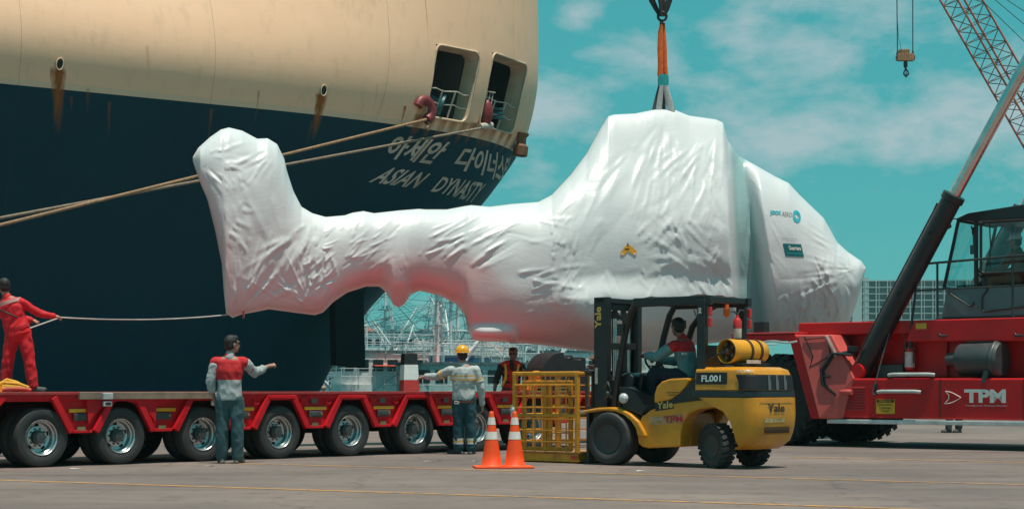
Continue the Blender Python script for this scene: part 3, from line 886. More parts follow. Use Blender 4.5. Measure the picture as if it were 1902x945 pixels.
def crease_h(px, y):
    dx, dy = px - CR[:, 0], y - CR[:, 1]
    u = (dx * CRC + dy * CRS) / CR[:, 3]; v = np.abs(-dx * CRS + dy * CRC + 3.0 * np.sin(u * 2.6 + CR[:, 0])) / CR[:, 4]
    k = (u > 0) & (u < 1) & (v < 2.2)
    if not k.any(): return 0.0
    u, v, am = u[k], v[k], CR[k, 5]
    t = np.minimum(1, u * 5) * (1 - u) ** .6
    return float(np.sum(am * t * np.maximum(0, 1 - v / 2.2) ** 2))
def wrinkle(px, y):
    h = 0.028 * mnoise.noise((px * .011, y * .011, 4.2)) + 0.010 * mnoise.noise((px * .03, y * .03, 1.2)) + crease_h(px, y)
    for cx, cy, r in ((1460, 397, 34), (1474, 462, 34), (1167, 463, 26)):
        h *= 1 - .92 * math.exp(-(((px - cx) / r) ** 2 + ((y - cy) / r) ** 2))
    return h
def c_v(px, y):
    yt = np.interp(px, C_TOP[:, 0], C_TOP[:, 1]); yb = np.interp(px, C_BOT[:, 0], C_BOT[:, 1])
    return yt, yb
NEXP = 2.5
def front_b(px, y):
    yt, yb = c_v(px, y)
    v = min(1, max(0, (y - yt) / max(1e-3, yb - yt)))
    s = (1 - abs(2 * v - 1) ** NEXP) ** (1 / NEXP)
    return c_width(px, y) * s + wrinkle(px, y) * min(1, s * 1.25)
def cargo_pt(px, y, off=0.0):
    return P(px, y, cax(px) - front_b(px, y) - off)
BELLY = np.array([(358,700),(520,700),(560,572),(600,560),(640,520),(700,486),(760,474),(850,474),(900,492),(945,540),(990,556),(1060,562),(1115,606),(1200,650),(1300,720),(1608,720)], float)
def redness(px, y):  # red paint under the film plus red deck bounce, put into its colour
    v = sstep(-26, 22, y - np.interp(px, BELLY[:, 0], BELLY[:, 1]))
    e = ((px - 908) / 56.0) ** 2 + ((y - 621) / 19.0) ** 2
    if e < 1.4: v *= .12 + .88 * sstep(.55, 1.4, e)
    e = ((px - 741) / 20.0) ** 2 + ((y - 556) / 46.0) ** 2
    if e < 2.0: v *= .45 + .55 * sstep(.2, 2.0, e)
    if px < 470:                               # pinkish reflection painted along the tail edge
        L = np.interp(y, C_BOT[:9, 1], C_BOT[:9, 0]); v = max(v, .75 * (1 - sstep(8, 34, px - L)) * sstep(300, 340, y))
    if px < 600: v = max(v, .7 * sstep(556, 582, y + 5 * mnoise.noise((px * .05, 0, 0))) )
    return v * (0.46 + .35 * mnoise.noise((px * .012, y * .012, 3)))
def wrap_mat():
    m = bpy.data.materials.new('shrink_wrap_film'); m.use_nodes = True
    n, l = m.node_tree.nodes, m.node_tree.links
    b = n['Principled BSDF']
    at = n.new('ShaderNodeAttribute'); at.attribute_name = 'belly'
    tc = n.new('ShaderNodeTexCoord')
    nz = n.new('ShaderNodeTexNoise'); nz.inputs['Scale'].default_value = 0.8; nz.inputs['Detail'].default_value = 6
    l.new(tc.outputs['Object'], nz.inputs[0])
    w = n.new('ShaderNodeMix'); w.data_type = 'RGBA'; l.new(nz.outputs[0], w.inputs['Factor'])
    w.inputs['A'].default_value = (0.60, 0.635, 0.65, 1); w.inputs['B'].default_value = (0.74, 0.725, 0.73, 1)
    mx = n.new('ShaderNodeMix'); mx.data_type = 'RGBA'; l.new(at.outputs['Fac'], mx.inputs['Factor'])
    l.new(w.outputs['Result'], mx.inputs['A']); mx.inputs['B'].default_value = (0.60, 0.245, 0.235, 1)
    a2 = n.new('ShaderNodeAttribute'); a2.attribute_name = 'sky_tint'  # teal sky light and shade in the slack fold, put into film colour
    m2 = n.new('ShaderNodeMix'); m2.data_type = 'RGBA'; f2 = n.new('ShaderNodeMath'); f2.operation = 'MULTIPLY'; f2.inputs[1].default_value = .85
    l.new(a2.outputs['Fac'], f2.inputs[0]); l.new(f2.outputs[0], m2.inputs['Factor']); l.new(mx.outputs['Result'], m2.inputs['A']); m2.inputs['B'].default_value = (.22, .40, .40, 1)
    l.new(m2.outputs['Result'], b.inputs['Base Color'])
    b.inputs['Roughness'].default_value = 0.36; b.inputs['Specular IOR Level'].default_value = 0.55
    b.inputs['Coat Weight'].default_value = 0.15; b.inputs['Coat Roughness'].default_value = 0.2
    def ridged(scale, sc, dist):
        mp = n.new('ShaderNodeMapping'); mp.inputs['Scale'].default_value = sc; mp.inputs['Rotation'].default_value = (0, 0.5, 0)
        l.new(tc.outputs['Object'], mp.inputs[0])
        z = n.new('ShaderNodeTexNoise'); z.inputs['Scale'].default_value = scale; z.inputs['Detail'].default_value = 3; z.inputs['Distortion'].default_value = dist
        l.new(mp.outputs[0], z.inputs[0])
        a = n.new('ShaderNodeMath'); a.operation = 'SUBTRACT'; l.new(z.outputs[0], a.inputs[0]); a.inputs[1].default_value = 0.5
        c = n.new('ShaderNodeMath'); c.operation = 'ABSOLUTE'; l.new(a.outputs[0], c.inputs[0])
        return c.outputs[0]
    r1, r2 = ridged(1.3, (1.7, 1, .5), .9), ridged(3.6, (.7, 1, 1.5), 1.2)
    md = n.new('ShaderNodeMath'); md.operation = 'ADD'; l.new(r1, md.inputs[0]); l.new(r2, md.inputs[1])
    bp = n.new('ShaderNodeBump'); bp.inputs['Strength'].default_value = 0.10; bp.inputs['Distance'].default_value = 0.06
    bp.invert = True
    l.new(md.outputs[0], bp.inputs['Height']); l.new(bp.outputs[0], b.inputs['Normal'])
    return m
def build_cargo():
    cols = np.r_[np.linspace(358.0, 376, 14), np.arange(378, 1340, 2.0), np.arange(1341, 1440, 1.6), np.arange(1441.5, 1600, 2.0), np.linspace(1601, 1608, 6)]
    NF, NB = 120, 26
    th = [math.pi * i / NF for i in range(NF)] + [math.pi + math.pi * i / NB for i in range(NB)]
    vs = []; bl = []; fl = []
    n = len(th)
    for px in cols:
        yt, yb = c_v(px, 0); d0 = cax(px)
        for i, t in enumerate(th):
            if i <= NF:
                v = i / NF; v = 0.5 * v + 0.5 * (1 - math.cos(math.pi * v)) * .5
                y = yt + (yb - yt) * v
                b = front_b(px, y)
            else:
                q = (i - NF) / NB; v = 1 - (1 - math.cos(math.pi * q)) * .5
                y = yt + (yb - yt) * v
                s = (1 - abs(2 * v - 1) ** NEXP) ** (1 / NEXP); b = -c_width(px, y) * s
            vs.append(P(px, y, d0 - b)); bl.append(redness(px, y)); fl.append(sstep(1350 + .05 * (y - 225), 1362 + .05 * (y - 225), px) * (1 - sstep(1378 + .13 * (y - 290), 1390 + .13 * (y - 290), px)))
    fs = []
    for c in range(len(cols) - 1):
        for i in range(n):
            j = (i + 1) % n
            fs.append((c * n + i, c * n + j, (c + 1) * n + j, (c + 1) * n + i))
    fs.append(tuple(range(n))[::-1]); m0 = (len(cols) - 1) * n; fs.append(tuple(m0 + i for i in range(n)))
    me = bpy.data.meshes.new('wrapped_helicopter'); me.from_pydata(vs, [], fs); me.update()
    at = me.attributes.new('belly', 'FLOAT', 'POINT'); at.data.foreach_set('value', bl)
    at = me.attributes.new('sky_tint', 'FLOAT', 'POINT'); at.data.foreach_set('value', fl)
    bm = bmesh.new(); bm.from_mesh(me); bmesh.ops.recalc_face_normals(bm, faces=bm.faces); bm.to_mesh(me); bm.free()
    me.polygons.foreach_set('use_smooth', [True] * len(me.polygons))
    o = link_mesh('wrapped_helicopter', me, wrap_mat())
    return tag(o, 'helicopter body shrink-wrapped in white film hanging from an orange sling', 'wrapped cargo')
cargo = build_cargo()
def on_cargo(name, s, tl, tr, bl, br, material, bold=0.02, off=.012, cut=8):
    def fn(u, v):
        x = (bl[0] * (1 - u) + br[0] * u) * (1 - v) + (tl[0] * (1 - u) + tr[0] * u) * v
        y = (bl[1] * (1 - u) + br[1] * u) * (1 - v) + (tl[1] * (1 - u) + tr[1] * u) * v
        return cargo_pt(x, y, off)
    return lettering(name, s, fn, material, cargo, bold, cut)
def cargo_patch(name, poly_uv, tl, tr, bl, br, material, off, n=10):
    """sticker laid on the film; poly rows as a grid"""
    m = MB(); rows = []
    for i in range(n + 1):
        v = i / n; row = []
        for k in range(n + 1):
            u = k / n
            x = (bl[0] * (1 - u) + br[0] * u) * (1 - v) + (tl[0] * (1 - u) + tr[0] * u) * v
            y = (bl[1] * (1 - u) + br[1] * u) * (1 - v) + (tl[1] * (1 - u) + tr[1] * u) * v
            row.append(cargo_pt(x, y, off))
        rows.append(row)
    m.grid(rows)
    return m.build(name, material, cargo, smooth=60)
CY = mat('sticker_cyan', (0.03, 0.42, 0.50), 0.5); CYD = mat('sticker_dark_cyan', (0.02, 0.25, 0.32), 0.5)
TXG = mat('sticker_grey', (0.22, 0.20, 0.20), 0.6); TEALS = mat('sticker_teal', (0.006, 0.13, 0.14), 0.5); STW = mat('sticker_white', (0.75, 0.75, 0.72), 0.6)
STR = mat('sticker_red', (0.55, 0.06, 0.04), 0.5)
on_cargo('logo_lettering', 'JOOK', (1430, 390), (1452, 392), (1431, 400), (1451, 401), CY, .05)
on_cargo('logo_lettering', 'AERO', (1453, 392), (1471, 395), (1452, 401), (1471, 403), TXG, .0)
m = MB()
for (ri, ro) in ((.78, 1.0), (.52, .76), (.30, .40)):
    a = []
    for w in range(33):
        t = w * math.pi / 16
        row = []
        for r in (ri, ro):
            row.append(cargo_pt(1480 + 7.4 * r * math.cos(t) + 1.6 * r * math.sin(t), 402 + 11.5 * r * math.sin(t), .014))
        a.append(row)
    m.grid(a)
m.build('logo_ring', CY, cargo)
cargo_patch('green_sticker', None, (1454, 452), (1488, 453.5), (1459.5, 475.5), (1493.5, 477), TEALS, .010)
on_cargo('sticker_lettering', 'Guerriera', (1464, 456), (1487, 457.5), (1466, 464), (1488, 465), STW, .03, .017)
on_cargo('sticker_lettering', 'www.guerriera.fr', (1461, 468.5), (1490, 470), (1462, 471.5), (1491, 473), CY, .02, .017)
on_cargo('sticker_lettering', 'Packaging realise par', (1454, 441), (1481, 442.5), (1454, 443.5), (1481, 445), TXG, 0, .012)
on_cargo('sticker_lettering', 'l\'entreprise', (1460, 446), (1477, 447), (1460, 448.5), (1477, 449.5), TXG, 0, .012)
# folded orange centre-of-gravity label
OR = mat('orange_label', (0.80, 0.36, 0.02), 0.5)
m = MB()
def cp(x, y, o=.012): return cargo_pt(x, y, o)
L = [(1166, 453), (1159, 460), (1151.5, 471), (1154, 474.5), (1158.5, 475), (1166.5, 466)]
Rt = [(1166, 453), (1166.5, 466), (1179, 475), (1183, 473), (1182, 466), (1174, 458)]
m.add([cp(*p) for p in L], [tuple(range(6))]); m.add([cp(*p) for p in Rt], [tuple(range(6))])
m.build('orange_label', OR, cargo)
m = MB()
m.add([cp(*p, .016) for p in ((1165, 451), (1167.3, 452), (1167.3, 458.5), (1166, 458))], [(0, 1, 2, 3)])
m.add([cp(*p, .016) for p in ((1160.5, 462), (1169, 461), (1169, 463), (1160.5, 464))], [(0, 1, 2, 3)])
m.build('label_print', mat('label_black', (0.03, 0.02, 0.015), 0.5), cargo)
m = MB()
for (x, y) in ((1156, 471.5), (1179, 471.5)): m.add([cp(x + 2 * math.cos(w * .7), y + 2 * math.sin(w * .7), .016) for w in range(9)], [tuple(range(9))])
m.build('label_dot', STW, cargo)
# red pull tab on the tail corner
m = MB(); p = P(453, 583, cax(453) - .2); m.bar(p + Vector((0, 0, .06)), p - Vector((.01, 0, .07)), .04, .03)
m.build('red_tab', REDLENS, cargo)

# ------------------------------------------------------------------ lifting sling
dS = cax(1230)
def S(px, py, dd=0.0): return P(px, py, dS + dd)
sling = empty('lifting_sling', S(1230, 205), label='orange round sling with teal sleeve and black straps holding the white cargo', cat='sling')
def sl(name, material, paths, w, t):
    m = MB()
    for pts in paths:
        q = [Vector(p) - sling.location for p in pts]
        for i in range(len(q) - 1):
            m.bar(q[i], q[i + 1] + (q[i + 1] - q[i]).normalized() * .004, t, w, up=(0, 1, 0)) if False else None
        rows = []
        for i, p in enumerate(q):
            ww = w[i] if isinstance(w, (list, tuple)) else w
            rows.append([p + Vector((ww / 2 * math.cos(a), t / 2 * math.sin(a) , 0)) for a in [k * math.pi / 5 for k in range(10)]])
        m.grid(rows, closed_u=True)
    return m.build(name, material, sling, smooth=50)
ORS = mat('orange_webbing', (0.72, 0.13, 0.02), 0.8, var=0.25, vscale=14, bump=0.3)
BLS = mat('black_webbing', (0.022, 0.021, 0.024), 0.8, var=0.3, vscale=14, bump=0.3)
TLS = mat('teal_sleeve', (0.02, 0.34, 0.36), 0.7, var=0.25, vscale=14, bump=0.3)
GRS = mat('grey_webbing', (0.42, 0.43, 0.43), 0.8, var=0.25, vscale=14, bump=0.3)
DGS = mat('dark_grey_webbing', (0.06, 0.075, 0.08), 0.8, var=0.25, vscale=14)
sl('black_strap', BLS, [[S(1226, 31), S(1219, 18), S(1212, 4), S(1196, -45), S(1180, -90)]], [.07, .11, .13, .12, .12], .05)
sl('black_strap', BLS, [[S(1233, 31), S(1238, 18), S(1242, 4), S(1254, -45), S(1266, -90)]], [.07, .11, .13, .12, .12], .05)
sl('black_strap', BLS, [[S(1230, 31, .06), S(1231, 16, .06), S(1230, 0, .06), S(1230, -90, .06)]], [.07, .12, .12, .12], .05)
sl('black_strap', BLS, [[S(1228, 31, -.06), S(1227, 10, -.06), S(1222, -20, -.06), S(1215, -90, -.06)]], [.07, .07, .09, .10], .05)
m = MB(); c = S(1230, 31) - sling.location
m.tube([c + Vector((.085 * math.cos(w * math.pi / 12), 0, .085 * math.sin(w * math.pi / 12))) for w in range(25)], .026, 8)
m.cyl(c + Vector((0, 0, -.07)), c + Vector((0, 0, -.16)), .035); m.cyl(c + Vector((-.05, 0, -.14)), c + Vector((.05, 0, -.14)), .035)
m.build('shackle', BLACK, sling, smooth=50)
sl('orange_strap', ORS, [[S(1229, 42), S(1227, 60), S(1226.5, 90), S(1227, 120), S(1226.5, 142)]], [.06, .10, .12, .11, .12], .07)
sl('orange_strap', ORS, [[S(1232, 42, .04), S(1233, 60, .04), S(1234.5, 90, .04), S(1235, 120, .04), S(1237, 142, .04)]], [.06, .08, .09, .10, .09], .06)
sl('teal_sleeve', TLS, [[S(1232, 139), S(1232, 150), S(1231.5, 161)]], [.20, .22, .21], .12)
for (x0, x1, mt, dd, w) in ((1225, 1214, DGS, .05, .08), (1229, 1223, GRS, -.05, .11), (1233, 1233, DGS, .05, .07), (1236, 1247, GRS, -.05, .14), (1238, 1252, DGS, .06, .06)):
    sl('grey_strap', mt, [[S(x0, 159, dd), S((x0 + x1) / 2, 183, dd), S(x1, 209, dd)]], [w * .7, w, w * 1.1], .05)
# ================================================================== modular trailer
dT = F * CAMZ / (862.0 - HY)                                   # depth of the second wheel in view
d0_ = 23.47
T0 = Vector(((230 - CX) / F * d0_, d0_, 0))
T_ANG = R(45.5)
trailer = empty('modular_trailer', T0, T_ANG, label='long red multi-axle heavy-haul trailer with dual wheels and trapezoid side frames', cat='trailer')
AX = 1.36; DZ = 0.985
def wheel_tyre(R_, w, rim, lug=False):
    """outer profile of a tyre as (radius, offset) closed ring"""
    s = w / 2
    return [(rim, -s * .78), (rim + (R_ - rim) * .25, -s * .97), (rim + (R_ - rim) * .6, -s), (R_ - (R_ - rim) * .14, -s * .92), (R_ - .012, -s * .76), (R_, -s * .6),
            (R_, -s * .30), (R_ - .012, -s * .28), (R_ - .012, -s * .22), (R_, -s * .20), (R_, s * .20), (R_ - .012, s * .22), (R_ - .012, s * .28), (R_, s * .30),
            (R_, s * .6), (R_ - .012, s * .76), (R_ - (R_ - rim) * .14, s * .92), (rim + (R_ - rim) * .6, s), (rim + (R_ - rim) * .25, s * .97), (rim, s * .78)]
def trailer_wheel(x, y0):
    """dual wheel: outer face at y0 looking to -y"""
    ax = empty('wheel', (x, y0, 0.393)); ax.parent = trailer
    for i, yy in enumerate((0.115, 0.40)):
        m = MB(); m.lathe(wheel_tyre(0.393, 0.225, 0.235), (0, yy, 0), (0, 1, 0), 44, closed=True)
        m.build('tyre', RUBBER, ax, smooth=35)
    m = MB()
    m.lathe([(0.238, 0.012), (0.243, 0.022), (0.238, 0.034), (0.222, 0.045), (0.218, 0.085), (0.200, 0.100), (0.190, 0.165), (0.150, 0.180), (0.145, 0.150), (0.10, 0.145), (0.098, 0.16), (0.001, 0.16)][::-1], (0, 0, 0), (0, 1, 0), 40, caps=False)
    nf = len(m.bm.faces)
    for k in range(5):                                              # hand holes of the disc
        a = k * math.pi * .4 + .3; c = Vector((.170 * math.cos(a), .1668, .170 * math.sin(a)))
        m.add([c + Vector((.030 * math.cos(q * .785), 0, .030 * math.sin(q * .785))) for q in range(8)], [tuple(range(8))])
    m.bm.faces.ensure_lookup_table()
    for f in m.bm.faces[nf:]: f.material_index = 1
    o = m.build('rim', STEEL, ax, smooth=40); o.data.materials.append(mat('hole_black', (0.004, 0.004, 0.004), 0.9))
    m = MB(); m.lathe([(0.095, 0.15), (0.09, 0.09), (0.07, 0.075), (0.068, 0.05), (0.001, 0.046)], (0, 0, 0), (0, 1, 0), 24)
    for k in range(10):
        a = k * math.pi / 5; m.cyl((.117 * math.cos(a), .125, .117 * math.sin(a)), (.117 * math.cos(a), .15, .117 * math.sin(a)), .012, seg=6)
    m.build('hub', DARKSTEEL, ax, smooth=40)
    return ax
first = trailer_wheel(0, 0.05)
axles = [-1.20, 0, 1, 2, 3, 4, 5, 6]
xs = [-1.20 if i == 0 else a * AX for i, a in enumerate(axles)]
for i, x in enumerate(xs):
    for j, y in enumerate((0.05, 1.62)):
        if x == 0 and j == 0: continue
        c = copy_tree(first, trailer); c.location = (x, y, 0.393)
        c.rotation_euler = (0, 0.37 * (i * 1.7 + j), 0)
# deck and spine
XL, XR = -4.3, 9.75
m = MB(); m.box(((XL + XR) / 2, 1.37, DZ - .06), (XR - XL, 2.60, .12))
m.build('deck', RED, trailer, bevel=.012)
m = MB(); m.box(((XL + XR) / 2, 1.37, .62), (XR - XL - .3, .9, .55))
for x in xs:
    m.box((x, .62, .60), (.16, .5, .42)); m.box((x, 2.12, .60), (.16, .5, .42))
m.build('spine', mat('spine_dark_red', (0.05, 0.008, 0.009), 0.6), trailer)
# near-side frame: one web per bay with a raised flange round every arch
def web_poly(c, hl, hr):
    return [(c - hl, DZ - .004), (c + hr, DZ - .004), (c + hr, .895), (c + .445, .895), (c + .17, .445), (c - .17, .445), (c - .445, .895), (c - hl, .895)]
sf = MB(); fl = MB()
bays = [(-.60, .60, .60), (.68, .68, .68)] + [(AX * k + .68, .68, .68) for k in range(1, 6)] + [(AX * 6 + .68, .68, .9)]
for (c, hl, hr) in bays:
    poly = web_poly(c, hl, hr)
    if c == .68 or c == -.60:
        # rounded arch over the second wheel of this module
        pass
    sf.prism(poly, .10, .14)
    sf.prism([(c - hl, DZ - .004), (c + hr, DZ - .004), (c + hr, .895), (c - hl, .895)], .045, .10)
# deeper plate with a cut corner left of the first wheel
sf.prism([(XL, DZ - .004), (-1.85, DZ - .004), (-1.85, .74), (-2.03, .66), (XL, .66)], .10, .14)
sf.prism([(XL, DZ - .004), (-1.2, DZ - .004), (-1.2, .895), (XL, .895)], .045, .10)
for pts in ([(-1.78, .93), (-2.02, .68), (-2.6, .66)],):
    for p, q in zip(pts, pts[1:]): fl.bar((p[0], .06, p[1]), (q[0], .06, q[1]), .10, .07, up=(0, 1, 0))
for i, (c, hl, hr) in enumerate(bays):
    if i != 0: pass
    lft = [(c - .455, .925), (c - .185, .455)]; rgt = [(c + .455, .925), (c + .185, .455)]
    for (p, q) in (lft, rgt):
        fl.bar((p[0], .05, p[1]), (q[0], .05, q[1]), .09, .075, up=(0, 1, 0))
    fl.box((c, .085, .462), (.30, .05, .045))
    if i < len(bays) - 1:
        fl.box(((c + .455 + bays[i + 1][0] - .455) / 2, .05, .915), (bays[i + 1][0] - c - .86, .09, .055))
sf.build('side_web', RED, trailer, bevel=.006)
fl.build('arch_flange', RED, trailer, bevel=.008)
m = MB(); m.box(((XL + XR) / 2, .065, DZ - .012), (XR - XL, .10, .040))
m.build('deck_edge', mat('deck_edge_worn', (0.36, 0.030, 0.03), 0.5, dirt=0.7, dirtcol=(0.20, 0.15, 0.13), vscale=5), trailer, bevel=.006)
# round arch over wheel two
m = MB()
arc = [(.56 * math.cos(R(a)), .40 + .47 * math.sin(R(a))) for a in range(20, 161, 10)]
m.prism([(.56, .905), (-.56, .905)] + [(x, z) for x, z in arc[::-1]], .03, .105)
m.build('wheel_arch', RED, trailer, smooth=40)
# fittings of each web
PLANK = mat('weathered_plank', (0.22, 0.16, 0.12), 0.85, var=0.35, vscale=3, dirt=0.4, bump=0.3)
for i, (c, hl, hr) in enumerate(bays):
    m = MB(); m.box((c, .082, .742), (.42 if i else .40, .03, .048)); m.build('reflector_strip', AMBER, trailer, bevel=.006)
    m = MB(); m.box((c, .078, .655), (.26, .04, .10)); m.box((c - .02, .06, .655), (.15, .02, .06)); m.build('valve_box', DARKSTEEL, trailer, bevel=.01)
    m = MB(); m.box((c - .02, .08, .50), (.12, .04, .05)); m.cyl((c + .1, .05, .66), (c + .1, .09, .66), .022, seg=8); m.build('coupling', mat('brass_fitting', (0.30, 0.22, 0.12), 0.5, metal=.5, dirt=.5), trailer)
    if i >= 2:
        m = MB(); m.box((c - .03, .075, .865), (.115, .03, .10)); m.build('lamp_plate', mat('grille_grey', (0.12, 0.12, 0.11), .6, dirt=.5), trailer, bevel=.008)
        m = MB()
        m.tube([(c + .24 + .05 * math.cos(R(a)), .055, .865 + .055 * math.sin(R(a))) for a in range(100, 345, 20)], .014, 6)
        m.box((c - .24, .07, .90), (.11, .05, .13)); m.build('lashing_hook', RED, trailer, smooth=50)
m = MB(); m.box((0.62, .015, DZ - .045), (2.62, .055, .10)); m.box((.05, .012, DZ - .05), (.6, .05, .085)); m.build('wooden_plank', PLANK, trailer, bevel=.006)
for x in (-.27, 1.50):
    m = MB(); m.box((x, -.02, DZ - .052), (.155, .05, .09)); m.box((x, -.015, DZ - .155), (.13, .045, .07)); m.build('stake_pocket', GREYLT, trailer, bevel=.01)
    m = MB(); m.box((x, -.042, DZ - .15), (.085, .01, .035)); m.build('pocket_slot', BLACK, trailer)
# rear end with lamp
m = MB(); m.box((XR + .04, 1.37, .80), (.10, 2.6, .28)); m.build('rear_beam', RED, trailer, bevel=.02)
m = MB(); m.box((XR + .04, .045, .86), (.16, .03, .13)); m.build('rear_lamp', GREYLT, trailer, bevel=.01)
# power pack on the rear deck
pk = empty('power_pack', Vector(P(1030, 722, 31.0)), T_ANG * 0.55, label='black hooded engine pack with a rusty winch standing on the red trailer', cat='engine')
pk.location.z = DZ
m = MB(); hood = [(-.42, 0)] + [(-.42 + .36 * (1 - math.cos(R(a))), .28 + .42 * math.sin(R(a))) for a in range(0, 91, 10)] + [(.02, .70), (.02, .62), (.12, .60), (.18, .66), (.22, .58), (.34, .57), (.36, .62), (.46, .60), (.46, 0)]
m.prism(hood, -.35, .35); m.build('hood', BLACK, pk, bevel=.02)
m = MB()
m.tube([(.46, -.2, .40), (.56, -.2, .42), (.60, -.2, .34), (.66, -.2, .36)], .035, 8); m.cyl((.50, -.25, .2), (.50, -.25, .36), .05); m.build('pipework', DARKSTEEL, pk, smooth=50)
m = MB(); m.box((-.52, -.25, .20), (.16, .2, .22)); m.cyl((-.50, -.36, .30), (-.50, -.2, .30), .07); m.box((-.62, -.2, .08), (.3, .2, .12)); m.build('yellow_motor', CAGEY, pk, bevel=.02)
m = MB(); m.cyl((.82, -.1, 0), (.82, -.1, .42), .07); m.lathe([(.10, 0), (.20, .03), (.20, .07), (.09, .10), (.09, .16), (.17, .19), (.12, .25), (.01, .27)], (.82, -.1, .40), seg=18)
m.build('winch_post', mat('rust_brown', (0.16, 0.075, 0.04), 0.85, var=.4, dirt=.5), pk, smooth=40)
# left end: folded yellow straps and a yellow box on the deck
sp = empty('strap_heap', P(18, 732, 24.6), 0.5, label='heap of folded yellow lashing straps on the trailer deck by red overalls', cat='straps'); sp.location.z = DZ
m = MB()
rnd = random.Random(3)
for k in range(9):
    y = rnd.uniform(-.12, .12); x0 = rnd.uniform(-.28, -.1); x1 = rnd.uniform(.12, .26); z = .03 + k * .011
    pts = [Vector((x0, y, z)), Vector((x0 * .3, y + .03, z + rnd.uniform(.02, .06))), Vector((x1 * .5, y, z + .02)), Vector((x1, y - .03, z * .7)), Vector((x1 - .05, y, z * .4))]
    m.tube(pts, .026, 7)
m.build('yellow_webbing', mat('yellow_webbing', (0.62, 0.33, 0.03), .85, var=.3, dirt=.4, vscale=15), sp, smooth=60)
m = MB(); 
for k in range(3): m.tube([(-.22 + .1 * k, -.15, .03), (0, -.16, .05), (.18, -.14 + .02 * k, .045), (.27, -.10, .03)], .024, 7)
m.build('red_webbing', mat('faded_red_webbing', (0.42, 0.10, 0.07), .85, var=.3), sp, smooth=60)
yb = empty('yellow_box', P(0, 735, 22.6), T_ANG, label='small yellow box at the left edge in front of the strap heap', cat='box'); yb.location.z = DZ
m = MB(); m.box((-.09, .05, .05), (.22, .16, .10)); m.build('box_body', AMBER, yb, bevel=.01)
m = MB(); m.box((-.09, .05, .105), (.225, .165, .014)); m.build('lid', AMBER, yb, bevel=.004)

# ================================================================== yellow work cage
F_ANG = math.atan2(.643, -.766)
FK0 = Vector((1.70, 23.8, 0))
FFWD = Vector((-.766, .643, 0)); FNEAR = Vector((-.643, -.766, 0))
cage = empty('work_cage', FK0 + FFWD * 1.18, F_ANG, label='yellow steel mesh man-cage with a gate held in front of the forklift mast', cat='cage')
LX, LY, ZB, ZT = .56, .50, .135, 1.245
m = MB(); m.box((0, 0, .075), (2 * LX + .02, 2 * LY, .12)); m.build('base_frame', CAGEY, cage, bevel=.01)
m = MB(); m.box((0, 0, .142), (2 * LX + .06, 2 * LY + .04, .014)); m.build('floor_plate', mat('rusty_yellow', (0.40, 0.19, 0.06), .7, var=.3, dirt=.7, dirtcol=(.16, .07, .03)), cage)
m = MB()
for x in (-LX, LX):
    for y in (-LY, LY): m.box((x, y, (ZB + ZT) / 2 + .007), (.06, .06, ZT - ZB - .01))
m.build('corner_post', CAGEY, cage, bevel=.008)
m = MB()
for y in (-LY, LY):
    m.bar((-LX - .04, y, ZT), (LX + .04, y, ZT), .055, .06)
    m.bar((-LX, y, .66), (LX, y, .66), .045, .05)
for x in (-LX, LX):
    m.bar((x, -LY + .03, ZT - .003), (x, LY - .03, ZT - .003), .055, .055); m.bar((x, -LY + .03, .663), (x, LY - .03, .663), .045, .045)
m.build('rail', CAGEY, cage, bevel=.015)
# mesh infill: near, far and front side
for nm, side in (('mesh_panel', 1), ('mesh_panel', -1)):
    m = MB(); y = side * (LY + (.012 if side > 0 else -.0))
    for k in range(1, 6): x = -LX + 2 * LX * k / 6; m.cyl((x, y, ZB + .02), (x, y, ZT - .02), .010, seg=6)
    for k in range(1, 7): z = ZB + (ZT - ZB) * k / 7; m.cyl((-LX + .02, y + .02, z), (LX - .02, y + .02, z), .010, seg=6)
    m.build(nm, CAGEY, cage, smooth=60)
m = MB()
for k in range(1, 5): y = -LY + 2 * LY * k / 5; m.cyl((LX, y, ZB + .02), (LX, y, ZT - .02), .010, seg=6)
for k in range(1, 7): z = ZB + (ZT - ZB) * k / 7; m.cyl((LX + .02, -LY + .02, z), (LX + .02, LY - .02, z), .010, seg=6)
m.build('mesh_panel', CAGEY, cage, smooth=60)
# gate frame set inside the near side, with a chain
m = MB(); y = LY - .06
for x in (-.40, -.03, .06, .44): m.box((x, y, .66), (.065, .04, .98))
for z in (.19, 1.12): m.box((.02, y, z), (.86, .036, .06))
m.box((.02, y - .02, .92), (.80, .03, .03)); m.box((.02, y - .02, .42), (.80, .03, .025))
m.build('gate', CAGEY, cage, bevel=.01)
m = MB()
for k in range(13):
    t = k / 12; p = Vector((-.40 - .10 * math.sin(t * 3), y + .06, 1.0 - .34 * t))
    m.lathe([(.022, -.006), (.016, 0), (.022, .006), (.028, 0)], p, (1, 0, 0) if k % 2 else (.3, 1, 0), 8, closed=True)
m.build('chain', DARKSTEEL, cage, smooth=60)
m = MB(); m.ball((LX + .02, LY + .03, .73), (.05, .04, .05)); m.cyl((LX + .02, LY + .05, .64), (LX + .02, LY + .05, .80), .018); m.build('latch', GREYLT, cage, smooth=50)
m = MB(); m.box((-.50, LY + .005, .08), (.10, .01, .05)); m.build('red_plate', STR, cage)
m = MB()
for (x, z) in ((.27, 1.0), (-.20, 1.0)):
    for q in range(3): m.box((x - .02, y - .05, z - .05 + .05 * q), (.22, .02, .02))
    m.box((x + .11, y - .05, z), (.02, .02, .15)); m.box((x - .13, y - .05, z), (.02, .02, .15))
m.build('inner_plate', mat('pale_yellow', (.62, .40, .10), .5, dirt=.4), cage)
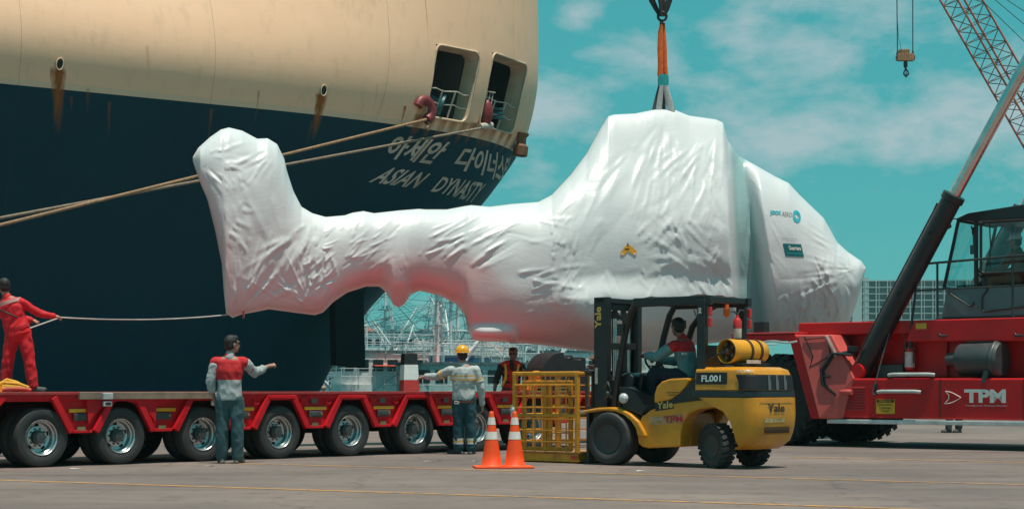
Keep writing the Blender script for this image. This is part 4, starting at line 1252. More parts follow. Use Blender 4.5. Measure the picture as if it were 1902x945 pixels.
# ------------------------------------------------------------------ cones
CONEO = mat('cone_orange', (0.90, 0.075, 0.004), 0.55, var=.08, dirt=.2, dirtcol=(.3, .08, .03), vscale=9)
CONEW = mat('cone_reflective_band', (0.70, 0.66, 0.62), 0.35, var=.1, dirt=.35, dirtcol=(.5, .3, .2), vscale=12)
def cone(px, label):
    d = 22.5; c = empty('traffic_cone', P(px, HY, d), 0.12, label=label, cat='cone', group='traffic cones by the yellow cage'); c.location.z = 0
    H = .74; r0, r1 = .135, .028
    rad = lambda z: r0 + (r1 - r0) * (z - .03) / (H - .03)
    m = MB(); m.box((0, 0, .014), (.46, .46, .028)); b = m.build('base', CONEO, c, bevel=.008)
    m = MB(); m.lathe([(.165, .028), (.150, .034), (rad(.05), .05)] + [(rad(z), z) for z in (.2, .4, .6, .7)] + [(rad(H), H - .006), (r1 * .7, H), (.012, H), (.012, H - .05)], (0, 0, 0), seg=32)
    m.build('body', CONEO, c, smooth=50)
    for z0, z1 in ((.375, .475), (.565, .66)):
        m = MB(); m.lathe([(rad(z0) + .003, z0), (rad(z1) + .003, z1)], (0, 0, 0), seg=32, caps=False)
        m.build('reflective_band', CONEW, c, smooth=50)
cone(913, 'left of the two orange traffic cones, standing next to worker boots')
cone(956, 'right of the two orange traffic cones, standing against the yellow cage')
# ================================================================== forklift
fk = empty('forklift', FK0, F_ANG, label='yellow and black counterbalance forklift with upright black mast and gas bottle', cat='forklift')
FBLACK = mat('forklift_black_paint', (0.013, 0.015, 0.016), 0.38, var=.2, dirt=.3, dirtcol=(.06, .055, .05), vscale=5)
DIRTRUB = mat('dusty_rubber', (0.026, 0.027, 0.028), 0.8, var=.2, dirt=.75, dirtcol=(.10, .085, .07), vscale=5, bump=.2)
def fk_wheel(x, y, Rr, w, rim, rot, front):
    s = 1 if y > 0 else -1
    h = empty('wheel', (x, y, Rr), rot); h.parent = fk
    m = MB(); m.lathe(wheel_tyre(Rr - (.0 if front else .022), w, rim), (0, 0, 0), (0, 1, 0), 48, closed=True)
    if not front:
        for k in range(22):
            for sg in (-1, 1):
                a = 2 * math.pi * (k + (.5 if sg > 0 else 0)) / 22
                rot_ = Matrix.Rotation(-a, 3, 'Y')
                m.box(rot_ @ Vector((Rr - .022, sg * w * .26, 0)), (.036, w * .50, .050), rot_ @ Matrix.Rotation(sg * .25, 3, 'X'))
    m.build('tyre', DIRTRUB if not front else RUBBER, h, smooth=35)
    m = MB()
    d = w / 2
    m.lathe([(.001, d * .15), (rim * .45, d * .15), (rim * .5, d * .35), (rim * .62, d * .35), (rim * .64, d * .1), (rim * .80, d * .05), (rim * .86, d * .6), (rim * .97, d * .78), (rim * 1.03, d * .86), (rim * 1.04, d * .7)], (0, 0, 0), (0, s, 0), 36)
    m.build('rim', mat('forklift_rim', (0.045, 0.046, 0.045), .55, var=.25, dirt=.5, dirtcol=(.12, .10, .085)), h, smooth=40)
    m = MB()
    for k in range(6): a = k * math.pi / 3; m.cyl((.72 * rim * math.cos(a), s * d * .07, .72 * rim * math.sin(a)), (.72 * rim * math.cos(a), s * d * .28, .72 * rim * math.sin(a)), .014, seg=6)
    m.build('wheel_nuts', DARKSTEEL, h)
fk_wheel(0, .50, .36, .30, .20, 0, True); fk_wheel(0, -.50, .36, .30, .20, 0, True)
fk_wheel(-1.62, .42, .295, .21, .155, R(-22), False); fk_wheel(-1.62, -.44, .295, .21, .155, R(-22), False)
# chassis side skirts with wheel cut-outs (near and far), one body
def mirror_prism(m, poly, y0, y1):
    m.prism(poly, y0, y1); m.prism(poly, -y1, -y0)
arcR = lambda cx, cz, r, a0, a1, n=10: [(cx + r * math.cos(R(a0 + (a1 - a0) * i / n)), cz + r * math.sin(R(a0 + (a1 - a0) * i / n))) for i in range(n + 1)]
m = MB()
side = [(-.44, .30), (-.42, .50), (-.50, .66), (-.62, .74), (-.62, .80), (-1.00, .845), (-1.72, .925)] + [(-1.72, .80)] + arcR(-1.62, .30, .46, 60, 180, 1)[:0] + [(-1.40, .76), (-1.26, .70), (-1.17, .58), (-1.13, .42), (-1.12, .27), (-.6, .24), (-.5, .26)]
mirror_prism(m, side, .30, .545)
m.box((-.78, 0, .50), (.70, .62, .45))
m.build('chassis', YELLOW, fk, bevel=.025)
m = MB()
fend = [(.46, .735), (.20, .775), (.0, .785), (-.18, .765), (-.34, .70), (-.48, .60), (-.575, .46), (-.60, .40), (-.47, .40), (-.44, .50), (-.36, .60), (-.24, .68), (-.10, .725), (.10, .735), (.44, .70)]
mirror_prism(m, fend, .36, .60); m.build('fender', YELLOW, fk, bevel=.02)
# counterweight: lofted rounded block
def cw_section(z):
    """half-plan of the counterweight at height z: rear overhang and half width"""
    t = np.array([.25, .34, .50, .70, .92, .98, 1.20, 1.285, 1.31])
    rear = np.interp(z, t, [-2.10, -2.22, -2.28, -2.30, -2.29, -2.28, -2.24, -2.20, -2.12])
    hw = np.interp(z, t, [.46, .53, .555, .56, .56, .555, .545, .53, .46])
    return rear, hw
def cw_ring(z, front, grow=0.0):
    rear, hw = cw_section(z); rear -= grow; hw += grow; rc = .20
    pts = [(front, hw)]
    for a in range(90, 181, 15): pts.append((rear + rc + rc * math.cos(R(a)), hw - rc + rc * math.sin(R(a))))
    for a in range(180, 271, 15): pts.append((rear + rc + rc * math.cos(R(a)), -hw + rc + rc * math.sin(R(a))))
    pts.append((front, -hw))
    return [Vector((x, y, z)) for x, y in pts]
def cw_block(name, zs, front, material, grow=0.0, bev=.012):
    m = MB(); rings = [cw_ring(z, front if not callable(front) else front(z), grow) for z in zs]
    m.grid(rings, closed_u=True); n = len(rings[0])
    m.add(rings[0], [tuple(range(n))]); m.add(rings[-1], [tuple(range(n))])
    return m.build(name, material, fk, smooth=35, doubles=True, bevel=bev)
def cw_front(z): return float(np.interp(z, [.25, .45, .62, .74, .80, .93], [-1.99, -1.96, -1.90, -1.80, -1.66, -1.40]))
cw_block('counterweight', [.25, .29, .36, .45, .55, .62, .68, .74, .78, .80, .85, .92], cw_front, YELLOW)
cw_block('counterweight_band', [.924, .95, .985, 1.01], -1.30, FBLACK, grow=.004)
cw_block('hood', [1.012, 1.05, 1.10, 1.15, 1.20, 1.245, 1.28, 1.30, 1.315], -1.36, YELLOW)
# dark grille window wrapping the rear corner
m = MB()
def cwp(s, z, off):                       # s runs along the outline from near side round to the rear
    r = cw_ring(z, -1.36, off); L = [0]
    for a, b in zip(r, r[1:]): L.append(L[-1] + (b - a).length)
    x = s; i = max(0, min(len(r) - 2, int(np.searchsorted(L, x)) - 1)); t = (x - L[i]) / max(1e-6, L[i + 1] - L[i]); return r[i].lerp(r[i + 1], t)
rows = [[cwp(.63 + (1.80 - .63) * k / 24 + (.10 * (1.21 - z) / .2 if k == 0 else 0), z, .010) for k in range(25)] for z in (1.018, 1.06, 1.10, 1.15, 1.19, 1.215)]
m.grid(rows); m.build('grille_opening', mat('grille_black', (.006, .006, .007), .6), fk)
m = MB()
for s in (1.17, 1.36, 1.56):
    m.grid([[cwp(s + .13 * k / 4, z, .016 - .012 * k / 4) for k in range(5)] for z in (1.02, 1.115, 1.21)])
m.build('grille_bar', mat('grille_grey_bars', (.10, .11, .11), .4, dirt=.4), fk)
# lettering plates
m = MB()
m.add([Vector((-1.38, .553, 1.09)), Vector((-1.86, .556, 1.09)), Vector((-1.86, .552, 1.245)), Vector((-1.38, .549, 1.245))], [(0, 1, 2, 3)]); m.build('number_panel', BLACK, fk)
flat_text('number', 'FL001', (-1.47, .562, 1.125), (-.30, .003, 0), (0, -.003, .085), STW, fk, .03)
m = MB(); m.add([cwp(s, z, .006) for s, z in ((.60, 1.225), (.92, 1.225), (.92, 1.300), (.60, 1.300))], [(0, 1, 2, 3)]); m.build('number_panel', BLACK, fk)
lettering('number', 'FL001', lambda u, v: cwp(.65 + .22 * u, 1.243 + .036 * v, .012), mat('cream_print', (.62, .50, .34), .6), fk, .03)
PRB = mat('print_black', (.025, .018, .012), .6)
lettering('brand_lettering', 'Yale', lambda u, v: cwp(1.14 + .42 * u, .735 + .105 * v, .010) , PRB, fk, .025)
m = MB(); m.grid([[cwp(1.08 + .60 * k / 10, z, .008) for k in range(11)] for z in (.46, .50, .54)]); m.build('tow_recess', mat('recess_brown', (.10, .04, .015), .8), fk)
m = MB(); m.grid([[cwp(1.0 + .76 * k / 10, z, .014) for k in range(11)] for z in (.425, .445)]); m.grid([[cwp(.98 + .8 * k / 10, z, .012) for k in range(11)] for z in (.875, .895)]); m.build('cast_ridge', YELLOW, fk, smooth=50)
m = MB(); m.grid([[cwp(1.06 + .5 * k / 10, z, .006) for k in range(11)] for z in (.60, .655)]); m.build('serial_plate', mat('worn_plate', (.50, .36, .16), .6, var=.5, vscale=25), fk)
# black side panel, seat box cover, step
m = MB()
panel = [(-.38, .74), (-.30, .86), (-.33, .98), (-.42, 1.0), (-.50, .90), (-.56, .82), (-.60, .805), (-.60, .745), (-.50, .675)]
mirror_prism(m, [(-.20, .775), (-.12, 1.06), (-.30, 1.06), (-.42, .99), (-.55, .83), (-.98, .82), (-.98, .85), (-1.74, .935), (-1.74, 1.0), (-1.36, 1.02), (-1.36, 1.14), (-1.16, 1.0), (-1.0, .93), (-.95, .86), (-.95, .83), (-.62, .79), (-.50, .68)], .40, .55)
m.build('side_panel', FBLACK, fk, bevel=.012)
m = MB()
leaf = [(-.72, .845), (-.72, .95), (-.76, 1.06), (-.84, 1.13), (-.98, 1.165), (-1.26, 1.175), (-1.27, 1.14), (-1.22, 1.06), (-1.12, .97), (-.98, .89)]
mirror_prism(m, leaf, .30, .565); m.build('seat_cover_panel', YELLOW, fk, bevel=.03)
lettering('brand_lettering', 'Yale', lambda u, v: Vector((-.755 - .26 * u, .553, .760 + .024 * u + .095 * v)), mat('print_gold', (.66, .40, .10), .5), fk, .03)
m = MB(); m.prism([(-.73, .735), (-.735, .865), (-1.0, .865), (-1.03, .775)], .546, .5505); m.build('brand_plate', FBLACK, fk)
m = MB(); m.prism([(-.62, .545), (-.64, .655), (-1.20, .705), (-1.16, .59)], .545, .5475); m.build('worn_patch', mat('scraped_paint', (.50, .26, .10), .7, var=.5, vscale=14, dirt=.8, dirtcol=(.35, .26, .22)), fk)
m = MB()
m.prism([(-.66, .60), (-.66, .635), (-.86, .655), (-.86, .62)], .548, .549); m.build('faded_arrow', mat('faded_print', (.45, .30, .22), .7), fk)
flat_text('owner_lettering', 'TPM', (-.87, .550, .585), (-.30, 0, .012), (.0, 0, .085), mat('print_red', (.50, .02, .03), .5), fk, .03)
for k, w in enumerate((.20, .12)):
    m = MB(); m.prism([(-.92 - .10 + w / 2, .975 - .03 * k), (-.92 - .10 - w / 2, .975 - .03 * k + .004), (-.92 - .10 - w / 2, .99 - .03 * k), (-.92 - .10 + w / 2, .987 - .03 * k)], .566, .5665); m.build('small_print', PRB, fk)
# cab floor, dashboard, seat
m = MB(); m.box((-.45, 0, .76), (.75, .82, .06)); m.box((-1.0, 0, .93), (.62, .7, .30)); m.build('cab_floor', FBLACK, fk, bevel=.02)
m = MB(); m.prism([(-.05, .78), (-.02, 1.22), (-.14, 1.26), (-.24, 1.20), (-.22, .80)], -.38, .38); m.build('dashboard', FBLACK, fk, bevel=.03)
m = MB(); m.tube([(-.20, 0, 1.20), (-.32, 0, 1.33)], .03, 8)
cst = Vector((-.34, 0, 1.345)); ax_ = Vector((-.75, 0, .66)).normalized(); e1_ = Vector((0, 1, 0)); e2_ = ax_.cross(e1_)
m.tube([cst + e1_ * .17 * math.cos(k * math.pi / 12) + e2_ * .17 * math.sin(k * math.pi / 12) for k in range(25)], .016, 8)
m.bar(cst - e1_ * .16, cst + e1_ * .16, .03, .015); m.build('steering_wheel', FBLACK, fk, smooth=50)
m = MB(); m.box((-.98, 0, 1.14), (.50, .48, .12)); m.build('seat', SEATV, fk, bevel=.04, seg=3)
m = MB(); m.prism([(-1.16, 1.14), (-1.20, 1.38), (-1.25, 1.55), (-1.30, 1.62), (-1.36, 1.60), (-1.36, 1.42), (-1.30, 1.14)], -.24, .24); m.build('seat_back', SEATV, fk, bevel=.05, seg=3)
for k, x in enumerate((-.27, -.33)):
    m = MB(); m.cyl((x, .30 + .05 * k, .95), (x - .05, .30 + .05 * k, 1.20), .012); m.ball((x - .05, .30 + .05 * k, 1.22), .026); m.build('lever', FBLACK, fk, smooth=50)
# overhead guard
m = MB()
for s in (1, -1):
    m.tube([(.02, s * .44, .80), (-.06, s * .45, 1.30), (-.16, s * .46, 1.75), (-.26, s * .46, 2.05), (-.34, s * .46, 2.17), (-.46, s * .46, 2.20)], .048, 8)
    m.bar((-1.42, s * .47, .98), (-1.43, s * .47, 2.20), .085, .125, up=(1, 0, 0))
m.build('guard_post', FBLACK, fk, bevel=.008, smooth=40)
m = MB()
for s in (1, -1): m.box((-.95, s * .46, 2.19), (1.24, .09, .12))
for x in (-.36, -1.50): m.box((x, 0, 2.204), (.08, .92, .08))
for k in range(7): m.box((-.50 - .13 * k, 0, 2.215), (.035, .86, .045))
m.build('guard_roof', FBLACK, fk, bevel=.012)
# pale sheet on the roof
m = MB(); rows = []
for i in range(9):
    rows.append([Vector((-.42 - 1.0 * i / 8, -.40 + .80 * k / 6, 2.262 + .025 * mnoise.noise((i * .6, k * .8, 0)))) for k in range(7)])
m.grid(rows)
m.build('roof_sheet', mat('plastic_sheet', (.62, .62, .60), .4, var=.2), fk, smooth=80)
# mast: two near/far channels, inner channel, cross heads, cylinders, chains
m = MB()
for s in (1, -1):
    m.box((.29, s * .36, 1.20), (.23, .10, 2.18)); 
m.box((.30, 0, 2.245), (.17, .82, .07)); m.box((.34, 0, .55), (.06, .70, .12)); m.box((.22, 0, 1.62), (.05, .70, .09))
m.build('mast_outer', FBLACK, fk, bevel=.01)
m = MB()
for s in (1, -1): m.box((.335, s * .265, 1.18), (.12, .07, 2.10))
m.box((.335, 0, 2.17), (.11, .6, .09)); m.box((.335, 0, .22), (.10, .6, .08))
m.build('mast_inner', FBLACK, fk, bevel=.01)
m = MB()
for y in (.18, -.18): m.cyl((.24, y, .25), (.24, y, 1.15), .055)
m.build('lift_cylinder', FBLACK, fk, smooth=50)
m = MB()
for y in (.18, .13, -.18): m.cyl((.24, y, 1.10), (.24, y, 2.0), .024)
m.build('cylinder_rod', CHROME, fk, smooth=50)
m = MB(); m.lathe([(.03, -.03), (.075, -.03), (.06, -.012), (.06, .012), (.075, .03), (.03, .03)], (.26, .10, 2.05), (0, 1, 0), 18); m.lathe([(.03, -.03), (.075, -.03), (.06, -.012), (.06, .012), (.075, .03), (.03, .03)], (.26, -.10, 2.05), (0, 1, 0), 18); m.build('chain_sheave', DARKSTEEL, fk, smooth=40)
lettering('brand_lettering', 'Yale', lambda u, v: Vector((.385 - .11 * (1 - v) , .4125, 1.86 + .30 * u)), mat('print_gold', (.66, .40, .10), .5), fk, .03)
m = MB(); m.box((.36, .411, 1.21), (.045, .004, .22)); m.build('warning_label', mat('label_grey', (.50, .42, .38), .6, var=.4, vscale=30), fk)
flat_text('capacity_lettering', '30', (-1.40, .526, 2.01), (0, 0, .08), (-.045, 0, 0), STW, fk, .03)
# tilt cylinder and hoses
m = MB(); m.cyl((.20, .40, .98), (-.02, .40, .86), .028); m.ball((-.02, .40, .86), .05); m.tube([(.22, .40, 1.05), (.14, .44, 1.12), (.08, .44, 1.02), (.15, .43, .93), (.20, .42, .90)], .016, 8); m.build('tilt_cylinder', DARKSTEEL, fk, smooth=50)
# carriage, load backrest and forks
m = MB(); m.box((.44, 0, .34), (.06, .98, .12)); m.box((.44, 0, .74), (.06, .98, .10)); m.build('fork_carriage', BLACK, fk, bevel=.008)
m = MB()
for k in range(8): y = -.48 + .96 * k / 7; m.box((.47, y, 1.02), (.04, .035, .52))
m.box((.47, 0, 1.265), (.05, 1.0, .04)); m.build('load_backrest', mat('rusty_black', (.04, .03, .026), .7, var=.4, dirt=.6, dirtcol=(.2, .12, .09)), fk, bevel=.006)
for y in (.36, -.36):
    m = MB(); m.box((.505, y, .40), (.045, .12, .80)); m.box((1.06, y, .033), (1.15, .12, .04)); m.build('fork', mat('worn_fork', (.05, .047, .045), .5, dirt=.6, dirtcol=(.16, .13, .11)), fk, bevel=.006)
# lamps and mirrors
m = MB(); m.lathe([(.001, .06), (.05, .055), (.068, .03), (.07, 0), (.05, -.05)], (-.22, .552, .905), (.25, 1, 0), 20); m.build('headlamp', mat('lamp_lens', (.55, .58, .58), .15), fk, smooth=50)
m = MB(); m.box((-.12, .46, 1.83), (.09, .20, .16), Matrix.Rotation(.3, 3, 'Z')); m.tube([(-.12, .46, 1.83), (-.2, .46, 1.85)], .015, 6); m.build('work_lamp', FBLACK, fk, bevel=.03)
for x, y, z in ((-1.54, .47, 1.98), (-1.56, -.46, 1.98)):
    m = MB(); m.box((x, y, z + .06), (.05, .06, .12)); m.box((x, y, z - .08), (.05, .06, .12)); m.build('rear_lamp', REDLENS, fk, bevel=.01)
m = MB(); m.cyl((-1.40, -.15, 2.16), (-1.40, -.15, 2.10), .03); m.lathe([(.045, 0), (.045, -.08), (.02, -.11), (.001, -.115)], (-1.40, -.15, 2.10), seg=16); m.build('beacon', ORANGE_PL, fk, smooth=50)
m = MB(); m.box((-.78, -.50, 1.80), (.02, .13, .24), Matrix.Rotation(.5, 3, 'Z')); m.tube([(-.66, -.46, 2.12), (-.74, -.49, 1.92)], .012, 6); m.build('mirror', GREYLT, fk, bevel=.02)
m = MB(); m.box((-.50, -.42, 1.92), (.06, .12, .12)); m.build('lamp_bracket', FBLACK, fk, bevel=.01)
m = MB()
m.tube([(-.50, -.46, 1.15), (-.54, -.46, 1.60), (-.64, -.46, 1.88), (-.82, -.46, 2.08), (-1.05, -.46, 2.18)], .045, 8); m.build('far_brace', FBLACK, fk, smooth=50)
# gas bottle on the hood, lying across
gb = Vector((-1.80, .02, 1.52)); ga = Vector((.10, 1, 0)).normalized()
m = MB(); m.lathe([(.001, -.40), (.09, -.385), (.14, -.33), (.155, -.26), (.155, .24), (.15, .27), (.14, .30)], gb, ga, 28); m.lathe([(.148, .25), (.158, .26), (.158, .40), (.150, .40), (.145, .27)], gb, ga, 28, closed=True)
m.build('gas_bottle', mat('bottle_yellow', (.70, .31, .012), .4, var=.12, dirt=.35, dirtcol=(.25, .10, .03)), fk, smooth=40)
m = MB(); m.lathe([(.14, .30), (.06, .31), (.05, .36), (.03, .40), (.001, .40)], gb, ga, 20)
for k in range(5): a = k * 1.25; m.cyl(gb + ga * .30 + Vector((.09 * math.cos(a), 0, .09 * math.sin(a))), gb + ga * .37 + Vector((.09 * math.cos(a), 0, .09 * math.sin(a))), .026, seg=8)
m.build('bottle_valve', mat('valve_brown', (.12, .06, .035), .6, var=.4), fk, smooth=40)
m = MB()
for q in (-.16, .04):
    m.lathe([(.157, q - .022), (.166, q - .022), (.166, q + .022), (.157, q + .022)], gb, ga, 28, closed=True)
m.build('bottle_strap', mat('strap_brown', (.05, .025, .016), .6), fk)
m = MB(); m.box((-1.80, .02, 1.355), (.34, .66, .03)); m.box((-1.80, .20, 1.333), (.08, .08, .04)); m.box((-1.80, -.20, 1.333), (.08, .08, .04)); m.box((-1.66, .02, 1.375), (.03, .6, .03)); m.build('bottle_cradle', BLACK, fk)
m = MB(); m.box((-1.975, .10, 1.385), (.01, .34, .045)); m.build('cradle_label', mat('label_grey', (.50, .42, .38), .6, var=.4, vscale=30), fk)
m = MB(); m.tube([gb + ga * .38, gb + ga * .45 + Vector((.1, 0, -.05)), Vector((-1.45, .42, 1.40)), Vector((-1.36, .44, 1.30)), Vector((-1.33, .43, 1.05))], .012, 8); m.build('gas_hose', BLACK, fk, smooth=50)
# fire extinguisher strapped to the rear guard post
ex = Vector((-1.60, -.10, 1.70))
m = MB(); m.lathe([(.055, 0), (.058, .01), (.058, .13)], ex, seg=18); m.build('extinguisher_label', mat('label_white', (.55, .52, .50), .4, var=.3, vscale=18), fk, smooth=50)
m = MB(); m.lathe([(.058, .13), (.058, .22), (.04, .26), (.02, .28), (.02, .31), (.001, .31)], ex, seg=18); m.build('extinguisher', mat('extinguisher_red', (.55, .03, .03), .3), fk, smooth=50)
m = MB(); m.tube([ex + Vector((0, 0, .31)), ex + Vector((.02, .05, .36)), ex + Vector((.03, .10, .35))], .012, 6); m.tube([ex + Vector((0, 0, .31)), ex + Vector((-.02, -.03, .38)), ex + Vector((-.04, -.08, .37))], .010, 6); m.box(ex + Vector((0, .06, .16)), (.02, .06, .03)); m.cyl(ex + Vector((0, 0, -.30)), ex, .02); m.box(ex + Vector((0, 0, -.02)), (.14, .14, .02)); m.build('extinguisher_valve', DARKSTEEL, fk, smooth=50)
# ================================================================== reach stacker
RS_A = math.atan2(.64, -.77)
RS0 = Vector((6.06, 32.7, 0))
rs = empty('reach_stacker', RS0, RS_A, label='big red reach stacker with black glazed cab and two dark lift cylinders', cat='reach stacker')
# local frame: x forward (left in the photo), y towards the camera, r = -x runs rearward
def rs_prism(m, poly, y0, y1): m.prism([(-r, z) for r, z in poly], y0, y1)
BIGRUB = mat('big_tyre_rubber', (0.013, 0.014, 0.015), 0.85, var=.3, dirt=.35, dirtcol=(.04, .037, .033), vscale=3)
def rs_wheel(y, s):
    h = empty('wheel', (.16, y, .84)); h.parent = rs
    Rr, w, rim = .84, .52, .36
    m = MB(); m.lathe(wheel_tyre(Rr - .05, w, rim), (0, 0, 0), (0, 1, 0), 60, closed=True)
    for k in range(26):
        for sg in (-1, 1):
            a = 2 * math.pi * (k + (.5 if sg > 0 else 0)) / 26
            q = Matrix.Rotation(-a, 3, 'Y')
            m.box(q @ Vector((Rr - .045, sg * w * .24, 0)), (.075, w * .54, .09), q @ Matrix.Rotation(sg * .45, 3, 'X'))
            m.box(q @ Vector((Rr - .12, sg * w * .475, 0)), (.14, .04, .07), q)
    m.build('tyre', BIGRUB, h, smooth=30)
    m = MB(); m.lathe([(.001, .02), (.12, .03), (.14, .12), (.26, .12), (.30, .05), (.34, .24), (.37, .26), (.37, .20)], (0, 0, 0), (0, s, 0), 36); m.build('rim', mat('stacker_rim', (.30, .29, .27), .5, dirt=.6), h, smooth=40)
for y, s in ((1.56, 1), (1.00, 1), (-1.00, -1), (-1.56, -1)): rs_wheel(y, s)
for y, s in ((1.45, 1), (-1.45, -1)):
    h = empty('wheel', (-6.2, y, .78)); h.parent = rs
    m = MB(); m.lathe(wheel_tyre(.78, .5, .36), (0, 0, 0), (0, 1, 0), 40, closed=True); m.build('tyre', BIGRUB, h, smooth=30)
    m = MB(); m.lathe([(.001, .02), (.14, .12), (.26, .12), (.30, .05), (.34, .24), (.37, .26)], (0, 0, 0), (0, s, 0), 30); m.build('rim', MATS['stacker_rim'], h, smooth=40)
# chassis beam, axle, lower side boxes, deck
m = MB(); m.box((-2.6, 0, 1.05), (8.2, 1.5, .95)); m.box((0, 0, .86), (.5, 3.0, .45)); m.build('chassis', mat('stacker_dark_frame', (.06, .006, .007), .6), rs, bevel=.03)
m = MB(); rs_prism(m, [(1.12, .52), (8.0, .50), (8.0, 1.20), (1.02, 1.22)], 1.25, 1.72); m.build('lower_cabinet', RED_DEEP, rs, bevel=.03)
m = MB(); rs_prism(m, [(1.12, .52), (8.0, .50), (8.0, 1.20), (1.02, 1.22)], -1.72, -1.25); m.build('lower_cabinet', RED_DEEP, rs, bevel=.03)
m = MB(); rs_prism(m, [(.2, 1.2), (8.2, 1.2), (8.2, 2.14), (.2, 2.16)], -1.15, 1.05); m.build('upper_body', RED_DEEP, rs, bevel=.03)
m = MB(); rs_prism(m, [(.1, 2.02), (2.45, 2.00), (2.45, 2.225), (.1, 2.235)], 1.051, 1.40); m.build('top_beam', RED_DEEP, rs, bevel=.02)
m = MB(); rs_prism(m, [(2.30, 1.86), (8.2, 1.78), (8.2, 2.22), (2.46, 2.225)], 1.054, 1.50); m.build('cab_deck', RED_DEEP, rs, bevel=.02)
m = MB(); rs_prism(m, [(1.55, 1.225), (2.9, 1.225), (2.9, 2.02), (1.55, 2.02)], 1.052, 1.12); m.build('recess_panel', RED_DEEP, rs, bevel=.015)
m = MB(); m.box((-3.3, 1.66, .455), (4.8, .22, .075)); m.box((-7.0, 1.66, .452), (2.2, .22, .07)); m.build('step_edge', mat('step_aluminium', (.62, .62, .62), .42, metal=.4, var=.2, dirt=.3), rs, bevel=.01)
m = MB(); rs_prism(m, [(.30, 1.9), (.42, 1.9), (.86, .55), (.74, .55)], 1.0, 1.80); m.build('fender_back', BLACK, rs)
# fender: top, front lip, slanted rear plate
m = MB()
rs_prism(m, [(-1.05, 2.02), (.30, 2.02), (.38, 1.96), (.80, .50), (.62, .50), (.20, 1.86), (.10, 1.92), (-1.05, 1.90)], 1.30, 1.86); m.build('fender', RED_DEEP, rs, bevel=.025)
FEND = mat('fender_sunlit_red', (.58, .085, .075), .55, var=.14, dirt=.25, dirtcol=(.4, .15, .12), vscale=2.5)  # paler copy of the stacker red, with the sunlight put into the colour
m = MB()
# rear plate of the fender leans back, turned to the front and up
def q_(r, y, z): return Vector((-r, y, z))
v = [q_(.36, 1.88, 2.0), q_(.98, 1.74, 2.0), q_(1.42, 1.73, 1.22), q_(1.20, 1.74, .50), q_(.80, 1.88, .50)]
m.add(v + [p + Vector((0, -.5, 0)) for p in v], [(0, 1, 2, 3, 4), (9, 8, 7, 6, 5)] + [(i, i + 5, (i + 1) % 5 + 5, (i + 1) % 5) for i in range(5)])
m.build('fender_plate', FEND, rs, bevel=.02)
m = MB()
seams = [[q_(.50, 1.862, 1.97), q_(.66, 1.83, 1.62), q_(.58, 1.85, 1.30)], [q_(.60, 1.845, 1.42), q_(.98, 1.76, 1.62), q_(.92, 1.77, 1.92)], [q_(.50, 1.862, 1.92), q_(.92, 1.768, 1.95)]]
for s in seams: m.tube([p + Vector((0, .012, 0)) for p in s], .011, 5)
m.build('plate_seam', BLACK, rs)
m = MB(); m.bar(q_(.90, 1.80, 1.98), q_(1.10, 1.76, 1.60), .05, .11, up=(0, 1, 0)); m.build('fender_strut', mat('pinkish_grey_paint', (.34, .22, .20), .5, dirt=.4), rs, bevel=.02)
m = MB(); rs_prism(m, [(-1.05, 2.025), (.30, 2.025), (.30, 2.06), (-1.05, 2.06)], 1.28, 1.88); m.build('fender_top', mat('fender_top_red', (.50, .03, .03), .5, dirt=.4, dirtcol=(.35, .15, .12)), rs, bevel=.01)
m = MB(); m.tube([q_(-.35 + .7 * k / 8, 1.872, 1.885 + .02 * math.sin(k * .8)) for k in range(9)], .02, 6); m.build('fender_liner', GREYLT, rs)
m = MB(); m.box((.62, 1.5, 2.16), (.22, .20, .22)); m.tube([(.62, 1.5, 2.05), (.62, 1.5, 2.12)], .02); m.build('work_lamp', BLACK, rs, bevel=.03)
m = MB(); m.box((.16, 1.885, 1.84), (.20, .02, .03)); m.build('fender_lamp', WHITE, rs, bevel=.008)
# louvres, warning plate, handles, lettering
m = MB()
for k in range(9): m.box((-1.42, 1.726, .67 + .048 * k), (.44, .016, .026), Matrix.Rotation(.5, 3, 'X'))
m.build('louvre', mat('louvre_red', (.30, .008, .010), .45), rs)
m = MB(); m.box((-2.03, 1.725, .725), (.36, .008, .25)); m.build('warning_sign', mat('sign_yellow', (.68, .36, .02), .5, dirt=.2), rs)
m = MB(); m.box((-2.03, 1.7305, .82), (.33, .003, .05)); m.build('sign_header', PRB, rs)
for s, z, w in (('PERINGATAN', .804, .24), ('JANGAN MASUK', .735, .28), ('DI BAWAH', .68, .22), ('LENGAN', .63, .16)):
    flat_text('sign_lettering', s, (-2.03 + w / 2, 1.734, z), (-w, 0, 0), (0, 0, .034), PRB if z < .8 else MATS['sign_yellow'], rs, .01)
LETW = mat('letter_white', (.70, .66, .64), .5, dirt=.15)
flat_text('owner_lettering', 'TPM', (-3.50, 1.727, .80), (-.74, 0, 0), (0, 0, .225), LETW, rs, .045)
flat_text('owner_subtitle', 'Transportasi Perkasa Mandiri', (-3.52, 1.727, .735), (-.74, 0, 0), (0, 0, .028), LETW, rs, .0)
m = MB()
def swoosh(a, b, h, n=14): return [Vector((-(a + (b - a) * k / n), 1.728, .885 + h * math.sin(math.pi * (.5 + .5 * k / n)))) for k in range(n + 1)]
m.tube(swoosh(3.16, 3.44, .105), .006, 5); m.tube(swoosh(3.16, 3.44, -.105), .006, 5); m.tube([Vector((-3.16, 1.728, .99)), Vector((-3.22, 1.728, .93)), Vector((-3.22, 1.728, .86)), Vector((-3.14, 1.728, .78))], .006, 5); m.build('owner_logo', LETW, rs)
for (r0, r1, z, y) in ((1.90, 2.72, .975, 1.76), (2.08, 2.95, 1.27, 1.70)):
    m = MB(); m.tube([q_(r0, y, z), q_(r0 + .1, y + .04, z + .012), q_(r1 - .1, y + .04, z + .012), q_(r1, y, z)], .032, 8); m.build('grab_bar', GREYLT, rs, smooth=50)
m = MB()
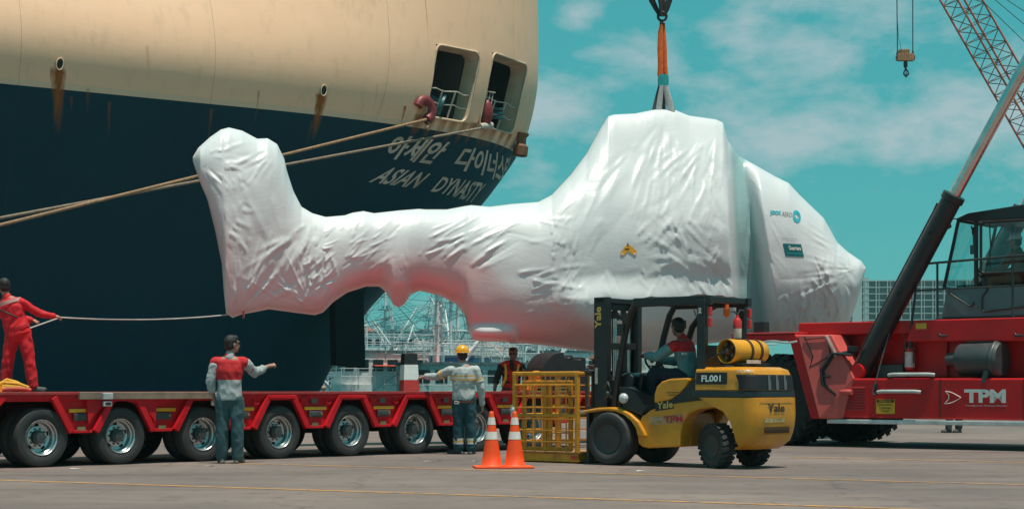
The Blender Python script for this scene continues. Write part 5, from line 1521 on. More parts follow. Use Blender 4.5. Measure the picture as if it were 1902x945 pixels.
for r, w in ((3.06, .015), (4.55, .012)): m.box((-r, 1.724, .86), (w, .006, .68))
m.build('door_seam', BLACK, rs)
# ladder wire and hand rods
m = MB(); m.tube([q_(2.02, 1.45, 2.2), q_(1.92, 1.62, 1.6), q_(1.80, 1.76, .96), q_(1.86, 1.77, .92)], .013, 6); m.tube([q_(2.20, 1.35, 2.2), q_(2.22, 1.3, 1.30)], .012, 6); m.build('hanging_cable', DARKSTEEL, rs, smooth=50)
m = MB(); m.box((-1.86, 1.74, 1.02), (.05, .03, .20)); m.build('latch', BLACK, rs, bevel=.01)
# fire extinguisher
ex = q_(2.27, 1.28, 1.36)
m = MB(); m.lathe([(.07, 0), (.085, .02), (.085, .34), (.06, .40), (.03, .43), (.03, .47), (.001, .47)], ex, seg=20); m.build('extinguisher', MATS['extinguisher_red'], rs, smooth=50)
m = MB(); m.lathe([(.087, .05), (.087, .32)], ex, seg=20, caps=False); m.build('extinguisher_label', MATS['label_white'], rs, smooth=50)
m = MB(); m.box(ex + Vector((0, 0, .50)), (.10, .05, .07)); m.tube([ex + Vector((-.03, 0, .5)), ex + Vector((-.11, .05, .40)), ex + Vector((-.10, .06, .12))], .012, 6); m.box(ex + Vector((.10, -.05, .25)), (.02, .12, .44)); m.build('extinguisher_valve', BLACK, rs, bevel=.008)
# air filter drum
c = q_(3.66, 1.42, 1.53); ax = Vector((-1, .06, 0)).normalized()
m = MB(); m.lathe([(.12, -.62), (.13, -.40), (.26, -.38), (.285, -.34), (.285, .26), (.30, .27), (.30, .36), (.27, .40), (.001, .41)], c, ax, 32); m.build('air_filter', mat('filter_grey', (.045, .055, .058), .5, var=.2, dirt=.35), rs, smooth=35)
m = MB(); m.lathe([(.305, .275), (.315, .29), (.315, .33), (.305, .345)], c, ax, 32, closed=True); m.tube([c + ax * .20 + Vector((0, .20, -.2)), c + ax * .18 + Vector((0, .26, -.36)), c + ax * .15 + Vector((0, .22, -.46))], .05, 8); m.box(c + Vector((0, -.05, .33)), (.5, .2, .07)); m.build('filter_fitting', DARKSTEEL, rs, smooth=40)
m = MB(); m.lathe([(.25, 0), (.25, .2), (.2, .34), (.1, .40), (.001, .40)], q_(4.75, 1.3, 1.25), seg=20); m.build('black_dome', BLACK, rs, smooth=50)
m = MB(); m.box((-1.9, 1.2, 1.34), (.5, .25, .24)); m.build('control_box', DARKSTEEL, rs, bevel=.02)
m = MB(); m.box((-2.60, 1.506, 2.12), (.20, .006, .10)); m.build('yellow_sticker', MATS['sign_yellow'], rs)
# lift cylinders
def cyl_pts(y):
    return (q_(1.44, y, 1.40), q_(3.16, y, 4.30), q_(5.05, y, 7.40))
for y in (1.45, -1.45):
    a, b, c = cyl_pts(y); d = (b - a).normalized()
    m = MB(); m.lathe([(.12, -.22), (.175, -.16), (.175, (b - a).length - .06), (.20, (b - a).length - .05), (.20, (b - a).length + .06), (.09, (b - a).length + .07)], a, d, 28); m.build('lift_cylinder', mat('cylinder_black', (.012, .014, .016), .38, var=.2, dirt=.15), rs, smooth=35)
    m = MB(); m.cyl(b, c, .105, seg=24); m.build('cylinder_rod', CHROME, rs, smooth=50)
    m = MB(); nn = d.cross(Vector((0, 1, 0)))
    m.tube([a + d * .3 - nn * .19, b - d * .35 - nn * .19, b - d * .2 - nn * .20], .03, 8)
    for t in (.45, .8): m.cyl(a.lerp(b, t) + Vector((0, .16, 0)), a.lerp(b, t) + Vector((0, .23, .01)), .022, seg=8)
    m.build('oil_pipe', BLACK, rs, smooth=50)
    m = MB(); m.cyl(a + Vector((0, -.3, -.05)), a + Vector((0, .24, -.05)), .13, seg=20); m.build('pivot_pin', RED_DEEP, rs, smooth=50)
a = cyl_pts(1.45)[0]
m = MB()
for k in range(4):
    y = 1.62 + .045 * k
    m.tube([q_(1.38, y, 1.72 - .03 * k), q_(1.12 - .03 * k, y + .06, 1.66), q_(.92 - .03 * k, y + .10, 1.36), q_(.92 - .02 * k, y + .10, 1.12), q_(1.08, y + .05, .88 + .02 * k), q_(1.16, y - .1, .80)], .026, 8)
m.build('hydraulic_hose', BLACK, rs, smooth=50)
m = MB(); m.box(q_(1.36, 1.66, 1.74), (.14, .18, .10)); m.box(q_(.93, 1.74, 1.25), (.12, .26, .03)); m.cyl(q_(1.12, 1.66, .86), q_(1.2, 1.66, .78), .05); m.build('hose_clamp', BLACK, rs, bevel=.01)
m = MB(); m.tube([q_(1.16, 1.74, .98), q_(1.40, 1.76, .97)], .05, 8); m.build('hose_guard', FEND, rs, smooth=50)
# boom, folded up to the rear (outside the picture)
m = MB(); m.bar(q_(7.9, 0, 3.1), q_(5.35, 0, 8.2), .9, 1.1, up=(0, 1, 0)); m.build('boom', RED_DEEP, rs, bevel=.04)
m = MB(); m.bar(q_(5.35, 0, 8.2), q_(4.9, 0, 9.3), .7, .85, up=(0, 1, 0)); m.build('inner_boom', YELLOW, rs, bevel=.04)
m = MB(); m.box(q_(7.9, 0, 2.7), (.9, 1.6, 1.1)); m.build('boom_tower', RED_DEEP, rs, bevel=.04)
# ------------------------------------------------------------------ cab
CABG = mat('cab_grey', (.095, .175, .185), .45, var=.1, dirt=.2)
CABB = mat('cab_black', (.014, .017, .018), .42, var=.2)
yn, yf = .92, -.62            # near and far side of the cab
m = MB()
rs_prism(m, [(2.68, 2.27), (4.7, 2.27), (4.7, 2.80), (2.79, 2.80)], yf, yn); m.build('cab_base', CABG, rs, bevel=.03)
m = MB(); rs_prism(m, [(2.60, 2.225), (4.75, 2.225), (4.75, 2.265), (2.60, 2.265)], yf, yn + .04); m.build('cab_plinth', CABB, rs)
m = MB()
rs_prism(m, [(2.98, 4.00), (3.2, 4.08), (4.9, 4.22), (4.9, 3.92), (3.34, 3.94), (2.98, 3.97)], yf - .03, yn + .03); m.build('cab_roof', CABB, rs, bevel=.02)
m = MB()
for y in (yn, yf):
    m.bar(q_(2.74, y, 2.78), q_(3.02, y, 3.98), .05, .06, up=(0, 1, 0)); m.bar(q_(3.345, y, 2.78), q_(3.345, y, 3.95), .07, .055, up=(0, 1, 0)); m.bar(q_(4.65, y, 2.78), q_(4.65, y, 3.95), .07, .09, up=(0, 1, 0))
m.bar(q_(2.74, yn, 2.80), q_(2.74, yf, 2.80), .05, .05); m.bar(q_(3.02, yn, 3.96), q_(3.02, yf, 3.96), .05, .05)
m.build('cab_frame', CABB, rs, bevel=.012)
m = MB(); v = [q_(2.74, yn - .03, 2.80), q_(2.74, yf + .03, 2.80), q_(3.02, yf + .03, 3.96), q_(3.02, yn - .03, 3.96)]; m.add(v, [(0, 1, 2, 3)]); m.build('windscreen', TINTG, rs)
for y in (yn + .005, yf - .005):
    m = MB(); m.add([q_(2.78, y, 2.80), q_(3.31, y, 2.80), q_(3.31, y, 3.95), q_(3.05, y, 3.95)], [(0, 1, 2, 3)]); m.build('quarter_pane', TINTG, rs)
m = MB(); m.add([q_(3.42, yf - .005, 2.80), q_(4.6, yf - .005, 2.80), q_(4.6, yf - .005, 3.93), q_(3.42, yf - .005, 3.93)], [(0, 1, 2, 3)]); m.build('side_pane', TINTG, rs)
# door: frame, upper pane, lower pane, handle
m = MB(); y = yn + .02
def ring(poly, r, n=6):
    pts = []
    for i in range(len(poly)):
        p0, p1, p2 = [Vector(poly[(i + k) % len(poly)]) for k in (-1, 0, 1)]
        a = p1 + (p0 - p1).normalized() * r; b = p1 + (p2 - p1).normalized() * r
        for k in range(n + 1):
            t = k / n; pts.append((a * (1 - t) ** 2 + p1 * 2 * t * (1 - t) + b * t * t))
    return pts
r1 = ring([(3.44, 0, 3.02), (4.58, 0, 3.02), (4.58, 0, 3.90), (3.44, 0, 3.90)], .08); r1 = [q_(p.x, y, p.z) for p in r1]
m.tube(r1 + [r1[0]], .026, 8)
r2 = ring([(3.46, 0, 2.36), (4.55, 0, 2.46), (4.55, 0, 3.0), (3.56, 0, 3.0), (3.56, 0, 2.72), (3.46, 0, 2.64)], .07)
r2 = [q_(p.x, y, p.z) for p in r2]; m.tube(r2 + [r2[0]], .014, 8)
r3 = ring([(2.80, 0, 2.74), (3.30, 0, 2.42), (3.33, 0, 2.95)], .12)
m.tube([q_(p.x, y, p.z) for p in r3[3:14]], .012, 8)
m.build('door_frame', CABB, rs, smooth=50)
m = MB(); m.add(r1, [tuple(range(len(r1)))]); m.build('door_pane', TINTG, rs)
m = MB(); m.lathe([(.001, 0), (.05, .0), (.06, .02), (.05, .03), (.001, .03)], q_(3.50, yn + .0, 2.87), (0, 1, 0), 16); m.box(q_(3.50, yn + .02, 2.87), (.06, .03, .17)); m.build('door_handle', CABB, rs, bevel=.015)
# cabin inside
m = MB(); m.box(q_(2.98, .15, 2.66), (.30, .9, .4)); m.tube([q_(3.0, .2, 2.80), q_(3.18, .2, 2.98)], .04, 8)
cst = q_(3.20, .2, 3.0); e1_ = Vector((0, 1, 0)); e2_ = Vector((-.75, 0, -.55)).normalized()
m.tube([cst + e1_ * .2 * math.cos(k * math.pi / 12) + e2_ * .2 * math.sin(k * math.pi / 12) for k in range(25)], .018, 8); m.build('steering_column', CABB, rs, smooth=50)
m = MB(); m.box(q_(3.82, .2, 2.80), (.5, .55, .12)); m.box(q_(4.12, .2, 3.15), (.16, .5, .75)); m.build('driver_seat', SEATV, rs, bevel=.05, seg=3)
m = MB(); m.box(q_(3.86, yn - .06, 2.60), (.30, .02, .20), Matrix.Rotation(.3, 3, 'Y')); m.build('paper_board', mat('board_grey', (.40, .50, .52), .6), rs)
m = MB(); m.box(q_(4.40, yn - .1, 2.62), (.3, .1, .12)); m.box(q_(4.45, yn - .1, 2.5), (.4, .1, .05)); m.build('lever_block', CABB, rs, bevel=.02)
m = MB(); m.tube([q_(3.06, .5, 3.9), q_(3.10, .5, 3.72), q_(3.10, .5, 3.55)], .012, 6); m.box(q_(3.10, .5, 3.48), (.10, .06, .16)); m.ball(q_(3.10, .5, 3.80), (.03, .03, .08)); m.build('radio_handset', CABB, rs, smooth=50)
m = MB(); m.tube([q_(3.60, .95, 3.9), q_(3.62, .95, 3.5), q_(3.5, .7, 3.05)], .012, 6); m.build('wiper_arm', CABB, rs)
m = MB(); m.tube([q_(3.0, .95, 3.99), q_(2.92, .98, 4.0), q_(2.90, .98, 3.93)], .012, 6); m.lathe([(.001, 0), (.05, 0), (.07, .06), (.06, .09), (.001, .09)], q_(2.90, .98, 3.90), (.8, .5, -.3), 14); m.build('cab_lamp', CABB, rs, smooth=50)
# rails round the cab platform
m = MB()
y = 1.46
def rail(pts, r=.021): m.tube(pts, r, 8)
rail([q_(2.46, y, 1.72), q_(2.38, y + .02, 1.74), q_(2.40, y, 2.2), q_(2.52, y, 3.10), q_(2.58, y, 3.18), q_(2.72, y, 3.20), q_(4.8, y, 3.27)])
rail([q_(2.47, y, 2.74), q_(4.8, y, 2.76)], .016)
for r_, b in ((2.86, 1.94), (4.22, 1.92)): rail([q_(r_ + .02, y, 3.21), q_(r_ + .02, y, 2.4), q_(r_ + .05, y + .02, b + .06), q_(r_ + .10, y + .04, b), q_(r_ + .22, y + .04, b)])
m.build('platform_rail', mat('rail_dark', (.02, .026, .028), .45), rs, smooth=60)

# ================================================================== red lattice crane beyond
lc = empty('lattice_crane', P(2205, 760, 100.0), label='red lattice-boom crawler crane rising behind the reach stacker', cat='crane')
lc.location.z = 0
CRR = mat('crane_red_paint', (.50, .12, .075), .5, var=.2, dirt=.3); CRD = mat('crane_dark_bracing', (.16, .075, .06), .5, var=.3)
A = P(2150, 640, 100) - lc.location; B = P(1688, -170, 100) - lc.location
dv = (B - A).normalized(); sx = Vector((dv.z, 0, -dv.x)).normalized(); sy = Vector((.35, -.94, 0)).normalized()
n = 34; Hh = .62; ch = []
for (u, w) in ((-1, -1), (1, -1), (1, 1), (-1, 1)): ch.append(lambda t, u=u, w=w: A.lerp(B, t) + sx * u * Hh + (sy * .62 + sx * .18) * w * .8)
m = MB()
for c in ch: m.cyl(c(0), c(1), .062, seg=8)
m.build('boom_chord', CRR, lc, smooth=60)
m = MB()
for i in range(n):
    t0, t1 = i / n, (i + 1) / n
    for k in range(4):
        a, b = ch[k], ch[(k + 1) % 4]
        if i % 2: m.cyl(a(t0), b(t1), .028, seg=5)
        else: m.cyl(b(t0), a(t1), .028, seg=5)
        m.cyl(a(t0), b(t0), .024, seg=5)
m.build('boom_lacing', CRD, lc, smooth=60)
m = MB(); m.box(B + dv * .4, (1.3, 1.2, 1.2)); m.lathe([(.3, -.15), (.55, -.1), (.55, .1), (.3, .15)], B + dv * .6 + Vector((-.2, 0, 0)), (0, 1, 0), 20); m.build('boom_head', CRR, lc, bevel=.05)
m = MB(); m.box((2.2, 0, 2.4), (7.0, 3.4, 2.2)); m.box((5.0, 0, 2.6), (1.4, 4.4, 2.2)); m.build('machine_house', CRR, lc, bevel=.08)
m = MB()
for y in (-2.2, 2.2): m.prism([(-4, .3), (-3.4, 0), (3.4, 0), (4, .3), (4, .8), (3.4, 1.1), (-3.4, 1.1), (-4, .8)], y - .5, y + .5)
m.box((0, 0, 1.05), (2.5, 4.4, .6)); m.build('crawler_track', BLACK, lc, bevel=.04)
m = MB()
for (x0, y0, x1, y1) in ((1822, 0, 1905, 80), (1848, 0, 1905, 48), (1870, 0, 1906, 24)):
    p = P(x0, y0, 99.0); q = P(x1, y1, 99.0); e = (q - p)
    m.cyl(p - e * 2.0 - lc.location, q + e * 2.2 - lc.location, .022, seg=5)
m.build('pendant_line', mat('wire_rope', (.05, .05, .055), .6, metal=.3), lc)
hb = empty('hook_block', P(1681, 103, 100), label='small brown hook block hanging from two thin wires in the sky', cat='crane hook')
m = MB()
k = 100 / F
def H(px, py, dd=0): return P(px, py, 100 + dd) - hb.location
HBM = mat('hook_block_brown', (.42, .19, .085), .6, var=.3, dirt=.4); HKD = mat('hook_dark', (.02, .035, .04), .5)
m.box(H(1681.5, 107), (.95, .35, .42)); m.box(H(1681, 98), (.5, .3, .3)); m.box(H(1681.5, 110), (1.08, .25, .14))
for x in (1671, 1675, 1679, 1683, 1687): m.box(H(x, 101), (.05, .38, .55))
m.build('block_body', HBM, hb, bevel=.02)
m = MB(); m.box(H(1668, 108), (.22, .3, .25)); m.box(H(1695.5, 108), (.22, .3, .25)); m.build('cheek', mat('cheek_brown', (.13, .06, .04), .6), hb, bevel=.02)
m = MB(); m.lathe([(.10, 0), (.12, -.1), (.12, -.32), (.06, -.40), (.05, -.52)], H(1682, 114), (0, 0, 1), 14)
c = H(1683, 137)
m.tube([c + Vector((.0, 0, .30)), c + Vector((-.11, 0, .12)), c + Vector((-.14, 0, -.02)), c + Vector((0, 0, -.17)), c + Vector((.14, 0, -.02)), c + Vector((.11, 0, .12)), c + Vector((.0, 0, .28))], [.03, .04, .05, .085, .05, .04, .03], 8)
m.cyl(c + Vector((0, 0, .3)), c + Vector((0, 0, -.1)), .03); m.build('hook', HKD, hb, smooth=50)
m = MB()
for x0, x1 in ((1667, 1664), (1695.5, 1695)):
    m.cyl(H(x0, 104), H(x1, -205), .03, seg=6); m.lathe([(.09, 0), (.03, .28)], H(x0, 102), (0, 0, 1), 8)
m.tube([H(1674, 97), H(1673, 85), H(1669, 70), H(1667, 40)], .012, 5)
m.build('hoist_wire', HKD, hb)
# ================================================================== harbour: striped post, boats, town, apartment block
post = empty('striped_marker_post', P(760, 722, 62.0), R(20), label='square tapering marker post striped red, white and black behind the trailer', cat='marker post'); post.location.z = 0
def taper(m, z0, z1, w0, w1):
    vs = []
    for z, w in ((z0, w0), (z1, w1)): vs += [(-w, -w, z), (w, -w, z), (w, w, z), (-w, w, z)]
    m.add([Vector(v) for v in vs], [(3, 2, 1, 0), (4, 5, 6, 7)] + [(i, (i + 1) % 4, (i + 1) % 4 + 4, i + 4) for i in range(4)])
wz = lambda z: .34 - .045 * z
for nm, z0, z1, mt in (('red_band', 0, 1.35, mat('post_red', (.52, .035, .03), .55, dirt=.3)), ('white_band', 1.352, 1.90, WHITE), ('black_band', 1.902, 2.30, BLACK)):
    m = MB(); taper(m, z0, z1, wz(z0), wz(z1)); m.build(nm, mt, post, bevel=.01)

BOATN = [0]
def fishing_boat(label, px, d, L, beam, ang, hullc, housec, house, masts, booms, canopy=None, z0=-2.6, sheer=2.6, windows=8, seed=1):
    rnd = random.Random(seed)
    b = empty('fishing_boat', P(px, HY, d), R(ang), label=label, cat='boat', group='boats in the harbour'); b.location.z = z0
    m = MB(); rows = []
    for i in range(15):
        s = i / 14; x = -L / 2 + L * s
        hb = beam / 2 * min(1, (.72 + .9 * s)) * (1 - max(0, (s - .55) / .45) ** 2.2)
        sh = sheer * (.62 + .10 * (1 - s) + .55 * max(0, (s - .35) / .65) ** 2)
        rake = L * .05 * max(0, s - .7) / .3
        rows.append([Vector((x + rake * q, hb * f, -1.0 + (sh + 1.0) * q)) for q, f in ((0, .25), (.3, .72), (.62, .92), (1, 1), (1, .94))] + [Vector((x + rake * q, -hb * f, -1.0 + (sh + 1.0) * q)) for q, f in ((1, .94), (1, 1), (.62, .92), (.3, .72), (0, .25))])
    m.grid(rows); m.add(rows[0], [tuple(range(10))])
    m.build('hull', hullc, b, smooth=40)
    m = MB(); m.grid([[r[4] - Vector((0, 0, .25)), r[5] - Vector((0, 0, .25))] for r in rows]); m.build('deck', mat('boat_deck', (.22, .20, .18), .8, dirt=.5), b)
    dz = sheer * .62
    x0, x1, w, h1, h2 = house
    def round_house(x0, x1, w, z0_, z1_, rf=.0):
        pts = [(x0, -w)] + [(x1 - w * .5 + w * .5 * math.sin(R(a)), -w * math.cos(R(a))) for a in range(0, 181, 15)] + [(x0, w)]
        mm = MB(); mm.grid([[Vector((x, y, z)) for x, y in pts] for z in (z0_, z1_)], closed_u=True); mm.add([Vector((x, y, z1_)) for x, y in pts], [tuple(range(len(pts)))]); return mm, pts
    mm, pts = round_house(x0, x1, w, dz - .4, dz + h1); mm.build('deckhouse', housec, b, smooth=30)
    bx0, bx1 = x0 + (x1 - x0) * .35, x1 - .3
    mm, pts2 = round_house(bx0, bx1, w * .9, dz + h1 + .002, dz + h1 + h2); mm.build('bridge', housec, b, smooth=30)
    mm, _ = round_house(bx0 - .12, bx1 + .12, w * .93, dz + h1 + h2 + .003, dz + h1 + h2 + .16); mm.build('bridge_roof', mat('boat_roof', (.10, .16, .17), .6), b, smooth=30)
    WIN = mat('boat_window', (.012, .02, .024), .12)
    Lp = [0]
    for a_, c_ in zip(pts2, pts2[1:]): Lp.append(Lp[-1] + math.hypot(c_[0] - a_[0], c_[1] - a_[1]))
    windows = max(windows, int(Lp[-1] / .95))
    for k in range(windows):
        t = Lp[-1] * (k + .5) / windows; j = max(0, min(len(pts2) - 2, int(np.searchsorted(Lp, t)) - 1)); q = (t - Lp[j]) / (Lp[j + 1] - Lp[j])
        A_, B_ = Vector((*pts2[j], 0)), Vector((*pts2[j + 1], 0)); tn = (B_ - A_).normalized(); no = Vector((tn.y, -tn.x, 0))
        wm = MB(); c = A_.lerp(B_, q) + no * .02 + Vector((0, 0, dz + h1 + h2 * .60)); ww = min(.34, Lp[-1] / windows * .38)
        wm.add([c - tn * ww - Vector((0, 0, .36)), c + tn * ww - Vector((0, 0, .36)), c + tn * ww + Vector((0, 0, .36)), c - tn * ww + Vector((0, 0, .36))], [(0, 1, 2, 3)]); wm.build('window', WIN, b)
    for s in (1, -1):
        for k in range(4):
            x = x0 + .5 + (x1 - x0 - 1.4) * k / 3; wm = MB(); wm.box((x, s * (w + .012), dz + h1 * .55), (.5, .02, .5)); wm.build('window', WIN, b)
    RL = mat('boat_rail', (.62, .66, .66), .5)
    zt = dz + h1 + h2 + .16
    for zb, xa, xb, ww in ((zt, bx0 - .3, bx1 + .2, w), (dz + h1, x0, x1, w), (dz + .35, -L / 2 + .4, L / 2 - 1.5, beam / 2 * .9)):
        m = MB()
        for s in (1, -1):
            for zz in (.5, 1.0): m.cyl((xa, s * ww, zb + zz), (xb, s * ww, zb + zz), .02, seg=5)
            nn = max(3, int((xb - xa) / 1.1))
            for k in range(nn + 1): m.cyl((xa + (xb - xa) * k / nn, s * ww, zb), (xa + (xb - xa) * k / nn, s * ww, zb + 1.0), .03, seg=5)
        for x in (xa, xb):
            for zz in (.5, 1.0): m.cyl((x, -ww, zb + zz), (x, ww, zb + zz), .03, seg=5)
        m.build('railing', RL, b, smooth=60)
    MW = mat('boat_mast_white', (.70, .72, .72), .45)
    tops = []
    for (x, h, r) in masts:
        m = MB(); m.cyl((x, 0, dz), (x, 0, dz + h), r, r * .6, seg=10)
        for q in (.55, .78): m.cyl((x, -1.2, dz + h * q), (x, 1.2, dz + h * q), r * .35, seg=6)
        m.build('mast', MW, b, smooth=60); tops.append(Vector((x, 0, dz + h)))
        m = MB(); m.box((x, 0, dz + h * .86), (.9, 1.1, .08)); m.box((x + .1, 0, dz + h * .86 + .25), (1.5, .18, .2), Matrix.Rotation(rnd.uniform(0, 3), 3, 'Z'))
        for k in range(4): m.cyl((x - .45 + .3 * k, .5, dz + h * .86), (x - .45 + .3 * k, .5, dz + h * .86 + .7), .025, seg=5)
        m.build('radar_platform', mat('radar_teal', (.12, .34, .36), .5), b)
        m = MB()
        for k in range(3): m.cyl((x + rnd.uniform(-.8, .8), rnd.uniform(-.6, .6), dz + h * .5), (x + rnd.uniform(-.8, .8), rnd.uniform(-.6, .6), dz + h * 1.2), .02, seg=5)
        m.build('aerial', RL, b)
    for (p, q, r) in booms:
        m = MB(); m.cyl(p, q, r, r * .6, seg=10); m.build('boom', MW, b, smooth=60)
    m = MB()
    for t in tops:
        for x in (-L / 2 + .5, L / 2 - .5): m.cyl(t, (x, 0, dz + .3), .018, seg=4)
        for (p, q, r) in booms: m.cyl(t, q, .018, seg=4)
    m.build('rigging', mat('rigging_dark', (.06, .075, .08), .7), b)
    if canopy:
        xa, xb, z, mt = canopy; m = MB()
        m.grid([[Vector((xa + (xb - xa) * k / 6, y, z - .25 * abs(y) / (beam / 2) + .06 * math.sin(k * 2))) for k in range(7)] for y in (-beam / 2, -beam / 4, 0, beam / 4, beam / 2)]); m.build('awning', mt, b, smooth=70)
    # gear on deck
    m = MB()
    for k in range(14):
        x = rnd.uniform(-L / 2 + 1, L / 2 - 2.5); y = rnd.uniform(-beam * .36, beam * .36); s = rnd.uniform(.3, .8)
        m.box((x, y, dz + s * .4), (s * 1.4, s, s), Matrix.Rotation(rnd.uniform(0, 3), 3, 'Z'))
    m.build('deck_gear', mat('deck_gear_%d' % (seed % 3), [(.40, .38, .36), (.22, .10, .07), (.10, .26, .28)][seed % 3], .7, var=.4, dirt=.4), b)
    return b
HT = mat('hull_teal', (.02, .10, .115), .5, dirt=.3); HBL = mat('house_blue', (.05, .16, .30), .5, dirt=.3); HW = mat('hull_white', (.55, .58, .58), .5, dirt=.5, dirtcol=(.25, .12, .06)); HB = mat('hull_brown', (.20, .11, .06), .6, dirt=.5)
HS = mat('house_white', (.74, .76, .75), .5, dirt=.35, dirtcol=(.30, .22, .18)); HSG = mat('house_pale_teal', (.38, .56, .56), .5, dirt=.3)
REDC = mat('awning_red', (.60, .07, .04), .7, var=.2)
fishing_boat('big white fishing boat with round bridge, red awnings and a tall radar mast', 790, 112, 24, 6.2, 203, HT, HS, (-2.5, 6.5, 2.6, 2.3, 2.0), [(-.8, 11.2, .2), (-7, 9.0, .15), (-4, 7.5, .1)],
    [((-2.5, 1, 5.8), (-6.2, 1.6, 10.2), .14), ((-3.2, -1, 5.5), (-6.4, -2, 9.6), .14), ((4.5, 1, 5.0), (6.5, 2.0, 9.6), .12), ((6, 0, 3.2), (9.5, 1.2, 6.6), .13), ((-8, 0, 3.0), (-10.5, .5, 7.8), .11)], canopy=(-3.0, 4.4, 5.35, REDC), windows=14, seed=2)
fishing_boat('teal fishing boat with a row of square cabin windows beside the man in the vest', 905, 98, 18, 5.2, 196, HT, HSG, (-6.5, 5.5, 2.3, 1.5, 1.6), [(-3.0, 8.5, .13)], [((-2, .5, 3), (-5.5, 1.2, 7.2), .1)], windows=12, seed=5, sheer=3.0)
fishing_boat('brown low cargo boat stacked with logs and crates left of the striped post', 655, 128, 22, 6, 172, HB, HS, (-9, -4.5, 2.2, 1.9, 1.9), [(-3, 7.0, .14), (5, 6.0, .12)], [((4.5, 0, 2.5), (9, 1, 6.0), .11), ((-2, 0, 2.6), (2.0, -1, 6.2), .11)], windows=6, seed=3, sheer=3.2)
fishing_boat('white trawler with two masts partly hidden behind the big fishing boat', 872, 138, 22, 6, 20, HW, HS, (-7, 3, 2.5, 2.3, 2.1), [(-1, 12.0, .2), (6, 9.0, .14)], [((0, 0, 5), (-3.0, 1, 11), .14), ((5, 0, 3), (2.0, -1, 9.5), .12), ((-5, 0, 5), (-8, 0, 9), .12)], canopy=(2, 8, 4.0, REDC), windows=8, seed=8)
fishing_boat('pale boat farther off with thin masts above the yellow cage', 1010, 150, 24, 6, 168, HW, HS, (-8, 4, 2.6, 2.4, 2.2), [(0, 9.0, .15), (-7, 7.5, .13), (7, 7.0, .12)], [((2, 0, 5), (5, 1, 8.0), .1)], windows=8, seed=11)
fishing_boat('white boat with stacked cabins seen between cage and forklift mast', 1085, 135, 20, 6, 185, HW, HS, (-7, 5, 2.6, 2.4, 2.4), [(1, 8.0, .14), (-5, 7.0, .1)], [((-3, 0, 5), (-6, 1, 7.5), .1)], windows=8, seed=12)
fishing_boat('small white boat deep in the harbour behind the rudder', 700, 165, 20, 5.5, 10, HW, HS, (-6, 4, 2.4, 2.3, 2.1), [(-1, 12.5, .17), (5, 10, .13)], [((0, 0, 5), (4, 1, 11.5), .13), ((-3, 0, 5), (-7, 1, 10), .13), ((3, 0, 4), (7, -1, 9), .12)], windows=6, seed=15)
for i, (px, d, ang, lab) in enumerate(((735, 150, 30, 'white longliner seen end-on through the rigging of the big boat'), (820, 160, 150, 'white boat with a tall twin mast right of the radar mast'), (845, 122, 75, 'white boat moored bow-on beside the helmeted worker'), (955, 170, 15, 'distant white boat just above the cap of the vest wearer'), (1050, 165, 160, 'distant white boat with a crowd of masts above the black engine pack'), (672, 150, 60, 'white boat moored bow-on beside the dark rudder'))):
    r_ = random.Random(40 + i)
    fishing_boat(lab, px, d, 20, 5.4, ang, [HT, HW, HW][i % 3], [HS, HS, HBL][i % 3], (-5.5, 3.5, 2.3, 2.2, 2.0), [(-1, r_.uniform(8.5, 12.5), .16), (4.5, r_.uniform(7, 10), .12), (-5, r_.uniform(6, 8), .1)], [((3, 0, 3.5), (7, 1, r_.uniform(6, 10)), .11), ((-3, 0, 4), (-6.5, -1, r_.uniform(7, 10)), .11), ((0, 0, 4.5), (2.5, 1.5, r_.uniform(8, 10)), .1)], canopy=(3.7, 8, 3.8, REDC) if i in (1, 2) else None, windows=9, seed=50 + i)
fishing_boat('large dark blue trawler with a long white deckhouse behind all the fishing boats', 770, 205, 46, 9, 176, mat('hull_navy', (.015, .05, .09), .5, dirt=.3), HS, (-14, 8, 3.8, 3.4, 2.8), [(-3, 13, .22), (11, 10, .18), (-17, 10, .18)], [((10, 0, 5), (4, 1, 11), .16), ((12, 0, 5), (18, -1, 10), .16)], windows=18, seed=71, sheer=6.5)
fishing_boat('large rust-brown trawler with a pale deckhouse far right in the harbour', 1030, 220, 44, 9, 4, mat('hull_rust', (.16, .05, .03), .6, dirt=.4), HS, (-12, 6, 3.8, 3.0, 2.6), [(-2, 11, .2), (10, 9, .16)], [((9, 0, 5), (4, 1, 9.5), .15)], windows=16, seed=72, sheer=6.0)
# stacked logs on the brown boat: one heap nobody could count
m = MB(); rnd = random.Random(9)
for k in range(70):
    x = rnd.uniform(-3.6, 5.5); y = rnd.uniform(-1.6, 1.6); z = rnd.uniform(2.2, 3.5) - .12 * abs(x - 1)
    a = rnd.uniform(-.25, .25); l = rnd.uniform(.6, 1.4)
    m.cyl((x - l * math.cos(a), y - l * .4 * math.sin(a), z), (x + l * math.cos(a), y + l * .4 * math.sin(a), z + rnd.uniform(-.1, .1)), rnd.uniform(.12, .22), seg=8)
lg = m.build('log_heap', mat('log_wood', (.34, .22, .15), .85, var=.5, vscale=2), smooth=50)
lg.location = (P(650, HY, 126).x, 126, -2.4); lg.rotation_euler = (0, 0, R(172))
tag(lg, 'heap of pale brown logs on the low brown boat', 'logs', kind='stuff')

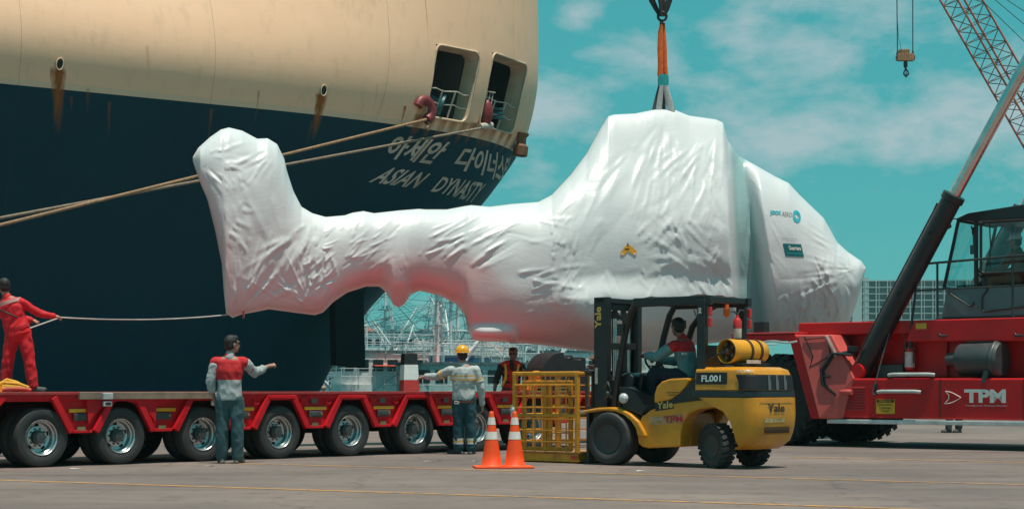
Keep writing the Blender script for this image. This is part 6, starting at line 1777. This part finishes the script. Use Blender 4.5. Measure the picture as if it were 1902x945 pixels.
# town on the far shore
WALLC = [mat('town_white', (.62, .60, .56), .8, dirt=.3), mat('town_pink', (.52, .36, .30), .8, dirt=.3), mat('town_grey', (.36, .38, .38), .8, dirt=.3), mat('town_cream', (.58, .50, .38), .8, dirt=.3)]
ROOFC = [mat('roof_terracotta', (.34, .11, .06), .8), mat('roof_grey', (.20, .22, .23), .8), mat('roof_teal', (.10, .24, .25), .8)]
TWIN = mat('town_window', (.03, .05, .055), .3)
rnd = random.Random(21)
names = ['white', 'pinkish', 'grey', 'cream']; rn = ['terracotta roof', 'grey roof', 'teal roof']
def house(px, d, w, dp, h, k, r, a, z):
    b = empty('shore_house', P(px, HY, d), a, label='small %s house with a %s on the far shore' % (names[k], rn[r]), cat='house', group='houses on the far shore'); b.location.z = z
    m = MB(); m.box((0, 0, h / 2), (w, dp, h)); m.build('wall', WALLC[k], b)
    m = MB(); m.prism([(-w / 2 - .4, h + .002), (w / 2 + .4, h + .002), (0, h + w * .22)], -dp / 2 - .4, dp / 2 + .4); m.build('roof', ROOFC[r], b)
    fl_ = max(1, int(h / 3)); nw = max(2, int(w / 3))
    if d < 300:
        for f in range(fl_):
            for q in range(nw):
                wm = MB(); wm.box((-w / 2 + w * (q + .5) / nw, -dp / 2 - .02, 3 * f + 1.7), (1.3, .06, 1.4)); wm.build('window', TWIN, b)
def shore_z(x, y):
    i = (y - 235) / 26.0; h = -1.2 + 4 * (1 - math.exp(-max(0, i) / 3)) + (26 * max(0, (i - 5) / 20) ** 1.1) * (0.5 + 0.5 * mnoise.noise((x * 0.004 + 3, i * 0.11, 0)) * 1.3) * (1 if x < 90 else max(0.05, 1 - (x - 90) / 90))
    return h
for k in range(46):
    d = rnd.uniform(248, 420); px = rnd.uniform(560, 1140)
    x = (px - CX) / F * d
    house(px, d, rnd.uniform(6, 12), rnd.uniform(6, 10), rnd.choice([3.2, 6.2, 6.2, 9.2]), rnd.choice([0, 0, 1, 2, 3]), rnd.choice([0, 1, 1, 2]), rnd.uniform(-.5, .5), shore_z(x, d) - .3)
# apartment block
ab = empty('apartment_block', P(1690, HY, 620), R(-6), label='long concrete apartment block with rows of balconies far behind the reach stacker', cat='building'); ab.location.z = 0
CON = mat('block_concrete', (.42, .46, .46), .8, dirt=.2); WN = mat('block_window', (.05, .09, .10), .25)
fh, nf, bw, nb = 2.35, 17, 4.0, 14
H0 = nf * fh; Wd = nb * bw
m = MB(); m.box((0, 6, H0 / 2 - 2), (Wd - .5, 10, H0 + 4)); m.build('core_wall', mat('block_wall', (.20, .24, .25), .8), ab)
m = MB(); m.box((-Wd / 2 + 9.2, -.2, H0 / 2), (3.4, 2.6, H0 + .8)); m.box((-Wd / 2 + 12.4, .1, H0 / 2 + .4), (2.0, 2.2, H0 + 1.6)); m.build('stair_tower', mat('block_pale', (.46, .52, .52), .8), ab)
for f in range(nf + 1):
    m = MB(); m.box((0, 0, f * fh), (Wd, 2.2, .34)); m.build('balcony_slab', CON, ab)
for q in range(nb + 1):
    m = MB(); m.box((-Wd / 2 + q * bw, -.1, H0 / 2), (.35, 2.25, H0 - .1)); m.build('column', CON, ab)
    if q < nb:
        m = MB(); m.box((-Wd / 2 + q * bw + 1.0, -.2, H0 / 2), (.22, 1.9, H0 - .12)); m.build('fin', CON, ab)
w0 = MB(); w0.box((0, 0, 0), (2.3, .1, 1.6)); w0 = w0.build('window', WN, ab)
first_w = True
for f in range(nf - 9, nf):
    for q in range(nb):
        if (f - nf + 9) * nb + q >= 100: break
        c = w0 if first_w else w0.copy()
        if not first_w: COL.objects.link(c); c.parent = ab
        first_w = False
        c.location = (-Wd / 2 + q * bw + 2.5, .93, f * fh + 1.25)
# ================================================================== people
SKIN = mat('skin', (.36, .19, .13), .55, var=.12, vscale=8, spec=.4); SKIND = mat('darker_skin', (.22, .115, .075), .55, var=.12, vscale=8, spec=.4)
HAIR = mat('black_hair', (.010, .009, .009), .55, var=.3, vscale=30, bump=.4, bscale=120)
SHOE = mat('work_shoe', (.05, .052, .055), .6, var=.3, dirt=.5)
EYEM = mat('eye_dark', (.02, .015, .012), .2)
def remesh(mb, voxel, smooth=3, disp=None):
    """fuse overlapping closed shapes into one skin"""
    me = bpy.data.meshes.new('raw'); bmesh.ops.recalc_face_normals(mb.bm, faces=mb.bm.faces); mb.bm.to_mesh(me); mb.bm.free()
    o = bpy.data.objects.new('raw', me); COL.objects.link(o)
    r = o.modifiers.new('r', 'REMESH'); r.mode = 'VOXEL'; r.voxel_size = voxel; r.use_smooth_shade = True
    if smooth:
        s = o.modifiers.new('s', 'SMOOTH'); s.iterations = smooth; s.factor = .5
    dg = bpy.context.evaluated_depsgraph_get()
    out = bpy.data.meshes.new_from_object(o.evaluated_get(dg))
    bpy.data.objects.remove(o); bpy.data.meshes.remove(me)
    if disp:
        nn = [v.normal.copy() for v in out.vertices]
        for v, q in zip(out.vertices, nn): v.co += q * disp(v.co)
        out.update()
    out.polygons.foreach_set('use_smooth', [True] * len(out.polygons))
    return out
def folds(amp, s, seed, stretch=(1, 1, 1)):
    def f(p):
        q = mnoise.noise((p.x * s * stretch[0] + seed, p.y * s * stretch[1], p.z * s * stretch[2]))
        r = mnoise.noise((p.x * s * 2.3 + seed, p.y * s * 2.3, p.z * s * 1.6 + 5 * p.x))
        return amp * ((1 - abs(q) * 2.4) * .8 + r * .5)
    return f
def basis(axis, side):
    z = Vector(axis).normalized(); x = (Vector(side) - z * Vector(side).dot(z)).normalized(); y = z.cross(x)
    return Matrix((x, y, z)).transposed()
def hand(mb, wr, d, palm, curl=.5, side=1):
    """palm, four unequal bent fingers and a thumb; d runs from the wrist, palm is the palm's normal"""
    d = Vector(d).normalized(); n = Vector(palm); n = (n - d * n.dot(d)).normalized(); s = d.cross(n) * side
    wr = Vector(wr)
    mb.capsule(wr - d * .02, wr + d * .03, .026, .030)
    for q in (-1.5, -.5, .5, 1.5): mb.capsule(wr + d * .02 + s * q * .012, wr + d * .088 + s * q * .019, .017, .0125)
    for q, L in ((-1.5, .058), (-.5, .072), (.5, .078), (1.5, .070)):
        p = wr + d * .088 + s * q * .0195; dd = d.copy(); a = curl * .75
        for k, f in enumerate((.45, .32, .25)):
            dd = (dd * math.cos(a) + n * math.sin(a)).normalized() if k == 0 else (Matrix.Rotation(a * 1.05, 3, s.cross(Vector((0, 0, 0))) if False else d.cross(n)) @ dd)
            e = p + dd * L * f; mb.capsule(p, e, .0098 - .0008 * k, .0092 - .0010 * k, 8); p = e
    t0 = wr + d * .025 + s * .028; t1 = t0 + (d * .6 + s * .65 + n * .25).normalized() * .038; t2 = t1 + (d * .9 + s * .1 + n * .5).normalized() * .032
    mb.capsule(t0, t1, .014, .0115, 8); mb.capsule(t1, t2, .0112, .009, 8)
def person(label, loc, J, face, top=None, trousers=None, skin=SKIN, hair=True, sleeve=1.0, seed=1, seat=False, rz=0.0, extra_top=None, head_up=(0, 0, 1), curlL=.5, curlR=.5, palmL=(0, 1, 0), palmR=(0, 1, 0), shoe=SHOE, fat=1.0, sleeve_mat=None):
    """J: joints in metres in the person's own frame; face: where the person looks"""
    pr = empty('person', loc, rz, label=label, cat='person')
    J = {k: Vector(v) for k, v in J.items()}
    f = Vector(face).normalized(); up = Vector(head_up).normalized(); rt = f.cross(up).normalized(); up = rt.cross(f).normalized()
    Mh = Matrix((rt, f, up)).transposed()
    H = J['head']; hp = lambda x, y, z: H + Mh @ Vector((x, y, z))
    def cap(m, a, b, ra, rb): m.capsule(J[a] if isinstance(a, str) else a, J[b] if isinstance(b, str) else b, ra, rb, 12)
    sh = (J['rs'] - J['ls']); shn = sh.normalized(); spine = J['neck'] - J['pelvis']
    Mt = basis(spine, shn); Mp = basis(spine, (J['rh'] - J['lh']))
    # ---- body, one surface
    b = MB()
    b.ball(hp(0, -.008, .025), (.074, .096, .098), Mh); b.ball(hp(0, .022, -.045), (.056, .066, .068), Mh); b.ball(hp(0, .055, -.088), (.030, .026, .022), Mh)
    b.capsule(hp(0, .085, .015), hp(0, .106, -.028), .011, .016, 8); b.ball(hp(0, .082, -.062), (.026, .014, .012), Mh)
    b.ball(hp(0, .078, .035), (.055, .02, .014), Mh)
    for s in (-1, 1): b.ball(hp(s * .077, -.012, -.008), (.010, .022, .034), Mh)
    cap(b, H + Mh @ Vector((0, -.02, -.05)), J['neck'] - spine.normalized() * .03, .056, .060)
    for t, w, dpt in ((.05, .155, .105), (.25, .145, .10), (.45, .14, .095), (.65, .155, .105), (.85, .160, .095)): b.ball(J['pelvis'] + spine * t, (w, dpt, .11), Mt if t > .4 else Mp)
    cap(b, 'ls', 'rs', .055, .055)
    for s in 'lr':
        cap(b, s + 's', s + 'e', .050, .040); cap(b, s + 'e', s + 'w', .042, .028)
        d = (J[s + 'w'] - J[s + 'e']).normalized()
        if s + 'hd' in J: d = J[s + 'hd']
        hand(b, J[s + 'w'] + d * .02, d, palmL if s == 'l' else palmR, curlL if s == 'l' else curlR, 1 if s == 'r' else -1)
        cap(b, s + 'h', s + 'k', .082, .056); cap(b, s + 'k', s + 'a', .054, .038)
        cap(b, J[s + 'a'], J[s + 'a'] + Vector((0, 0, -.04)), .036, .036)
    body = link_mesh('body', remesh(b, .0075, 2), skin, pr)
    for s in (-1, 1):
        m = MB(); m.ball(hp(s * .031, .083, .010), (.013, .010, .008), Mh, 10, 6); m.build('eye', EYEM, pr, smooth=80)
    m = MB(); m.ball(hp(0, .0955, -.062), (.021, .005, .005), Mh, 10, 6); m.build('mouth', mat('lip', (.24, .09, .075), .5), pr, smooth=80)
    if hair:
        m = MB(); m.ball(hp(0, -.022, .045), (.082, .096, .090), Mh); m.ball(hp(0, -.045, -.005), (.078, .066, .085), Mh)
        m.ball(hp(0, .035, .092), (.06, .05, .035), Mh)
        link_mesh('hair', remesh(m, .010, 2, folds(.006, 28, seed)), HAIR, pr)
    # ---- top
    if top:
        m = MB()
        for i in range(17):
            t = -.06 + .92 * i / 16
            w = float(np.interp(t, [-.06, .1, .25, .45, .65, .86], [.178, .178, .170, .172, .190, .176])); dpt = float(np.interp(t, [-.06, .1, .25, .45, .65, .86], [.138, .135, .126, .124, .132, .108]))
            m.ball(J['pelvis'] + spine * t, (w * fat, dpt * fat, .065), Mt if t > .4 else Mp, 20, 10)
        cap(m, 'ls', 'rs', .074, .074)
        m.capsule(J['neck'] - spine.normalized() * .06, J['neck'] + spine.normalized() * .015, .085, .068)
        if sleeve_mat is None:
            for s in 'lr':
                cap(m, s + 's', s + 'e', .072, .058)
                if sleeve > .05: cap(m, J[s + 'e'], J[s + 'e'].lerp(J[s + 'w'], sleeve), .060, .046)
        link_mesh('shirt', remesh(m, .011, 8, folds(.010, 9, seed, (1, 1, .6))), top, pr)
        if sleeve_mat is not None:
            for s in 'lr':
                m = MB(); cap(m, J[s + 's'].lerp(J[s + 'e'], .12), s + 'e', .075, .062)
                cap(m, J[s + 'e'], J[s + 'e'].lerp(J[s + 'w'], sleeve), .062, .048)
                link_mesh('sleeve', remesh(m, .012, 3, folds(.008, 11, seed + 2)), sleeve_mat, pr)
    if trousers:
        m = MB(); m.ball(J['pelvis'] + spine * .02, (.164 * fat, .120 * fat, .10), Mp); m.ball((J['lh'] + J['rh']) / 2, (.168 * fat, .128 * fat, .12), Mp)
        for s in 'lr':
            cap(m, s + 'h', s + 'k', .110, .086); cap(m, s + 'k', J[s + 'k'].lerp(J[s + 'a'], .96), .086, .080)
        link_mesh('trousers', remesh(m, .011, 6, folds(.012, 8, seed + 9, (1, 1, .7))), trousers, pr)
    for s in 'lr':
        a = J[s + 'a']; t = J.get(s + 't', a + Vector((0, -.16, -.06)))
        fd = Vector((t.x - a.x, t.y - a.y, 0)).normalized(); m = MB()
        g = a.z - .085
        m.capsule(a + Vector((0, 0, .02)), a + Vector((0, 0, -.04)), .050, .050); h0 = Vector((a.x, a.y, g + .035)) - fd * .045; m.capsule(h0, h0 + fd * .11, .038, .046); m.capsule(h0 + fd * .10, h0 + fd * .22, .048, .034)
        m.box(h0 + fd * .085 - Vector((0, 0, .024)), (.27, .085, .022), Matrix((fd, Vector((-fd.y, fd.x, 0)), Vector((0, 0, 1)))).transposed())
        link_mesh('shoe', remesh(m, .010, 2), shoe, pr)
    return pr, J, Mh, hp
def band(pr, name, a, b, t, r, w, material, tilt=(0, 0, 0)):
    a, b = Vector(a), Vector(b); c = a.lerp(b, t); ax = (b - a).normalized()
    m = MB(); m.lathe([(r, -w / 2), (r + .004, -w / 2), (r + .004, w / 2), (r, w / 2)], c, ax, 24, closed=True); return m.build(name, material, pr, smooth=50)
def torso_band(pr, name, J, t, w, wd, dp, material):
    sp = J['neck'] - J['pelvis']; M_ = basis(sp, J['rs'] - J['ls']); c = J['pelvis'] + sp * t
    m = MB(); rows = []
    for dz in (-w / 2, w / 2): rows.append([c + M_ @ Vector((wd * math.cos(k * math.pi / 16), dp * math.sin(k * math.pi / 16), dz)) for k in range(32)])
    m.grid(rows, closed_u=True); return m.build(name, material, pr, smooth=60)
def two_tone(name, lo, hi, z, soft=.004, hi2=None):
    """cloth with a coloured yoke sewn on above height z of the garment"""
    m = mat(name, lo, .85, var=.12, vscale=10, bump=.2, bscale=60)
    nt = m.node_tree; n, l = nt.nodes, nt.links
    b = n['Principled BSDF']; old = b.inputs['Base Color'].links[0].from_socket
    tc = n.new('ShaderNodeTexCoord'); sp = n.new('ShaderNodeSeparateXYZ'); l.new(tc.outputs['Object'], sp.inputs[0])
    mr = n.new('ShaderNodeMapRange'); mr.inputs[1].default_value = z - soft; mr.inputs[2].default_value = z + soft; l.new(sp.outputs[2], mr.inputs[0])
    mx = n.new('ShaderNodeMix'); mx.data_type = 'RGBA'; l.new(mr.outputs[0], mx.inputs['Factor']); l.new(old, mx.inputs['A']); mx.inputs['B'].default_value = (*hi, 1)
    l.new(mx.outputs['Result'], b.inputs['Base Color'])
    return m
GREYC = mat('grey_cloth', (.34, .37, .38), .85, var=.1, vscale=10, bump=.2, bscale=60)
JEANS = mat('teal_jeans', (.035, .085, .098), .85, var=.25, vscale=5, bump=.25, bscale=80)
JEANS2 = mat('dark_teal_jeans', (.016, .062, .080), .85, var=.25, vscale=5, bump=.25, bscale=80)
REDCL = mat('red_overall_cloth', (.56, .008, .016), .8, var=.15, vscale=6, bump=.2, bscale=60)
REFL = mat('reflective_tape', (.62, .60, .56), .3, var=.1); TAPEY = mat('tape_orange', (.70, .40, .10), .5)
HELY = mat('helmet_yellow', (.78, .34, .01), .3, var=.05); HELW = mat('helmet_white', (.62, .64, .64), .35, var=.05)
def helmet(pr, hp, Mh, material, tilt=0):
    m = MB(); up = Mh @ Vector((0, 0, 1))
    prof = [(.118, 0), (.121, .006), (.116, .012)] + [(.112 * math.cos(R(a)), .012 + .118 * math.sin(R(a))) for a in range(0, 91, 10)]
    prof[-1] = (.0005, prof[-1][1]); m.lathe(prof, hp(0, -.005, .035), up, 32, caps=False)
    m.capsule(hp(0, -.10, .10), hp(0, .09, .12), .012, .012); m.ball(hp(0, .105, .040), (.085, .055, .008), Mh)
    return m.build('helmet', material, pr, smooth=60)

# 1: man in grey and red shirt, seen from behind, pointing
s1 = 134.0
pr, J, Mh, hp = person('man in grey shirt with red shoulders and teal jeans, standing with one fist raised', ground_at(427, 860), dict(head=(.035, 0, 1.645), neck=(.0, -.02, 1.47), pelvis=(-.005, 0, .93), ls=(-.195, .0, 1.40), rs=(.19, .02, 1.40), le=(-.265, -.02, 1.12), re=(.315, .18, 1.255), lw=(-.225, .05, .885), rw=(.475, .33, 1.345), lh=(-.09, 0, .88), rh=(.09, 0, .88), lk=(-.105, -.01, .48), rk=(.105, -.01, .48), la=(-.115, .02, .088), ra=(.105, .02, .088), lt=(-.16, .18, .03), rt=(.15, .2, .03), rhd=Vector((.85, .35, .25)).normalized()),
    (.75, .62, .05), top=two_tone('shirt_red_yoke', (.35, .38, .39), (.52, .015, .02), 1.155), trousers=JEANS, sleeve=.02, seed=3, curlR=1.9, curlL=1.0, palmR=(0, .5, -1), palmL=(1, .4, 0), sleeve_mat=GREYC if False else None)
for s in 'lr':
    m = MB(); m.capsule(J[s + 's'].lerp(J[s + 'e'], .18), J[s + 'e'], .0775, .064); m.capsule(J[s + 'e'], J[s + 'e'].lerp(J[s + 'w'], .45 if s == 'l' else .62), .064, .054)
    link_mesh('sleeve', remesh(m, .011, 3, folds(.010, 12, 5)), GREYC, pr)
m = MB(); m.tube([hp(.078, .02, .02), hp(.07, .09, .022), hp(.03, .105, .015), hp(-.03, .105, .015), hp(-.07, .09, .022), hp(-.078, .02, .02)], .005, 6); m.build('glasses', BLACK, pr)
m = MB(); m.capsule(J['neck'] + Vector((0, -.01, -.01)), J['neck'] + Vector((.005, 0, .035)), .074, .066, 20); link_mesh('collar', remesh(m, .009, 1), GREYC, pr)
m = MB(); m.capsule(J['lw'] + Vector((.045, .04, -.09)), J['lw'] + Vector((.10, .05, -.045)), .03, .022); link_mesh('white_glove', remesh(m, .008, 1, folds(.006, 40, 2)), WHITE, pr)

# 2: worker with yellow helmet
pr, J, Mh, hp = person('worker in yellow helmet and pale jacket with reflective stripes, left arm held out', ground_at(860, 843), dict(head=(-.015, -.01, 1.565), neck=(0, -.02, 1.40), pelvis=(.01, 0, .90), ls=(-.20, .0, 1.325), rs=(.205, .0, 1.325), le=(-.405, .14, 1.225), re=(.285, .0, 1.04), lw=(-.60, .24, 1.23), rw=(.30, .06, .79), lh=(-.075, 0, .86), rh=(.10, 0, .86), lk=(-.07, .01, .47), rk=(.12, .01, .47), la=(-.07, .03, .088), ra=(.125, .03, .088), lt=(-.25, .10, .03), rt=(.16, .2, .03), lhd=Vector((-.95, .15, -.2)).normalized()),
    (-.25, .95, .02), top=mat('pale_jacket', (.40, .43, .43), .8, var=.1, vscale=8, bump=.25, bscale=50), trousers=JEANS2, seed=6, sleeve=.95, curlL=.7, curlR=.8, palmL=(0, .2, -1), palmR=(-1, .3, 0), fat=1.04, shoe=mat('black_boot', (.018, .019, .02), .5, dirt=.4))
helmet(pr, hp, Mh, HELY)
torso_band(pr, 'reflective_stripe', J, .62, .028, .213, .150, REFL); torso_band(pr, 'orange_stripe', J, .675, .022, .214, .150, TAPEY); torso_band(pr, 'orange_stripe', J, .565, .022, .212, .150, TAPEY)
for t, mt in ((.55, TAPEY), (.63, REFL), (.71, TAPEY)): band(pr, 'arm_stripe', J['ls'], J['le'], t, .072, .024, mt)
for t, mt in ((.5, TAPEY), (.6, REFL)): band(pr, 'arm_stripe', J['rs'], J['re'], t, .073, .024, mt)
for s in 'lr':
    for t, mt in ((.60, REFL), (.68, TAPEY), (.76, REFL)): band(pr, 'leg_stripe', J[s + 'k'], J[s + 'a'], t, .083, .030, mt)
torso_band(pr, 'belt', J, -.13, .035, .19, .148, mat('belt_brown', (.10, .03, .025), .6))
sp_ = (J['neck'] - J['pelvis']).normalized()
flat_text('back_lettering', 'TPM', (-.07, -.172, 1.245), (.15, 0, 0), (0, .012, .035), mat('faded_blue_print', (.16, .20, .22), .8), pr, .01)
m = MB(); m.tube([(-.13, -.148, .84), (-.13, -.152, .80), (-.06, -.155, .80), (-.055, -.152, .825), (-.12, -.152, .838)], .005, 5); m.build('pocket_trim', REFL, pr)

# 3: man in red overalls on the trailer, pulling the tag line
d3 = 26.2; p3 = P(38, HY, d3); p3.z = DZ
pr, J, Mh, hp = person('man in bright red overalls standing on the trailer, pulling a thin rope', p3, dict(head=(-.255, .02, 1.60), neck=(-.20, .0, 1.425), pelvis=(-.03, 0, .90), ls=(-.37, .08, 1.33), rs=(.02, -.02, 1.36), le=(-.20, .30, 1.16), re=(.25, .10, 1.20), lw=(.08, .32, 1.10), rw=(.47, .16, 1.155), lh=(-.12, 0, .86), rh=(.06, 0, .86), lk=(-.19, .0, .47), rk=(.135, .0, .47), la=(-.235, .02, .088), ra=(.185, .02, .088), lt=(-.40, .10, .03), rt=(.36, .05, .03)),
    (-.5, .8, .0), top=REDCL, trousers=REDCL, seed=12, sleeve=.95, curlR=1.8, curlL=1.8, palmR=(0, 0, -1), palmL=(0, 0, -1), fat=1.12)
torso_band(pr, 'reflective_stripe', J, .86, .055, .205, .145, mat('reflective_pink', (.66, .40, .36), .5)); torso_band(pr, 'waist_seam', J, .10, .03, .205, .155, mat('overall_dark_red', (.36, .006, .012), .8))
m = MB(); m.tube([J['neck'] + Vector((-.17, -.09, -.06)), J['neck'] + Vector((-.1, -.165, -.17)), J['neck'] + Vector((.06, -.175, -.24)), J['neck'] + Vector((.19, -.12, -.30))], .012, 6); m.build('harness_strap', BLACK, pr, smooth=60)
hw = p3 + J['rw'] + Vector((.09, .02, -.015))
m = MB(); tail = P(424, 584, cax(424) - .25); hip = p3 + Vector((.17, -.10, .965))
pts = [hip, hw] + [hw.lerp(tail, t) - Vector((0, 0, .06 * 4 * t * (1 - t))) for t in np.linspace(.02, 1, 30)]
m.tube(pts, .011, 6); tag(m.build('tag_line', mat('tag_rope', (.42, .42, .40), .8), smooth=60), 'thin pale tag line from the red overalls to the tail of the wrapped cargo', 'rope')

# 4: man in the red and yellow vest behind the trailer
p4 = P(947, HY, 32.9); p4.z = 0
vz = two_tone
pr, J, Mh, hp = person('man in cap, sunglasses and red vest with yellow edging behind the trailer', p4, dict(head=(.06, -.02, 1.69), neck=(.04, 0, 1.52), pelvis=(.02, 0, .98), ls=(-.17, 0, 1.45), rs=(.22, 0, 1.45), le=(-.27, -.02, 1.16), re=(.34, -.03, 1.19), lw=(-.30, -.10, .93), rw=(.30, -.26, 1.32), lh=(-.08, 0, .93), rh=(.11, 0, .93), lk=(-.08, 0, .50), rk=(.11, 0, .50), la=(-.09, .03, .088), ra=(.12, .03, .088)),
    (-.15, -.98, -.03), top=mat('black_tshirt', (.014, .014, .016), .85, var=.2), trousers=mat('dark_trousers', (.02, .024, .03), .85), seed=15, sleeve=.0, skin=SKIND, palmL=(1, 0, 0), palmR=(-1, 0, 0))
m = MB()
sp = J['neck'] - J['pelvis']; Mt = basis(sp, J['rs'] - J['ls'])
for t, w, dp in ((.0, .192, .148), (.2, .188, .145), (.45, .182, .140), (.65, .186, .142), (.80, .160, .122)): m.ball(J['pelvis'] + sp * t, (w, dp, .11), Mt)
for s in 'lr': m.capsule(J[s + 's'].lerp(J['neck'], .25), J[s + 's'].lerp(J['neck'], .62), .082, .088)
link_mesh('red_vest', remesh(m, .012, 3, folds(.006, 9, 4)), mat('vest_red', (.58, .02, .015), .7, var=.15), pr)
m = MB()
for s in (-1, 1):
    m.tube([J['neck'] + Vector((s * .13, -.10, -.02)), J['neck'] + Vector((s * .11, -.15, -.14)), J['neck'] + Vector((s * .10 - .02, -.165, -.30)), J['neck'] + Vector((s * .15 - .05, -.16, -.45))], [.018, .024, .026, .02], 8)
m.build('yellow_edging', mat('vest_yellow', (.75, .45, .02), .6), pr, smooth=60)
m = MB(); m.ball(J['neck'] + Vector((0, -.125, -.05)), (.05, .03, .09)); m.build('shirt_front', MATS['black_tshirt'], pr, smooth=60)
m = MB(); m.lathe([(.084, 0), (.088, .02), (.085, .06), (.06, .09), (.0005, .10)], hp(0, -.012, .042), Mh @ Vector((0, .05, 1)), 24); m.ball(hp(0, .115, .050), (.07, .06, .008), Mh); m.build('cap', mat('cap_brown', (.30, .15, .09), .8), pr, smooth=50)
m = MB()
for s in (-1, 1): m.ball(hp(s * .033, .090, .012), (.028, .014, .020), Mh, 12, 8)
m.tube([hp(.078, .0, .02), hp(.06, .085, .022), hp(-.06, .085, .022), hp(-.078, .0, .02)], .005, 6); m.build('sunglasses', mat('sunglass_lens', (.01, .02, .03), .08), pr, smooth=60)

# 5: forklift driver (joints given in the truck's frame: x forward, y near side)
def fl_(x, y, z): return Vector((x, y, z))
JD = dict(head=fl_(-0.75, .06, 1.86), neck=fl_(-0.82, .05, 1.70), pelvis=fl_(-0.92, .0, 1.20), ls=fl_(-0.80, -.15, 1.61), rs=fl_(-0.82, .24, 1.61), le=fl_(-0.54, -.22, 1.41), re=fl_(-0.55, .27, 1.46), lw=fl_(-0.29, -.16, 1.43), rw=fl_(-0.30, .15, 1.49), lh=fl_(-0.87, -.10, 1.20), rh=fl_(-0.87, .12, 1.20), lk=fl_(-0.44, -.14, 1.23), rk=fl_(-0.44, .18, 1.23), la=fl_(-0.45, -.14, 0.90), ra=fl_(-0.45, .18, 0.90), lt=fl_(-0.20, -.14, 0.84), rt=fl_(-0.20, .18, 0.84))
# the builder expects l on the person's -x side; in this frame swap so the side vector stays consistent
sw = {k.replace('l', 'L', 1) if False else k: v for k, v in JD.items()}
pr, J, Mh, hp = person('forklift driver with short black hair, teal shirt and red shoulder panel at the wheel', FK0, JD, (.93, -.30, -.12), top=two_tone('driver_shirt', (.10, .22, .24), (.50, .012, .02), 1.53), trousers=mat('navy_trousers', (.010, .014, .028), .85), seed=21, sleeve=.85, skin=SKIND, rz=F_ANG, curlL=1.6, curlR=1.6, palmL=(.5, 0, -1), palmR=(.5, 0, -1))
for s in 'lr':
    m = MB(); m.capsule(J[s + 's'].lerp(J[s + 'e'], .25), J[s + 'e'], .0775, .064); m.capsule(J[s + 'e'], J[s + 'e'].lerp(J[s + 'w'], .85), .064, .054)
    link_mesh('sleeve', remesh(m, .011, 3, folds(.009, 12, 5)), mat('driver_sleeve', (.12, .25, .27), .85, var=.1), pr)
m = MB(); m.box(J['neck'] + Vector((-.135, .12, -.20)), (.02, .16, .03), Matrix.Rotation(.2, 3, 'Y')); m.build('white_tape', REFL, pr)

# 6: crane driver in the cab, in profile
JC = {k: q_(*v) for k, v in dict(head=(3.75, .22, 3.60), neck=(3.81, .22, 3.43), pelvis=(3.87, .20, 2.93), ls=(3.81, .02, 3.36), rs=(3.81, .42, 3.36), le=(3.61, .0, 3.12), re=(3.59, .44, 3.12), lw=(3.31, .08, 3.06), rw=(3.29, .36, 3.06), lh=(3.83, .10, 2.93), rh=(3.83, .30, 2.93), lk=(3.39, .06, 2.92), rk=(3.39, .36, 2.92), la=(3.23, .06, 2.52), ra=(3.23, .36, 2.52), lt=(3.03, .06, 2.48), rt=(3.03, .36, 2.48)).items()}
pr, J, Mh, hp = person('crane driver in white helmet and rust-brown shirt sitting behind cab glass', RS0, JC, (1, .0, -.02), top=mat('rust_shirt', (.30, .075, .04), .85, var=.12), trousers=mat('tan_trousers', (.32, .15, .085), .85, var=.12), seed=25, sleeve=.9, rz=RS_A, curlL=1.6, curlR=1.6, palmL=(0, 0, -1), palmR=(0, 0, -1))
helmet(pr, hp, Mh, HELW)

# 7: someone standing on the far side of the stacker, only the shoes in view
p7 = ground_at(1772, 803)
pr, J, Mh, hp = person('person in dark grey trousers behind the reach stacker, only work shoes showing', p7, dict(head=(.0, 0, 1.62), neck=(0, 0, 1.45), pelvis=(0, 0, .92), ls=(-.19, 0, 1.38), rs=(.19, 0, 1.38), le=(-.25, 0, 1.10), re=(.25, 0, 1.10), lw=(-.25, -.06, .86), rw=(.25, -.06, .86), lh=(-.09, 0, .88), rh=(.09, 0, .88), lk=(-.10, 0, .48), rk=(.11, 0, .48), la=(-.12, .03, .088), ra=(.12, .03, .088), lt=(-.35, -.05, .03), rt=(-.05, -.10, .03)), (-.8, -.5, 0), top=MATS['dark_trousers'], trousers=mat('grey_trousers', (.06, .065, .07), .85), seed=30)

# small litter on the concrete
rnd = random.Random(5)
for i, (x, y) in enumerate(((390, 866), (405, 871), (793, 857), (818, 856), (884, 857), (140, 871), (1190, 875), (950, 858))):
    g = ground_at(x, y); m = MB(); s = rnd.uniform(.03, .07)
    m.add([g + Vector((s * math.cos(a) * rnd.uniform(.7, 1.6), s * math.sin(a) * rnd.uniform(.5, 1), .006 + rnd.uniform(0, .012))) for a in (0, 1.2, 2.4, 3.6, 4.9)], [(0, 1, 2, 3, 4)])
    tag(m.build('paper_scrap', mat('paper_scrap', (.55, .52, .48), .8, var=.3)), 'small pale scrap of litter lying on the grey concrete', 'litter', 'litter on the concrete')
# ================================================================== air
m = MB(); m.box((0, 900, 28), (2400, 2000, 72))
hz = m.build('haze', None)
hm = bpy.data.materials.new('haze_air'); hm.use_nodes = True
hn, hl = hm.node_tree.nodes, hm.node_tree.links
hn.clear()
ho = hn.new('ShaderNodeOutputMaterial'); hv = hn.new('ShaderNodeVolumePrincipled')
hv.inputs['Color'].default_value = (0.50, 0.90, 0.92, 1); hv.inputs['Density'].default_value = 0.00022; hv.inputs['Anisotropy'].default_value = 0.2
hl.new(hv.outputs[0], ho.inputs['Volume'])
hz.data.materials.append(hm)
tag(hz, kind='stuff')
